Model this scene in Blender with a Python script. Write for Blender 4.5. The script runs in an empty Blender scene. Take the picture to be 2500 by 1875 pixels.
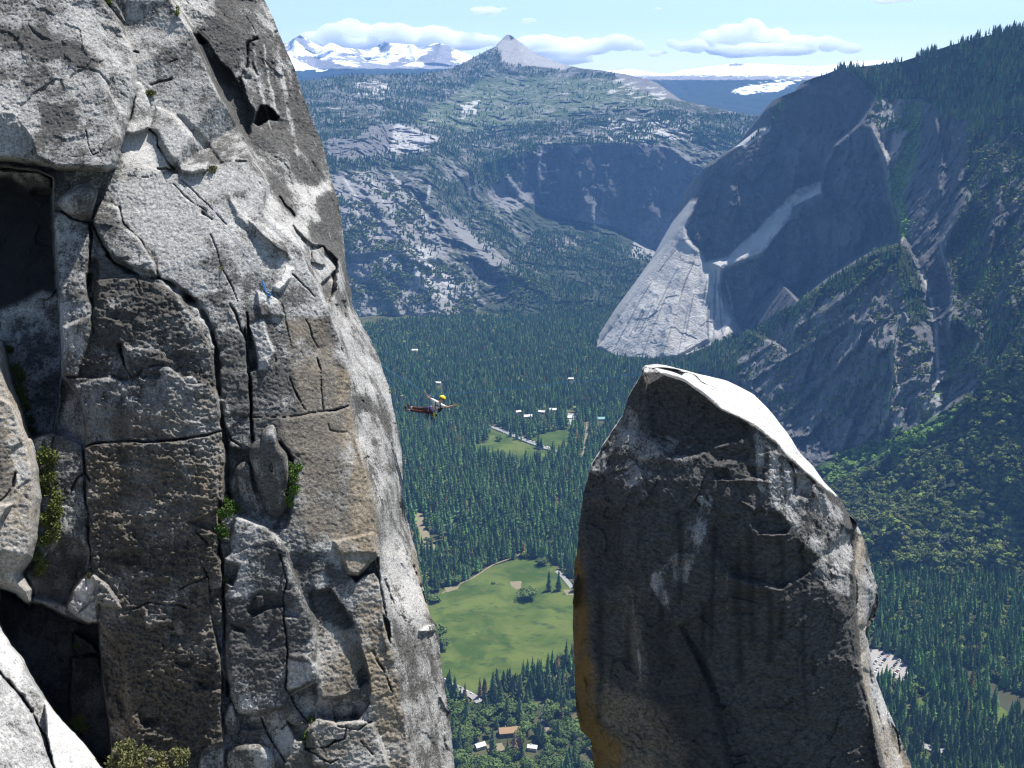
import bpy, math, random
import numpy as np
from mathutils import Vector, Matrix
from mathutils.geometry import delaunay_2d_cdt

random.seed(7)
rng = np.random.default_rng(11)
SC = bpy.context.scene
COL = SC.collection

# ------------------------------------------------------------------ camera
F_PX, CU, CV = 2680.0, 1250.0, 937.5          # the photograph is 2500 x 1875
PITCH = math.radians(15.0)
SP, CP = math.sin(PITCH), math.cos(PITCH)
cam_d = bpy.data.cameras.new('camera')
cam = bpy.data.objects.new('camera', cam_d)
COL.objects.link(cam)
cam.location = (0, 0, 0)
cam.rotation_euler = (math.radians(90) - PITCH, 0, 0)
cam_d.sensor_width = 36.0
cam_d.lens = 36.0 * F_PX / 2500.0
cam_d.clip_start = 0.5
cam_d.clip_end = 120000.0
SC.camera = cam

# ------------------------------------------------------------------ light
SUN_EL, SUN_AZ = math.radians(63.0), math.radians(50.0)   # azimuth: clockwise from +Y (view direction)
SUN = Vector((math.cos(SUN_EL) * math.sin(SUN_AZ), math.cos(SUN_EL) * math.cos(SUN_AZ), math.sin(SUN_EL)))
sun_d = bpy.data.lights.new('sun', 'SUN')
sun_d.energy = 5.0
sun_d.angle = math.radians(0.5)
sun_d.color = (1.0, 0.965, 0.92)
sun = bpy.data.objects.new('sun', sun_d)
COL.objects.link(sun)
sun.rotation_euler = SUN.to_track_quat('Z', 'Y').to_euler()
world = bpy.data.worlds.new('World')
SC.world = world
world.use_nodes = True
wn = world.node_tree
bg = wn.nodes['Background']
sky = wn.nodes.new('ShaderNodeTexSky')
sky.sky_type = 'NISHITA'
sky.sun_disc = False
sky.sun_elevation = SUN_EL
sky.sun_rotation = SUN_AZ
sky.altitude = 2100.0
sky.air_density = 1.0
sky.dust_density = 1.6
sky.ozone_density = 0.15
wn.links.new(sky.outputs[0], bg.inputs[0])
bg.inputs[1].default_value = 0.095

SC.view_settings.view_transform = 'Standard'
SC.view_settings.look = 'None'
SC.view_settings.exposure = 0.95
SC.view_settings.gamma = 1.0
SC.view_settings.use_curve_mapping = False
cy = SC.cycles
cy.use_denoising = True
cy.pixel_filter_type = 'BLACKMAN_HARRIS'
cy.filter_width = 1.25
try:
    cy.denoiser = 'OPENIMAGEDENOISE'
    cy.denoising_input_passes = 'RGB_ALBEDO_NORMAL'
    cy.denoising_prefilter = 'NONE'
except Exception:
    pass
cy.max_bounces = 38
cy.diffuse_bounces = 2
cy.glossy_bounces = 1
cy.transmission_bounces = 1
cy.volume_bounces = 36
cy.transparent_max_bounces = 6
cy.use_adaptive_sampling = True
cy.adaptive_threshold = 0.01

# ------------------------------------------------------------------ maths helpers
def dirs(u, v):
    a = (np.asarray(u, float) - CU) / F_PX
    b = (CV - np.asarray(v, float)) / F_PX
    return a, CP + b * SP, -SP + b * CP

def pt(u, v, Y):
    dx, dy, dz = dirs(u, v)
    Y = np.asarray(Y, float)
    return np.stack(np.broadcast_arrays(dx / dy * Y, Y + 0 * dx, dz / dy * Y), -1)

def proj(P):
    P = np.asarray(P, float)
    d = P[..., 1] * CP - P[..., 2] * SP
    b = (P[..., 1] * SP + P[..., 2] * CP) / d
    return CU + F_PX * P[..., 0] / d, CV - F_PX * b

def floor_pt(u, v, z=-900.0):
    dx, dy, dz = dirs(u, v)
    k = z / dz
    return np.stack((dx * k, dy * k, 0 * dx + z), -1)

_G = rng.normal(size=(256, 3)); _G /= np.linalg.norm(_G, axis=1)[:, None]
def perlin(P, seed=0):
    P = np.asarray(P, float)
    i = np.floor(P).astype(np.int64); f = P - i
    w = f * f * f * (f * (f * 6 - 15) + 10)
    out = np.zeros(P.shape[:-1])
    for cx in (0, 1):
        for cyy in (0, 1):
            for cz in (0, 1):
                x, y, z = i[..., 0] + cx, i[..., 1] + cyy, i[..., 2] + cz
                h = (x * 73856093) ^ (y * 19349663) ^ (z * 83492791) ^ (seed * 2654435761)
                h = (h ^ (h >> 13)) * 1274126177
                h = (h ^ (h >> 16)) & 255
                g = _G[h]
                d = g[..., 0] * (f[..., 0] - cx) + g[..., 1] * (f[..., 1] - cyy) + g[..., 2] * (f[..., 2] - cz)
                out += d * (w[..., 0] if cx else 1 - w[..., 0]) * (w[..., 1] if cyy else 1 - w[..., 1]) * (w[..., 2] if cz else 1 - w[..., 2])
    return out * 1.6

def fbm(P, scale, octv=4, seed=0, ridged=False, stretch=(1, 1, 1), gain=0.5):
    P = np.asarray(P) * np.asarray(stretch) / scale
    s, a, tot = 0, 1.0, 0
    for o in range(octv):
        n = perlin(P, seed + o)
        if ridged:
            n = 1 - 2 * np.abs(n)
        s = s + a * n; tot += a
        a *= gain; P = P * 2.03 + 7.1
    return s / tot

def facets(P, scale, seed=0):
    """piecewise planar cells, like the flat faces of fractured granite"""
    r = np.random.default_rng(seed)
    T1 = r.random((4096, 3)); T2 = r.normal(size=(4096, 3))
    Q = np.asarray(P) / scale
    i = np.floor(Q).astype(np.int64); best = np.full(Q.shape[:-1], 1e9); out = np.zeros(Q.shape[:-1])
    for a in (-1, 0, 1):
        for b in (-1, 0, 1):
            for c in (-1, 0, 1):
                j = i + np.array([a, b, c])
                h = ((j[..., 0] * 73856093) ^ (j[..., 1] * 19349663) ^ (j[..., 2] * 83492791)) & 4095
                d = Q - (j + T1[h]); dd = (d ** 2).sum(-1)
                m = dd < best
                best = np.where(m, dd, best); out = np.where(m, (d * T2[h]).sum(-1), out)
    return out

def smooth(x, a=0.0, b=1.0):
    t = np.clip((x - a) / (b - a), 0, 1)
    return t * t * (3 - 2 * t)

def in_poly(poly, U, V):
    ins = np.zeros(np.shape(U), bool)
    n = len(poly)
    for k in range(n):
        x0, y0 = poly[k]; x1, y1 = poly[(k + 1) % n]
        if y0 == y1:
            continue
        c = ((y0 > V) != (y1 > V)) & (U < (x1 - x0) * (V - y0) / (y1 - y0) + x0)
        ins ^= c
    return ins

def seg_dist(pts, U, V, closed=False, want_t=False):
    best = np.full(np.shape(U), 1e9)
    bt = np.zeros(np.shape(U))
    n = len(pts)
    m = n if closed else n - 1
    for k in range(m):
        x0, y0 = pts[k]; x1, y1 = pts[(k + 1) % n]
        ex, ey = x1 - x0, y1 - y0
        L = ex * ex + ey * ey + 1e-9
        t = np.clip(((U - x0) * ex + (V - y0) * ey) / L, 0, 1)
        d = np.hypot(U - x0 - t * ex, V - y0 - t * ey)
        if want_t:
            bt = np.where(d < best, (k + t) / m, bt)
        best = np.minimum(best, d)
    return (best, bt) if want_t else best

def tin(points, edges=()):
    """piecewise planar surface through (u, v, Y) control points"""
    co = [Vector((p[0], p[1])) for p in points]
    w = np.array([float(dirs(p[0], p[1])[1]) / p[2] for p in points])
    vs, es, fs, ov, oe, of = delaunay_2d_cdt(co, list(edges), [], 0, 1e-4)
    W = []
    A = np.array([[p[0], p[1]] for p in points])
    for k, v in enumerate(vs):
        if ov[k]:
            W.append(w[ov[k][0]])
        else:
            d = np.hypot(A[:, 0] - v.x, A[:, 1] - v.y) + 1e-6
            j = np.argsort(d)[:2]
            W.append(np.sum(w[j] / d[j]) / np.sum(1 / d[j]))
    V2 = np.array([[v.x, v.y] for v in vs]); W = np.array(W)
    def ev(U, V):
        sh = np.shape(U)
        U = np.ravel(U); V = np.ravel(V)
        out = np.full(U.shape, np.nan)
        for f in fs:
            a, b, c = V2[f[0]], V2[f[1]], V2[f[2]]
            lo = np.minimum(np.minimum(a, b), c) - 1e-3; hi = np.maximum(np.maximum(a, b), c) + 1e-3
            idx = np.nonzero((U >= lo[0]) & (U <= hi[0]) & (V >= lo[1]) & (V <= hi[1]))[0]
            if not len(idx):
                continue
            x, y = U[idx], V[idx]
            det = (b[1] - c[1]) * (a[0] - c[0]) + (c[0] - b[0]) * (a[1] - c[1])
            if abs(det) < 1e-9:
                continue
            l0 = ((b[1] - c[1]) * (x - c[0]) + (c[0] - b[0]) * (y - c[1])) / det
            l1 = ((c[1] - a[1]) * (x - c[0]) + (a[0] - c[0]) * (y - c[1])) / det
            l2 = 1 - l0 - l1
            ok = (l0 > -1e-4) & (l1 > -1e-4) & (l2 > -1e-4)
            out[idx[ok]] = (l0 * W[f[0]] + l1 * W[f[1]] + l2 * W[f[2]])[ok]
        bad = np.nonzero(np.isnan(out))[0]
        for s in range(0, len(bad), 20000):
            bb = bad[s:s + 20000]
            d = np.hypot(U[bb, None] - V2[None, :, 0], V[bb, None] - V2[None, :, 1])
            out[bb] = W[np.argmin(d, 1)]
        return (dirs(U, V)[1] / out).reshape(sh)
    return ev

def blur(A, n=1):
    for _ in range(n):
        B = np.pad(A, 1, mode='edge')
        A = (B[:-2, 1:-1] + B[2:, 1:-1] + B[1:-1, :-2] + B[1:-1, 2:] + 4 * B[1:-1, 1:-1]) / 8
    return A

# ------------------------------------------------------------------ scene helpers
def tag(o, label=None, cat=None, group=None, kind=None):
    if label: o['label'] = label
    if cat: o['category'] = cat
    if group: o['group'] = group
    if kind: o['kind'] = kind
    return o

def link(o, parent=None):
    COL.objects.link(o)
    if parent is not None:
        o.parent = parent
    return o

def empty(name, loc=(0, 0, 0)):
    o = bpy.data.objects.new(name, None)
    o.location = loc
    o.empty_display_size = 0.2
    return link(o)

def raw_mesh(name, V, F, mat, attrs=None, smooth_=True, parent=None, colors=None):
    """V (n,3), F (m,k) with k = 3 or 4"""
    V = np.ascontiguousarray(V, np.float32); F = np.ascontiguousarray(F, np.int32)
    k = F.shape[1]
    me = bpy.data.meshes.new(name)
    me.vertices.add(len(V)); me.vertices.foreach_set('co', V.ravel())
    me.loops.add(F.size); me.loops.foreach_set('vertex_index', F.ravel())
    me.polygons.add(len(F))
    me.polygons.foreach_set('loop_start', np.arange(0, F.size, k, dtype=np.int32))
    me.polygons.foreach_set('loop_total', np.full(len(F), k, np.int32))
    me.polygons.foreach_set('use_smooth', np.full(len(F), smooth_, bool))
    me.update(calc_edges=True)
    for n, a in (attrs or {}).items():
        at = me.attributes.new(n, 'FLOAT', 'POINT')
        at.data.foreach_set('value', np.ascontiguousarray(a, np.float32).ravel())
    if colors is not None:
        at = me.attributes.new('col', 'FLOAT_COLOR', 'POINT')
        c4 = np.ones((len(V), 4), np.float32); c4[:, :3] = colors
        at.data.foreach_set('color', c4.ravel())
    if mat: me.materials.append(mat)
    o = bpy.data.objects.new(name, me)
    return link(o, parent)

def grid_faces(R, C, wrap=False):
    i = np.arange(R * C).reshape(R, C)
    if wrap:
        j = np.roll(i, -1, axis=1)
        f = np.stack((i[:-1], j[:-1], j[1:], i[1:]), -1)
    else:
        f = np.stack((i[:-1, :-1], i[:-1, 1:], i[1:, 1:], i[1:, :-1]), -1)
    return f.reshape(-1, 4)

class NT:
    """small node-tree writer"""
    def __init__(s, name):
        s.m = bpy.data.materials.new(name); s.m.use_nodes = True
        s.t = s.m.node_tree; s.t.nodes.clear()
        s.out = s.t.nodes.new('ShaderNodeOutputMaterial')
    def n(s, typ, **kw):
        nd = s.t.nodes.new('ShaderNode' + typ)
        for k, v in kw.items():
            setattr(nd, k, v)
        return nd
    def put(s, sock, v):
        if hasattr(v, 'links') or isinstance(v, bpy.types.NodeSocket):
            s.t.links.new(v, sock)
        else:
            if isinstance(v, (tuple, list)) and len(v) == 3 and len(sock.default_value) == 4:
                v = (*v, 1)
            sock.default_value = v
    def math(s, op, a, b=0.0, c=None, clamp=False):
        nd = s.n('Math', operation=op); nd.use_clamp = clamp
        s.put(nd.inputs[0], a); s.put(nd.inputs[1], b)
        if c is not None: s.put(nd.inputs[2], c)
        return nd.outputs[0]
    def ramp(s, x, a, b):
        nd = s.n('MapRange', interpolation_type='SMOOTHSTEP')
        s.put(nd.inputs[0], x); s.put(nd.inputs[1], a); s.put(nd.inputs[2], b)
        return nd.outputs[0]
    def mix(s, fac, a, b, mode='MIX'):
        nd = s.n('Mix', data_type='RGBA', blend_type=mode)
        s.put(nd.inputs[0], fac); s.put(nd.inputs[6], a); s.put(nd.inputs[7], b)
        return nd.outputs[2]
    def pos(s, scale=(1, 1, 1), rot=(0, 0, 0)):
        g = s.n('NewGeometry'); m = s.n('Mapping')
        s.t.links.new(g.outputs['Position'], m.inputs[0])
        m.inputs['Scale'].default_value = scale; m.inputs['Rotation'].default_value = rot
        return m.outputs[0]
    def noise(s, vec, scale, detail=4, rough=0.55, dist=0.0):
        nd = s.n('TexNoise'); s.put(nd.inputs['Vector'], vec)
        nd.inputs['Scale'].default_value = scale; nd.inputs['Detail'].default_value = detail
        nd.inputs['Roughness'].default_value = rough; nd.inputs['Distortion'].default_value = dist
        return nd.outputs[0]
    def vor(s, vec, scale, feature='F1', rand=1.0):
        nd = s.n('TexVoronoi', feature=feature); s.put(nd.inputs['Vector'], vec)
        nd.inputs['Scale'].default_value = scale; nd.inputs['Randomness'].default_value = rand
        return nd.outputs['Distance']
    def attr(s, name, out='Fac'):
        nd = s.n('Attribute', attribute_name=name)
        return nd.outputs[out]
    def bump(s, h, dist, strength=1.0, normal=None):
        nd = s.n('Bump'); s.put(nd.inputs['Height'], h)
        nd.inputs['Distance'].default_value = dist; nd.inputs['Strength'].default_value = strength
        if normal is not None: s.t.links.new(normal, nd.inputs['Normal'])
        return nd.outputs[0]
    def done(s, color, rough=0.9, normal=None, spec=0.2, **kw):
        p = s.n('BsdfPrincipled')
        s.put(p.inputs['Base Color'], color); s.put(p.inputs['Roughness'], rough)
        p.inputs['Specular IOR Level'].default_value = spec
        for k, v in kw.items():
            s.put(p.inputs[k], v)
        if normal is not None: s.t.links.new(normal, p.inputs['Normal'])
        s.t.links.new(p.outputs[0], s.out.inputs[0])
        return s.m

def plain(name, col, rough=0.7, spec=0.3, vary=0.15, scale=8.0, **kw):
    t = NT(name)
    f = t.noise(t.pos(), scale, 3)
    c = t.mix(f, tuple(x * (1 - vary) for x in col), tuple(min(1, x * (1 + vary)) for x in col))
    return t.done(c, rough, None, spec, **kw)
# ------------------------------------------------------------------ near rock material
def granite(name):
    t = NT(name)
    p = t.pos()
    dark, tan, fresh, wet_shade = t.attr('dark'), t.attr('tan'), t.attr('fresh'), t.attr('wet_shade')
    n1 = t.noise(p, 7.5, 7, 0.80)
    n2 = t.noise(p, 0.8, 5, 0.62)
    n3 = t.noise(t.pos((3.0, 3.0, 0.3)), 1.0, 5, 0.65)          # run-off streaks
    n4 = t.noise(t.pos((1, 1, 2.2), (0.25, 0.4, 0.0)), 4.5, 6, 0.75)
    n5 = t.noise(t.pos((1, 1, 1), (0.4, 0.1, 0.6)), 13.0, 4, 0.7)
    base = t.mix(t.ramp(n1, 0.36, 0.64), (0.20, 0.197, 0.188), (0.58, 0.57, 0.545))
    base = t.mix(t.math('MULTIPLY', fresh, t.ramp(n2, 0.15, 0.5)), base, (0.70, 0.68, 0.64))
    s = t.math('MULTIPLY_ADD', n2, 0.50, t.math('MULTIPLY', n1, 0.62))
    s = t.math('MULTIPLY_ADD', n3, 0.26, s)
    s = t.math('MULTIPLY_ADD', n5, 0.32, s)
    s = t.math('MULTIPLY_ADD', t.math('SUBTRACT', t.noise(p, 0.33, 4, 0.6, 0.8), 0.5), 0.45, s)
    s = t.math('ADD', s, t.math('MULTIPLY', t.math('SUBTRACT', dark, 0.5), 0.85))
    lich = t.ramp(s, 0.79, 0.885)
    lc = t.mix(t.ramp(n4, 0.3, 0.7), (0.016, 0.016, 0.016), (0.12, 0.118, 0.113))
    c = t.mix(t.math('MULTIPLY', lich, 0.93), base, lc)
    tn = t.math('MULTIPLY', tan, t.ramp(t.math('MULTIPLY_ADD', n4, 0.75, t.math('MULTIPLY', n2, 0.45)), 0.42, 0.68))
    c = t.mix(tn, c, t.mix(t.ramp(n1, 0.3, 0.7), (0.12, 0.092, 0.058), (0.48, 0.40, 0.29)))
    c = t.mix(wet_shade, c, t.mix(n2, (0.012, 0.012, 0.013), (0.04, 0.04, 0.042)))  # near-black tone: water streaks, and shade painted into hollows
    yl = t.ramp(t.noise(p, 2.6, 5, 0.75), 0.66, 0.72)
    c = t.mix(t.math('MULTIPLY', yl, t.attr('lime')), c, (0.34, 0.36, 0.06))
    c = t.mix(t.math('MULTIPLY', t.attr('ochre'), t.ramp(t.math('MULTIPLY_ADD', n3, 0.6, t.math('MULTIPLY', n2, 0.5)), 0.25, 0.6)), c, t.mix(n1, (0.17, 0.085, 0.012), (0.40, 0.235, 0.05)))
    rough = t.attr('rough')
    hb = t.math('MULTIPLY_ADD', n4, 0.55, t.math('MULTIPLY', t.noise(p, 14.0, 6, 0.8), 0.75))
    hb = t.math('MULTIPLY', hb, t.math('MULTIPLY_ADD', rough, 1.0, 0.35))
    nb = t.bump(hb, 0.13, 1.0)
    return t.done(c, 0.93, nb, 0.12)

GRANITE = granite('granite')

# ------------------------------------------------------------------ relief sculpting on a ray-parametrised sheet
class Relief:
    def __init__(s, U, V, Y, seed=3):
        s.U, s.V, s.Y = U, V, Y.copy()
        P = pt(U, V, Y)
        s.P0 = P
        w = 5.0
        s.wu = U + w * fbm(P, 1.6, 4, seed) + 2.0 * fbm(P, 0.35, 2, seed + 20)
        s.wv = V + w * fbm(P, 1.6, 4, seed + 9) + 2.0 * fbm(P, 0.35, 2, seed + 29)
        s.m = {k: np.zeros_like(U) for k in ('dark', 'tan', 'fresh', 'wet_shade', 'rough', 'lime', 'ochre')}
    def _box(s, pts, mg):
        a = np.array(pts)
        return np.nonzero((s.wu > a[:, 0].min() - mg) & (s.wu < a[:, 0].max() + mg) & (s.wv > a[:, 1].min() - mg) & (s.wv < a[:, 1].max() + mg))
    def sd(s, poly, mg):
        ix = s._box(poly, mg)
        u, v = s.wu[ix], s.wv[ix]
        d = seg_dist(poly, u, v, True)
        return ix, np.where(in_poly(poly, u, v), d, -d)
    def block(s, poly, h, soft=3.0, rnd=0.0, gu=0.0, gv=0.0):
        """h metres towards the camera (negative: a hollow); gu, gv: metres per 100 px of tilt inside"""
        ix, d = s.sd(poly, soft + 2)
        a = np.array(poly); c = a.mean(0)
        m = smooth(d, -soft, soft)
        if rnd > 0:
            rnd = 0.6 * rnd
            q = np.clip(d / rnd, 0, 1)
            m = m * (0.25 + 0.75 * np.sqrt(np.clip(1 - (1 - q) ** 2, 0, 1)))
        s.Y[ix] -= m * (h + gu * (s.wu[ix] - c[0]) / 100 + gv * (s.wv[ix] - c[1]) / 100)
    def crack(s, pts, w, depth, w2=None):
        ix = s._box(pts, 4 * max(w, w2 or w))
        d, t = seg_dist(pts, s.wu[ix], s.wv[ix], False, True)
        ww = w if w2 is None else w + (w2 - w) * t
        g = fbm(s.P0[ix], 0.9, 3, 77)
        j = np.clip(0.85 + 1.5 * g, 0.12, 1.6)
        ww = 0.85 * ww * np.clip(0.8 + 1.3 * fbm(s.P0[ix], 0.6, 3, 88), 0.25, 1.7)
        s.Y[ix] += depth * j * np.exp(-(d / (ww * 0.6)) ** 2)
    def lip(s, pts, w, h):
        """a narrow step along a line: the side below / left of it stands proud"""
        s.crack(pts, w, -h)
    def paint(s, k, poly, val, soft=8.0):
        ix, d = s.sd(poly, soft + 2)
        m = smooth(d, -soft, soft)
        s.m[k][ix] = s.m[k][ix] * (1 - m) + val * m
    def stroke(s, k, pts, w, val):
        ix = s._box(pts, 3 * w)
        d = seg_dist(pts, s.wu[ix], s.wv[ix])
        m = np.exp(-(d / (w * 0.7)) ** 2)
        s.m[k][ix] = s.m[k][ix] * (1 - m) + val * m

TILES = {1: (0, 0, .27125), 2: (400, 0, .27125), 3: (0, 400, .27125), 4: (450, 450, .27125), 5: (0, 850, .27125),
         6: (500, 900, .27125), 7: (0, 1300, .34662), 8: (500, 1300, .34667), 9: (1350, 850, .61771)}
def T(n, *pts):
    x, y, k = TILES[n]
    return [(x + k * a, y + k * b) for a, b in pts]

def polyx(pts, v):
    a = np.array(pts)
    return np.interp(v, a[:, 1], a[:, 0])

# ------------------------------------------------------------------ cliff on the left
CL_EDGE = [(560, -260), (610, -120), (645, 0)] + T(2, (950, 80), (1000, 200), (1060, 350), (1110, 470), (1180, 620), (1220, 760), (1260, 880), (1330, 1080), (1400, 1230), (1440, 1330), (1470, 1470), (1520, 1659)) \
    + T(4, (1370, 110), (1400, 230), (1425, 400), (1440, 560), (1460, 780), (1505, 970), (1515, 1100), (1560, 1180), (1610, 1290), (1680, 1400), (1740, 1530), (1780, 1659)) \
    + T(6, (1665, 180), (1690, 330), (1730, 500), (1765, 700), (1780, 900), (1782, 1100), (1800, 1280), (1840, 1430)) \
    + T(8, (1450, 0), (1500, 200), (1550, 440), (1590, 590), (1620, 648), (1622, 680), (1645, 720), (1655, 800), (1665, 950), (1690, 1100), (1720, 1270), (1735, 1400), (1760, 1659)) + [(1125, 1960), (1150, 2100)]

cl_pts = [
    # far left / overhang block plane and slab
    (-90, -280, 54.5), (-90, 200, 49), (-90, 395, 47), (150, 0, 51.8), (250, 200, 50.0), (280, 395, 48.2),
    (200, -280, 56.5), (420, -280, 58), (415, 0, 53.5), (300, 60, 52.6),
    (330, 300, 50.2), (470, 90, 53.0), (530, 235, 51.6), (610, 390, 50.0), (400, 430, 48.6),
    # slab ridge
    (650, 450, 49.4), (640, 520, 48.2), (740, 610, 47.6), (800, 760, 46.3), (560, 600, 46.4), (450, 640, 45.8),
    (300, 560, 46.6), (230, 480, 47.4), (140, 520, 46.3), (-90, 560, 46),
    # right wall behind the slab's edge
    (430, 0, 55.4), (485, 85, 55.2), (548, 230, 54.0), (590, 300, 53.4), (628, 385, 52.4), (668, 450, 51.4), (758, 610, 49.2), (815, 760, 47.6),
    (640, -280, 63), (560, 60, 56.4), (700, 380, 53.6), (760, 560, 51.2),
    # silhouette
    (570, -280, 62), (648, 0, 60), (722, 168, 58.6), (783, 333, 57.2), (815, 450, 56), (842, 602, 54), (866, 748, 52.6), (908, 830, 51.6), (939, 900, 50.6), (961, 990, 49.4),
    (985, 1144, 47.8), (990, 1247, 46.8), (1022, 1369, 45.7), (1066, 1525, 44.3), (1090, 1681, 43.2), (1113, 1875, 42.0), (1155, 2105, 41),
    # arris between front face and bright right-hand strip
    (830, 830, 46.2), (850, 913, 45.3), (863, 1036, 44.2), (890, 1144, 43.3), (918, 1253, 42.4), (921, 1352, 41.7), (940, 1473, 40.9), (961, 1612, 40.0), (985, 1750, 39.2), (1003, 1875, 38.4), (1030, 2100, 37.6),
    # front faces
    (680, 900, 43.9), (520, 800, 44.2), (540, 1010, 42.6), (700, 1100, 42.2), (760, 1350, 40.6), (600, 1300, 40.4), (800, 1600, 39.2), (660, 1600, 38.9), (700, 1875, 37.4), (540, 1875, 37.2), (540, 1500, 39.1),
    (340, 830, 43.6), (480, 1000, 42.2), (210, 1080, 42.0), (500, 1250, 40.4), (220, 1300, 40.4), (520, 1600, 38.4), (280, 1650, 38.2), (300, 1875, 36.6),
    (145, 700, 44.6), (130, 900, 43.3), (60, 1100, 42), (-90, 800, 44), (-90, 1300, 40.6), (-90, 1900, 36), (100, 1500, 39.4), (300, 2100, 35.6), (700, 2100, 36), (-90, 2100, 35),
]
cl_tin = tin(cl_pts)
NR, NC = 860, 440
vr = np.concatenate((np.linspace(-260, -20, 40, endpoint=False), np.linspace(-20, 1895, NR - 60, endpoint=False), np.linspace(1895, 2100, 20)))
_pe = np.array(CL_EDGE)
eu = np.interp(vr, _pe[:, 1], _pe[:, 0])
eu = eu + 2.2 * fbm(np.stack((vr * 0.03, vr * 0, vr * 0), -1), 1.0, 4, 5) + 1.4 * fbm(np.stack((vr * 0.14, vr * 0, vr * 0), -1), 1.0, 3, 8)
tt = np.linspace(0, 1, NC)
Uc = -70 + (eu[:, None] + 70) * tt[None, :]
Vc = np.repeat(vr[:, None], NC, 1)
Yc = blur(cl_tin(Uc, Vc), 2)
R = Relief(Uc, Vc, Yc)

# default stains
R.m['dark'][:] = 0.50; R.m['rough'][:] = 0.45; R.m['tan'][:] = 0.03
slab = T(1, (1100, -60), (1500, -60), (1560, 100), (1650, 300)) + T(2, (300, 400), (415, 640), (480, 800), (570, 960), (700, 1180), (770, 1320), (830, 1470), (900, 1640)) \
    + T(4, (850, 250), (980, 420), (1060, 620), (1120, 780), (1220, 900), (1270, 1060), (1290, 1180), (900, 1200), (600, 1150), (400, 900), (200, 700)) + T(3, (1900, 1300), (1600, 1050), (1430, 950), (1250, 650), (1080, 380), (900, 330), (1080, 150), (1090, 0)) + T(1, (1100, 1300), (1220, 800))
R.paint('dark', slab, 0.46, 25)
R.paint('dark', T(3, (1000, 200), (1500, 150), (1750, 500), (1800, 800), (1550, 900), (1250, 600), (1050, 400)), 0.20, 30)
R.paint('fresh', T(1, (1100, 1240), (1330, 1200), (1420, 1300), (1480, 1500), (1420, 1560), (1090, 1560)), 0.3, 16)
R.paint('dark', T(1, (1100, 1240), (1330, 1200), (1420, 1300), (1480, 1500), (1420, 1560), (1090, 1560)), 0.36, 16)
R.paint('rough', slab, 0.22, 25)
blockA = T(1, (-300, -1100), (800, -1100), (900, -60), (930, 0), (1000, 80), (1090, 200), (1140, 300), (1190, 450), (1225, 620), (1215, 800), (1190, 960), (1150, 1120), (1110, 1250), (1080, 1340), (1060, 1430), (1030, 1510), (960, 1545), (830, 1540), (550, 1530), (320, 1490), (0, 1455), (-300, 1450))
R.paint('dark', blockA, 0.45, 6)
R.paint('dark', T(1, (500, 0), (900, 0), (950, 400), (800, 450), (500, 200)), 0.38, 25)
R.paint('dark', T(1, (350, 950), (650, 950), (650, 1130), (400, 1130)), 0.75, 20)
R.paint('dark', T(1, (0, 250), (420, 300), (900, 550), (800, 620), (300, 450), (0, 350)), 0.72, 25)
right_wall = T(2, (80, -60), (905, -60), (950, 80), (1110, 470), (1260, 880), (1440, 1330), (1530, 1660), (920, 1660), (800, 1400), (700, 1200), (560, 900), (430, 600), (300, 380), (200, 180))
R.paint('dark', right_wall, 0.56, 12); R.paint('rough', right_wall, 0.5, 12); R.paint('tan', right_wall, 0.02, 12)
R.paint('dark', T(2, (80, -40), (450, -40), (480, 120), (380, 200), (230, 250), (130, 80)), 0.36, 20)
R.paint('wet_shade', T(2, (300, 390), (360, 400), (440, 500), (480, 560), (560, 600), (640, 720), (660, 800), (560, 800), (470, 720), (420, 620), (360, 520)), 0.75, 14)  # damp lichen band, plus shade of the turned-away face in the colour
R.paint('dark', T(2, (450, 720), (560, 780), (700, 850), (790, 1000), (760, 1200), (640, 1100), (520, 900)), 0.72, 12)
R.paint('fresh', T(2, (950, 60), (1010, 260), (1000, 480), (950, 420), (900, 200)), 0.5, 18)
_r = np.random.default_rng(5)
for k in range(15):                                          # run-off streaks on the right wall
    x0 = 860 + 36 * k + 20 * _r.normal(); v0 = 200 + 300 * _r.random() + 28 * k; v1 = v0 + 350 + 700 * _r.random()
    R.stroke('dark', T(2, (x0 - 70 + .09 * v0, v0), (x0 - 70 + .12 * (v0 + v1) / 2, (v0 + v1) / 2), (x0 - 70 + .16 * v1, v1)), 3 + 4 * _r.random(), 0.40 + 0.34 * _r.random())
R.stroke('dark', T(2, (560, 480), (600, 620)), 14, 0.85); R.stroke('dark', T(2, (620, 440), (640, 600)), 10, 0.85)
R.paint('fresh', T(4, (1000, 20), (1300, -40), (1280, 90), (1180, 200), (1240, 300), (1100, 380), (1040, 250)), 0.35, 22)
R.paint('dark', T(4, (1000, 20), (1300, -40), (1280, 90), (1180, 200), (1240, 300), (1100, 380), (1040, 250)), 0.38, 22)
R.paint('dark', T(4, (1200, 110), (1380, 60), (1430, 560), (1400, 640), (1150, 500), (1140, 380), (1240, 330), (1190, 180)), 0.66, 10)
R.paint('dark', T(4, (740, 0), (860, 0), (1010, 260), (960, 280)), 0.6, 14)
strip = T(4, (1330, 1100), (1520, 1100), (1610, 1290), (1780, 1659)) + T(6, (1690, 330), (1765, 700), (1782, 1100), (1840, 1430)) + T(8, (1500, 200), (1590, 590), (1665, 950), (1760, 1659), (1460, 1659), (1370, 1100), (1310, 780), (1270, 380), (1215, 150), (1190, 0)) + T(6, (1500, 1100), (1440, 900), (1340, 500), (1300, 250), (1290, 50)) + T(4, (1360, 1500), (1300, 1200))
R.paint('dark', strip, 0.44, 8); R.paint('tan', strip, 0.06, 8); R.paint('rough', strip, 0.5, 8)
R.paint('fresh', T(6, (1300, 100), (1560, 150), (1560, 240), (1320, 240)), 0.5, 14)
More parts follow.
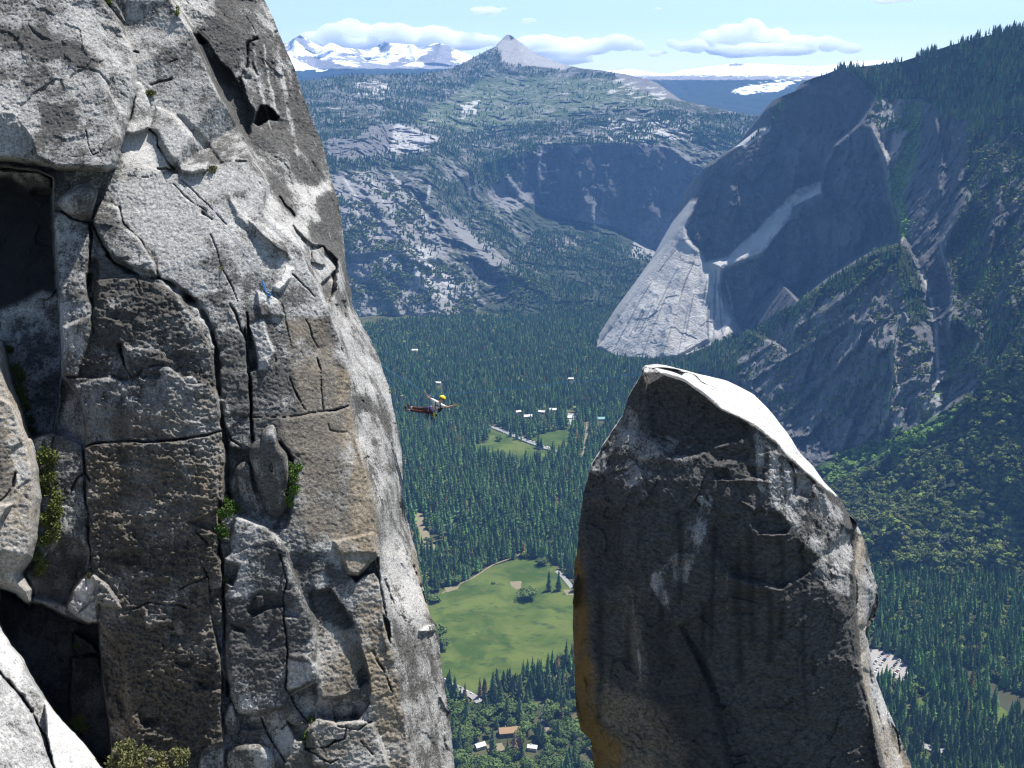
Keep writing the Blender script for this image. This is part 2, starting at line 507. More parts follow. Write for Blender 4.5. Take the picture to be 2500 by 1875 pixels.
R.paint('fresh', T(6, (1350, 550), (1480, 650), (1560, 1000), (1600, 1250), (1540, 1250), (1450, 900)), 0.45, 18)
R.paint('dark', T(6, (1340, 260), (1480, 270), (1500, 380), (1380, 400)), 0.7, 12)
R.paint('dark', T(6, (1600, 400), (1700, 380), (1760, 650), (1700, 900), (1620, 700)), 0.55, 18)
R.paint('dark', T(8, (1310, 600), (1560, 720), (1660, 900), (1740, 1659), (1460, 1659), (1330, 900)), 0.49, 14)
R.paint('fresh', T(8, (1290, 100), (1450, 100), (1560, 450), (1590, 590), (1440, 640), (1300, 560), (1290, 350)), 0.5, 14)
R.paint('tan', T(8, (1440, 0), (1500, 200), (1590, 590), (1560, 560), (1470, 250)), 0.7, 6)
front = T(4, (900, 1210), (1290, 1210), (1380, 1659)) + T(6, (1290, 50), (1300, 250), (1340, 500), (1440, 900), (1540, 1300)) + T(8, (1215, 150), (1000, 300), (900, 100), (600, 0)) + T(6, (820, 1300), (850, 800), (700, 600), (640, 420), (780, 430), (880, 400), (800, 100))
R.paint('tan', front, 0.40, 14); R.paint('dark', front, 0.55, 14); R.paint('rough', front, 0.22, 14)
R.paint('dark', T(6, (430, 430), (560, 430), (900, 420), (900, 800), (760, 720), (650, 560)), 0.66, 14)
brown = T(6, (1290, 330), (1340, 500), (1400, 700), (1440, 900), (1500, 1060), (1540, 1320), (1550, 1659), (1330, 1659), (1330, 1200), (1300, 900), (1220, 650))
R.paint('tan', brown, 0.95, 10); R.paint('dark', brown, 0.5, 10)
R.stroke('dark', T(6, (1330, 600), (1420, 950), (1460, 1250)), 4, 0.9); R.stroke('dark', T(6, (1230, 0), (1290, 200)), 8, 0.8)
R.paint('tan', T(6, (1180, 0), (1300, 30), (1300, 280), (1200, 320)), 0.9, 10)
R.paint('tan', T(8, (1030, 360), (1220, 330), (1260, 550), (1310, 800), (1450, 1659), (1310, 1659), (1180, 1200), (1100, 700)), 0.9, 7)
R.paint('tan', T(8, (900, 0), (1190, 0), (1215, 150), (1100, 300), (1010, 290), (930, 150)), 1.0, 5)
R.paint('tan', T(8, (790, 650), (1080, 700), (1130, 900), (1000, 1150), (830, 1160)), 0.55, 14)
R.paint('dark', T(8, (720, 380), (900, 430), (1060, 640), (980, 680), (760, 560)), 0.7, 10)
R.paint('dark', T(8, (140, 480), (560, 420), (560, 900), (380, 1100), (180, 950)), 0.74, 16)
R.paint('fresh', T(8, (220, 1180), (560, 1120), (570, 1230), (400, 1290)), 0.4, 12)
R.paint('fresh', T(8, (280, 1300), (580, 1250), (700, 1450), (720, 1640), (560, 1620), (430, 1400)), 0.55, 10)
R.paint('tan', T(8, (280, 1300), (580, 1250), (1200, 1350), (1290, 1659), (560, 1650), (430, 1400)), 0.35, 14)
R.paint('dark', T(8, (600, 900), (790, 930), (800, 1000), (590, 1110)), 0.3, 8)
domeI = T(3, (860, 1050), (1230, 1020), (1420, 1080), (1560, 1150), (1680, 1280), (1780, 1420), (1890, 1659)) + T(5, (1925, 100), (1930, 330), (1680, 310), (1520, 165), (1290, 180), (1195, 290), (560, 250), (560, -200), (820, -300))
R.paint('dark', domeI, 0.58, 8); R.paint('rough', domeI, 1.4, 8); R.paint('tan', domeI, 0.14, 8)
R.paint('dark', T(3, (1600, 1180), (1890, 1659)) + T(5, (1925, 100), (1900, 330), (1760, 100)), 0.45, 10)
blockJ = T(5, (560, 250), (700, 260), (1000, 270), (1195, 295), (1290, 180), (1400, 155), (1520, 165), (1600, 230), (1680, 310), (1780, 320), (1880, 310), (1950, 400), (1980, 560), (1992, 745), (1900, 770), (1650, 812), (1400, 835), (1100, 840), (870, 850), (755, 880), (760, 600), (720, 450), (620, 350))
R.paint('dark', blockJ, 0.48, 6); R.paint('rough', blockJ, 1.4, 6); R.paint('tan', T(5, (1000, 600), (1950, 350), (1990, 740), (900, 840)), 0.5, 20)
blockL = T(5, (755, 888), (880, 858), (1020, 846), (1300, 848), (1450, 842), (1650, 820), (1830, 800), (1990, 755), (2022, 850), (2030, 1000), (2022, 1250), (1990, 1420), (1980, 1659)) + T(7, (1535, 40), (1560, 200), (1575, 450), (1560, 650), (1500, 650), (1560, 900), (1565, 1250), (1575, 1480), (1380, 1530), (1000, 1659), (780, 1659), (770, 1450), (730, 1150), (700, 850), (690, 620), (665, 400), (650, 280), (640, 150), (620, 0)) + T(5, (790, 1500), (770, 1350), (760, 1100))
R.paint('dark', blockL, 0.50, 5); R.paint('rough', blockL, 1.9, 5); R.paint('tan', blockL, 0.42, 5)
R.paint('tan', T(5, (860, 950), (1950, 1000), (1950, 1600), (850, 1600)), 0.75, 30)
R.paint('dark', T(7, (740, 180), (1500, 60), (1540, 300), (1000, 250)), 0.72, 14)
R.paint('dark', T(7, (840, 700), (1540, 900), (1540, 1500), (1000, 1500)), 0.68, 25)
pillarM = T(5, (280, 830), (330, 800), (480, 780), (620, 800), (710, 880), (755, 1000), (760, 1250), (790, 1500)) + T(7, (620, 0), (640, 150), (620, 260), (500, 420), (470, 540), (240, 440), (250, 0)) + T(5, (330, 1300))
R.paint('dark', pillarM, 0.50, 6)
R.paint('wet_shade', T(7, (400, 60), (560, 60), (630, 160), (560, 300), (470, 500), (250, 440), (250, 330), (400, 250)), 0.55, 14)  # shade of the pillar's hollow put into the colour
columnE = T(3, (480, 420), (560, 440), (640, 490), (730, 515), (805, 540), (818, 620), (812, 800), (795, 1000), (780, 1150), (800, 1250), (830, 1260), (825, 1400), (820, 1520)) + T(5, (700, 260), (560, 250), (555, 0)) + T(3, (540, 1250), (510, 1000), (490, 700))
R.paint('dark', columnE, 0.48, 5); R.paint('rough', columnE, 0.5, 5)
rockR8 = T(7, (-300, 560), (0, 640), (80, 780), (150, 870), (220, 1000), (320, 1160), (400, 1290), (520, 1400), (620, 1530), (720, 1659), (900, 2300), (-300, 2300))
R.paint('dark', rockR8, 0.40, 4); R.paint('rough', rockR8, 0.3, 4); R.paint('tan', rockR8, 0.0, 4)
R.paint('fresh', T(7, (320, 1180), (400, 1290), (520, 1400), (710, 1640), (700, 2000), (380, 2000), (385, 1659), (330, 1450)), 1.0, 3)
R.paint('dark', T(7, (320, 1180), (400, 1290), (520, 1400), (710, 1640), (700, 2000), (380, 2000), (385, 1659), (330, 1450)), 0.12, 3)
R.paint('fresh', T(7, (0, 640), (80, 780), (170, 900), (130, 1060), (60, 960), (0, 900)), 0.8, 8)
rockR9 = T(5, (-300, -120), (40, -60), (55, 0), (110, 300), (200, 550), (260, 770), (310, 900), (350, 1100), (370, 1350), (345, 1650)) + T(7, (262, 50), (230, 180), (150, 290), (230, 400), (215, 530), (160, 480), (100, 430), (0, 390), (-300, 380))
R.paint('dark', rockR9, 0.42, 5); R.paint('tan', rockR9, 0.5, 5); R.paint('rough', rockR9, 0.35, 5)
R.paint('dark', T(5, (-100, 600), (40, 700), (120, 1050), (100, 1300), (-100, 1350)), 0.62, 14)
R.stroke('tan', T(5, (0, 480), (80, 800), (150, 1200), (160, 1600)), 9, 1.0); R.stroke('tan', T(5, (150, 470), (260, 880), (230, 1250)), 7, 1.0)
R.stroke('fresh', T(5, (20, 620), (110, 950), (190, 1300)), 5, 0.9)

# relief: big pieces
recess = T(3, (-300, 40), (0, 30), (360, 60), (475, 130), (475, 420), (485, 700), (505, 1000), (535, 1250), (550, 1659)) + T(5, (550, 250), (520, 500), (490, 640), (480, 760), (250, 830), (100, 500), (-300, 300))
R.block(recess, -5.2, 3, 0, 0, 0.55); R.paint('wet_shade', T(3, (-300, 90), (100, 110), (250, 240), (470, 250), (480, 420), (490, 700), (505, 1000), (525, 1200), (380, 1150), (200, 1250), (-300, 1400)), 1.0, 10)  # recess wall blackened in colour to deepen the shade under the overhang
R.block(T(3, (-300, 30), (360, 60), (470, 130), (470, 240), (330, 240), (250, 270), (130, 235), (-300, 200)), 3.0, 8, 0, 0, -3.5)
R.block(blockA, 1.9, 3, 26, -0.1, 0.30)
R.block(T(1, (-300, 1010), (130, 1010), (180, 1080), (265, 1230), (320, 1400), (480, 1470), (480, 1535), (320, 1500), (0, 1465), (-300, 1460)), -0.55, 4, 0, 0.15, -0.9)
R.crack(T(1, (700, 600), (800, 615), (900, 655), (975, 760), (1010, 870), (1045, 960), (1050, 1080), (1035, 1210)), 6, 0.12)
R.block(T(1, (910, 230), (1140, 300), (1225, 620), (1190, 960), (1110, 1250), (1035, 1210), (1045, 960), (975, 760), (1090, 590), (960, 430)), -0.22, 5, 0, -0.2, 0)
R.crack(T(1, (770, 1180), (800, 1330), (835, 1400), (900, 1370), (930, 1290), (1030, 1220)), 2.6, 0.25)
R.block(T(1, (250, 220), (300, 270), (380, 330), (430, 350), (380, 360), (300, 300)), -0.15, 3)
R.block(T(1, (930, -20), (1030, 20), (1080, 90), (1130, 200), (1090, 200), (1000, 80)), 0.35, 3, 6)
R.block(T(1, (1220, 730), (1270, 760), (1330, 870), (1350, 950), (1340, 1050), (1350, 1150), (1290, 1185), (1180, 1212), (1120, 1205), (1160, 1080), (1200, 930)), 0.55, 2.5, 12, 0, 0.5)
R.crack(T(1, (1360, 760), (1420, 740), (1545, 714)), 4, 0.4)
R.crack(T(1, (1530, 555), (1590, 535)), 3, 0.3); R.crack(T(1, (1195, 460), (1235, 470)), 4, 0.35)
R.block(T(1, (1350, 1160), (1420, 1220), (1470, 1340), (1490, 1380), (1640, 1545), (1720, 1570), (1860, 1545), (1895, 1470), (1830, 1330), (1700, 1180), (1550, 1020), (1400, 960)), 0.42, 3, 22, 0, 0.2)
R.crack(T(1, (1345, 1160), (1410, 1215), (1418, 1310), (1480, 1420), (1540, 1500), (1610, 1555)), 4.5, 0.8)
R.crack(T(1, (1610, 1555), (1720, 1578), (1830, 1570), (1890, 1530)), 2.2, 0.3)
R.crack(T(1, (1420, 1520), (1500, 1520), (1600, 1560)), 5, 0.6)
R.crack(T(2, (500, 1475), (560, 1450), (700, 1452), (830, 1462)), 2.4, 0.3)
R.block(T(1, (1600, 1040), (1700, 1170), (1830, 1330), (1900, 1480), (2000, 1470), (1900, 1330), (1780, 1180), (1650, 1040)), -0.22, 5)
R.crack(T(3, (1090, 100), (1200, 105), (1320, 120), (1400, 105)), 1.8, 0.15)
R.crack(T(3, (1560, 190), (1650, 280), (1720, 340), (1850, 420)), 2.5, 0.2); R.crack(T(3, (1640, 150), (1760, 270), (1900, 400), (2050, 560)), 2.5, 0.2)
R.crack(T(3, (1820, 440), (1900, 500)), 8, 0.3)
R.crack(T(3, (1900, 640), (1950, 760), (1985, 900), (2020, 990)), 2.4, 0.35); R.crack(T(3, (2020, 990), (2080, 1100), (2150, 1250)), 2.5, 0.3)
R.block(T(4, (400, 100), (560, 300), (700, 420), (860, 560), (950, 660), (800, 560), (600, 420), (470, 300)), 0.2, 8)
R.block(T(4, (570, 320), (700, 350), (800, 440), (930, 560), (940, 640), (800, 560), (660, 430)), 0.28, 6, 10)
# dark faces and holes on the right wall
R.block(T(2, (260, 295), (330, 330), (390, 390), (440, 470), (500, 560), (600, 640), (690, 790), (800, 1000), (770, 1200), (740, 1240), (600, 1010), (500, 850), (430, 650), (330, 440)), -0.9, 5, 0, -0.5, 0)
R.block(T(2, (265, 300), (330, 325), (390, 385), (300, 410)), -0.9, 3)
R.crack(T(2, (830, 340), (760, 380), (740, 600), (690, 720), (740, 880)), 8, 0.55)
R.block(T(2, (800, 1110), (830, 1010), (870, 945), (920, 950), (980, 1000), (1040, 1060), (1025, 1090), (985, 1085), (950, 1068), (900, 1100), (840, 1135)), -2.4, 2.5)
R.crack(T(2, (740, 700), (770, 700)), 10, 0.4); R.crack(T(2, (800, 580), (850, 680)), 5, 0.3)
for k in range(7):
    x0 = 860 + 85 * k
    R.crack(T(2, (x0 - 130, 80 + 60 * k), (x0 - 60, 600), (x0, 1050), (x0 + 80, 1659)), 16, 0.07)
R.crack(T(4, (860, 110), (920, 200), (990, 280)), 7, 0.4)
R.block(T(4, (970, 370), (1040, 440), (1150, 540), (1260, 560), (1370, 680), (1380, 760), (1360, 950), (1300, 1080), (1270, 1050), (1240, 920), (1130, 780), (1060, 600)), -0.9, 3, 0, 0, -0.3)
R.block(T(4, (1145, 585), (1255, 560), (1265, 730), (1200, 720), (1140, 705)), 0.6, 3, 5)
R.block(T(4, (1240, 900), (1350, 780), (1365, 950), (1290, 1080)), -0.8, 4)
R.block(T(4, (1420, 1050), (1450, 1050), (1460, 1200), (1440, 1240)), -0.6, 3); R.block(T(4, (1360, 1080), (1385, 1080), (1380, 1200)), -0.4, 3)
R.block(T(4, (1445, 880), (1490, 880), (1505, 1000), (1470, 1010)), 0.15, 4)
# chockstone seams, columns, flakes
R.block(columnE, 0.35, 3, 14, 0.1, 0.1)
R.crack(T(3, (480, 420), (560, 440), (640, 490), (730, 515), (825, 528)), 4, 0.8)
R.crack(T(3, (805, 545), (818, 620), (812, 800), (800, 1000), (790, 1120)), 4, 0.9, 10)
R.crack(T(3, (790, 1000), (795, 1200), (825, 1260)), 11, 0.8); R.crack(T(3, (830, 1280), (828, 1400), (845, 1530)), 5, 0.5)
R.block(T(3, (850, 850), (890, 900), (880, 1200), (840, 1300), (820, 1230), (800, 1100), (815, 900)), -0.5, 4, 0, 0.9, 0)
flakeF = T(3, (835, 500), (870, 620), (920, 720), (970, 800), (1040, 870), (1140, 915), (1250, 955), (1415, 1012), (1400, 900), (1350, 800), (1290, 720), (1200, 620), (1110, 540), (1070, 400), (900, 340), (860, 400))
R.block(flakeF, 0.5, 2.5, 16, 0, 0.15)
R.crack(T(3, (830, 520), (870, 630), (920, 730), (970, 810)), 4, 0.6, 6)
R.crack(T(3, (970, 830), (1040, 900), (1130, 960), (1250, 1010), (1400, 1030), (1500, 1055)), 9, 0.75, 4)
R.crack(T(3, (1070, 390), (1110, 540), (1200, 630), (1280, 710), (1340, 800), (1400, 900), (1418, 1010)), 3.2, 0.45)
R.crack(T(3, (1215, 1010), (1240, 1060), (1260, 1110)), 4, 0.25)
R.block(domeI, 0.45, 3, 20, 0.05, -0.10)
R.crack(T(3, (1430, 1030), (1560, 1090), (1700, 1200)), 9, 0.9, 16)
R.crack(T(3, (1700, 1200), (1800, 1310), (1870, 1420), (1920, 1560), (1950, 1659)) + T(5, (1960, 200), (1975, 420)), 17, 1.1, 9)
R.crack(T(5, (1985, 500), (2000, 680), (2040, 900), (2050, 1150), (2040, 1400)), 9, 0.9, 16)
R.block(T(6, (130, 0), (380, 0), (410, 200), (430, 430), (150, 430)), 0.1, 6, 30)
R.crack(T(5, (1090, -30), (1095, 60), (1120, 150), (1150, 210), (1190, 275)), 10, 0.55, 5)
R.block(T(5, (1110, -40), (1180, -20), (1480, 30), (1500, 120), (1400, 155), (1290, 180), (1195, 270), (1140, 150)), 0.25, 5, 14)
R.block(T(5, (1490, 20), (1900, 60), (1925, 300), (1700, 290), (1530, 165)), -0.18, 6)
R.block(blockJ, 0.5, 3, 10, 0, -0.12)
R.block(T(5, (1000, 235), (1150, 290), (1120, 310), (1030, 270)), -0.3, 5); R.block(T(5, (1250, 220), (1330, 195), (1460, 230), (1440, 270), (1290, 270)), -0.3, 7)
R.block(T(5, (560, 250), (640, 330), (720, 450), (760, 600), (765, 880), (640, 800), (500, 770), (500, 640), (540, 430)), -1.0, 6, 0, 1.1, 0)
R.crack(T(5, (1740, 430), (1780, 530)), 2.5, 0.25)
R.block(blockL, 0.62, 3, 6, 0.05, 0.0)
R.crack(T(5, (760, 884), (880, 855), (1020, 844), (1300, 845), (1450, 838), (1650, 818), (1830, 797), (1990, 752)), 3, 0.5)
R.crack(T(5, (1430, 832), (1560, 832), (1680, 815)), 6, 0.6)
R.block(T(5, (1975, 760), (2010, 790), (2032, 1000), (2022, 1250), (1990, 1420), (1975, 1440), (1960, 1200), (1950, 850)), -0.18, 3, 0, -0.8, 0)
R.crack(T(5, (735, 880), (755, 1000), (765, 1120), (800, 1190)), 5, 0.8); R.crack(T(5, (760, 1110), (690, 1180), (640, 1280)), 3, 0.3)
R.crack(T(5, (765, 1200), (770, 1400), (795, 1510)) + T(7, (620, 60), (640, 150), (650, 290)), 3, 0.5)
R.block(pillarM, 0.45, 4, 26, -0.1, 0.05)
R.crack(T(5, (480, 800), (465, 950)), 3, 0.4)
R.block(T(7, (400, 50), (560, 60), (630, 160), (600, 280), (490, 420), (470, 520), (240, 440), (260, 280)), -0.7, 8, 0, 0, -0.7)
R.block(T(5, (1900, 1480), (1980, 1450), (1975, 1659), (1920, 1659), (1700, 1570)), -0.4, 4); R.crack(T(7, (1380, 0), (1470, 80)), 5, 0.35)
R.block(T(7, (760, 180), (870, 120), (1000, 130), (990, 210), (900, 230)), -0.35, 8, 0, 0, -0.5)
R.crack(T(7, (1270, 400), (1350, 350), (1460, 310)), 3, 0.25); R.crack(T(7, (1440, 240), (1470, 330)), 4, 0.4)
R.crack(T(7, (860, 545), (960, 530), (1040, 495), (1260, 510), (1310, 530)), 4.5, 0.4)
R.block(T(7, (1475, 400), (1570, 400), (1580, 700), (1575, 850), (1540, 840), (1495, 650)), -0.55, 3)
R.crack(T(7, (1470, 330), (1480, 560), (1500, 680), (1550, 830), (1570, 960), (1560, 1180), (1575, 1340)), 2.6, 0.5)
R.block(T(7, (1250, 920), (1390, 900), (1330, 960), (1290, 965)), -0.3, 6); R.block(T(7, (1370, 1050), (1560, 1030), (1560, 1110), (1440, 1110)), -0.35, 4)
R.block(T(7, (1000, 1320), (1140, 1300), (1130, 1360), (1010, 1370)), -0.4, 5); R.block(T(7, (930, 1290), (980, 1320), (960, 1370), (920, 1350)), 0.3, 3)
R.block(T(7, (690, 640), (860, 820), (900, 1150), (975, 1510), (780, 1520), (750, 1200), (705, 860)), -0.55, 7, 0, 0.9, 0)
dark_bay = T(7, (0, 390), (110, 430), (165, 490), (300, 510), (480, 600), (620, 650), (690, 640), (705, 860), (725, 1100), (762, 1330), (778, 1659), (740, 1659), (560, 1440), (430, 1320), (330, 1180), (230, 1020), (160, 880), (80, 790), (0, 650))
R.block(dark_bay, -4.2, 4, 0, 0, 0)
R.block(T(7, (500, 880), (690, 870), (725, 1100), (762, 1330), (775, 1600), (650, 1600), (490, 1280)), 0.9, 3, 0, 0, 0.1)
R.block(T(7, (520, 700), (650, 780), (690, 850), (620, 850), (560, 890), (510, 820)), 1.0, 4)
R.paint('wet_shade', dark_bay, 0.55, 8)  # deep shade of the bay painted into the rock colour
blockN = T(7, (620, 275), (560, 330), (510, 410), (465, 520), (540, 585), (620, 640), (690, 635), (690, 500), (860, 545), (830, 470), (760, 370), (680, 300))
R.block(blockN, 0.75, 3, 16, 0, 0.1)
R.paint('fresh', T(7, (620, 275), (560, 330), (510, 410), (600, 480), (665, 370), (760, 400), (680, 300)), 0.75, 5); R.paint('dark', blockN, 0.3, 4)
R.crack(T(7, (665, 370), (680, 500), (690, 630)), 3, 0.35); R.crack(T(7, (540, 580), (620, 500), (670, 465)), 3, 0.3)
R.block(rockR9, 5.0, 3, 40, -0.5, 0.1)
R.crack(T(5, (0, 1380), (60, 1330), (120, 1230), (140, 1120)), 5, 0.35); R.block(T(5, (-60, 1400), (110, 1400), (60, 1480), (0, 1560), (0, 1659), (-60, 1659)), 0.6, 5, 12)
R.block(T(7, (0, 130), (200, 180), (150, 290), (230, 400), (215, 530), (160, 480), (0, 390), (-60, 300)), -0.9, 10, 0, 0, -1.1)
R.block(rockR8, 7.5, 3, 20, -0.9, 0.45)
R.block(T(7, (-300, 940), (10, 950), (60, 1050), (150, 1150), (220, 1250), (270, 1370), (340, 1560), (385, 1659), (420, 2300), (-300, 2300)), 0.7, 3, 10, -0.2, 0.15)
R.crack(T(7, (0, 985), (60, 1060), (150, 1160), (215, 1260)), 8, 0.9, 12); R.crack(T(7, (215, 1260), (260, 1350), (320, 1450), (360, 1570), (390, 1680)), 6, 0.6, 4)
R.block(T(7, (318, 1165), (400, 1290), (520, 1400), (712, 1640), (800, 2300), (400, 2300), (385, 1659), (330, 1450)), -0.15, 2, 0, -2.3, 0.3)
# right part, lower: chimney, stacked blocks, buttress
R.crack(T(4, (410, 1070), (470, 1180), (510, 1310), (560, 1400)), 5, 0.6)
R.block(T(4, (570, 1150), (576, 1280), (600, 1330), (640, 1480), (662, 1659), (570, 1700), (548, 1400), (545, 1300)) + T(6, (410, 100), (430, 600), (440, 640), (425, 640), (400, 200), (385, 0)), -1.4, 3)
R.crack(T(6, (405, 150), (420, 400), (440, 660)), 4, 1.0)
R.block(T(4, (585, 1240), (720, 1225), (765, 1400), (810, 1510), (740, 1670), (665, 1670), (620, 1440)), 0.12, 4, 0, 0.95, 0)
R.paint('dark', T(4, (585, 1240), (720, 1225), (765, 1400), (810, 1510), (740, 1670), (665, 1670), (620, 1440)), 0.30, 6)
R.block(T(4, (640, 960), (760, 980), (840, 1030), (900, 1180), (700, 1190), (660, 1100)), 0.25, 4, 8)
R.paint('fresh', T(4, (640, 970), (760, 990), (840, 1040), (800, 1090), (680, 1060)), 0.85, 5)
R.block(T(4, (795, 930), (860, 870), (920, 740), (980, 760), (950, 860), (860, 960)), 0.3, 3, 4)
R.paint('fresh', T(4, (795, 935), (860, 870), (900, 740), (985, 760), (955, 860), (850, 965)), 1.0, 4); R.paint('dark', T(4, (795, 935), (860, 870), (900, 740), (985, 760), (955, 860), (850, 965)), 0.0, 4)
R.crack(T(4, (970, 810), (1050, 880), (1130, 950), (1180, 1010)), 2.5, 0.3); R.crack(T(4, (680, 1200), (760, 1165), (900, 1200)), 2, 0.15)
R.crack(T(4, (880, 1080), (910, 1200), (930, 1350), (960, 1450)), 2.5, 0.2)
R.crack(T(4, (1085, 1210), (1130, 1290), (1150, 1380), (1210, 1480)), 3, 0.3); R.crack(T(4, (1195, 1560), (1220, 1659)), 4, 0.4)
R.crack(T(6, (770, 90), (800, 180), (850, 260), (905, 370)), 3, 0.4); R.crack(T(6, (1045, 0), (1055, 200), (1065, 380)), 2, 0.2)
R.crack(T(6, (430, 430), (600, 440), (780, 432), (900, 410), (1050, 388), (1180, 378), (1290, 330)), 2.8, 0.4)
R.block(T(6, (430, 440), (780, 445), (900, 420), (1180, 392), (1300, 345), (1400, 700), (1540, 1300), (1550, 1659), (600, 1659), (700, 1300), (800, 800), (440, 650)), 0.12, 2.5)
R.crack(T(6, (150, 430), (280, 445), (420, 430)), 3, 0.25); R.crack(T(6, (160, 500), (240, 640), (340, 710), (400, 740)), 3, 0.35)
R.crack(T(6, (1110, 500), (1120, 560), (1200, 580), (1280, 570)), 2.5, 0.2)
R.block(T(6, (185, 700), (400, 740), (440, 700), (680, 660), (790, 800), (800, 1080), (790, 1230), (740, 1440), (640, 1470), (300, 1330), (160, 1250), (175, 1000)), -0.6, 4)
R.crack(T(6, (130, 1200), (120, 1659)) + T(8, (118, 200), (135, 600), (140, 900), (160, 1150)), 8, 1.1, 5)
R.block(T(8, (30, 400), (110, 400), (135, 600), (135, 850), (120, 860), (60, 700)), 0.15, 3)
buttP = T(6, (215, 1659), (240, 1450), (270, 1340), (330, 1330), (430, 1350), (540, 1400), (640, 1470), (700, 1560), (760, 1659)) + T(8, (620, 250), (700, 440), (780, 600), (795, 850), (800, 1000), (780, 1060), (600, 1150), (570, 1240), (400, 1290), (230, 1290), (170, 1150), (145, 850), (135, 400), (130, 180))
R.block(buttP, 0.6, 4, 30, 0.1, 0.05)
R.crack(T(8, (210, 150), (300, 100), (440, 95), (530, 130)), 4, 0.2); R.block(T(8, (150, 220), (240, 230), (190, 370), (140, 350)), -0.6, 5)
R.crack(T(8, (525, 150), (560, 280), (580, 350), (560, 430), (562, 600), (580, 750), (582, 1000), (568, 1090), (600, 1150), (640, 1230), (720, 1330)), 3.2, 0.55)
R.block(T(8, (360, 410), (440, 420), (555, 460), (555, 520), (440, 540), (340, 590), (300, 560)), -0.35, 4, 0, 0, -0.7)
R.block(T(8, (350, 440), (410, 440), (420, 510), (370, 540)), 0.3, 4, 8)
R.block(T(8, (180, 650), (290, 680), (270, 700), (200, 690)), -0.3, 4); R.block(T(8, (560, 510), (680, 540), (660, 600), (570, 590)), -0.35, 5)
R.block(T(8, (590, 860), (700, 850), (790, 930), (808, 1000), (780, 1060), (590, 1120)), 0.3, 3, 8, 0.3, -0.2)
R.block(T(8, (590, 1120), (780, 1050), (790, 1130), (770, 1330), (700, 1340), (610, 1200)), -0.45, 4)
R.block(T(8, (690, 430), (880, 400), (980, 540), (1080, 700), (1125, 880), (1160, 1020), (1090, 1100), (830, 1180), (800, 1000), (790, 700), (760, 580)), -0.26, 3, 0, -0.25, 0.2)
R.crack(T(8, (1060, 690), (1100, 790), (1130, 890), (1160, 1000)), 4, -0.22); R.crack(T(8, (960, 700), (1010, 668), (1065, 685)), 3, -0.2)
R.block(T(8, (780, 1230), (830, 1185), (960, 1160), (1080, 1105), (1175, 1200), (1080, 1315), (930, 1340), (790, 1310)), -0.6, 4, 0, 0, -1.0)
R.block(T(8, (1070, 1000), (1110, 960), (1160, 1010), (1170, 1190), (1100, 1130)), -0.35, 4)
R.block(T(8, (1010, 300), (1080, 310), (1130, 260), (1200, 195), (1230, 330), (1190, 290), (1120, 310), (1060, 360)), -0.75, 2.5)
R.block(T(8, (900, 60), (1190, 0), (1215, 150), (1150, 220), (1090, 300), (1010, 290), (960, 180)), 0.25, 2, 10)
R.crack(T(8, (1215, 180), (1240, 400), (1280, 600)), 5, 0.6); R.block(T(8, (1255, 580), (1290, 620), (1308, 780), (1290, 740), (1270, 680)), -0.7, 3)
R.crack(T(8, (1185, 840), (1210, 900), (1255, 960)), 5, 0.5); R.crack(T(8, (1255, 960), (1290, 1040), (1325, 1120)), 2.5, 0.3)
R.crack(T(8, (1470, 240), (1500, 310), (1520, 370)), 6, 0.6); R.crack(T(8, (1520, 370), (1550, 470), (1590, 590)), 3, 0.5); R.crack(T(8, (1270, 330), (1300, 430), (1330, 500)), 4, 0.3)
R.block(T(8, (1500, 700), (1560, 660), (1622, 640), (1630, 690), (1560, 705)), 0.35, 2, 4); R.paint('fresh', T(8, (1510, 705), (1560, 655), (1640, 635), (1640, 690), (1560, 708)), 1.0, 3)
R.crack(T(8, (1660, 1160), (1690, 1230), (1720, 1270)), 6, -0.25)
for q in ([(740, 1540), (880, 1620), (950, 1590)], [(900, 1250), (930, 1360), (1080, 1390), (1180, 1330)], [(400, 1300), (430, 1400), (500, 1520), (570, 1620)], [(540, 1390), (600, 1330)], [(700, 1400), (710, 1530), (860, 1510), (920, 1460)], [(1000, 1330), (990, 1450), (900, 1480)], [(1100, 1470), (1180, 1560)]):
    R.crack(T(8, *q), 3.5, 0.4)
R.block(T(8, (710, 1390), (800, 1310), (1080, 1320), (1200, 1350), (1310, 1659), (1000, 1700), (760, 1640)), 0.5, 4, 14)
R.block(T(8, (580, 1330), (640, 1360), (720, 1340), (700, 1460), (650, 1470)), -0.5, 4)
R.block(T(8, (250, 1390), (420, 1380), (480, 1500), (250, 1520)), 0.3, 3, 6)
R.block(T(8, (-20, 1520), (60, 1490), (136, 1475), (136, 1700), (-40, 1700)), 0.5, 2, 5); R.paint('fresh', T(8, (10, 1520), (70, 1490), (136, 1475), (136, 1490), (60, 1515)), 1, 2)

# stone texture: rough faces, bedding, small pits
P = pt(R.U, R.V, R.Y)
rg = blur(R.m['rough'], 3)
Pw = P + 0.25 * fbm(P, 0.9, 3, 29)[..., None]
fm = smooth(rg, 0.15, 0.6)
R.Y += 0.09 * fbm(P, 2.4, 4, 31) * (0.5 + rg) + fm * (0.075 * facets(Pw * np.array([1, 1, 0.7]), 1.25, 35) + 0.018 * facets(Pw, 0.5, 36))
R.Y += rg * (0.10 * fbm(P, 0.75, 4, 41, stretch=(0.7, 0.7, 1.9)) + 0.075 * fbm(P + 0.15 * P[..., :1] * np.array([0, 0, 1]), 0.24, 3, 47, stretch=(0.55, 0.55, 1.9)))
R.Y += (0.025 + 0.07 * rg) * fbm(P, 0.12, 3, 53)
R.Y += 0.2 * np.clip(fbm(P, 1.3, 3, 61) - 0.32, 0, 1) * rg * 3

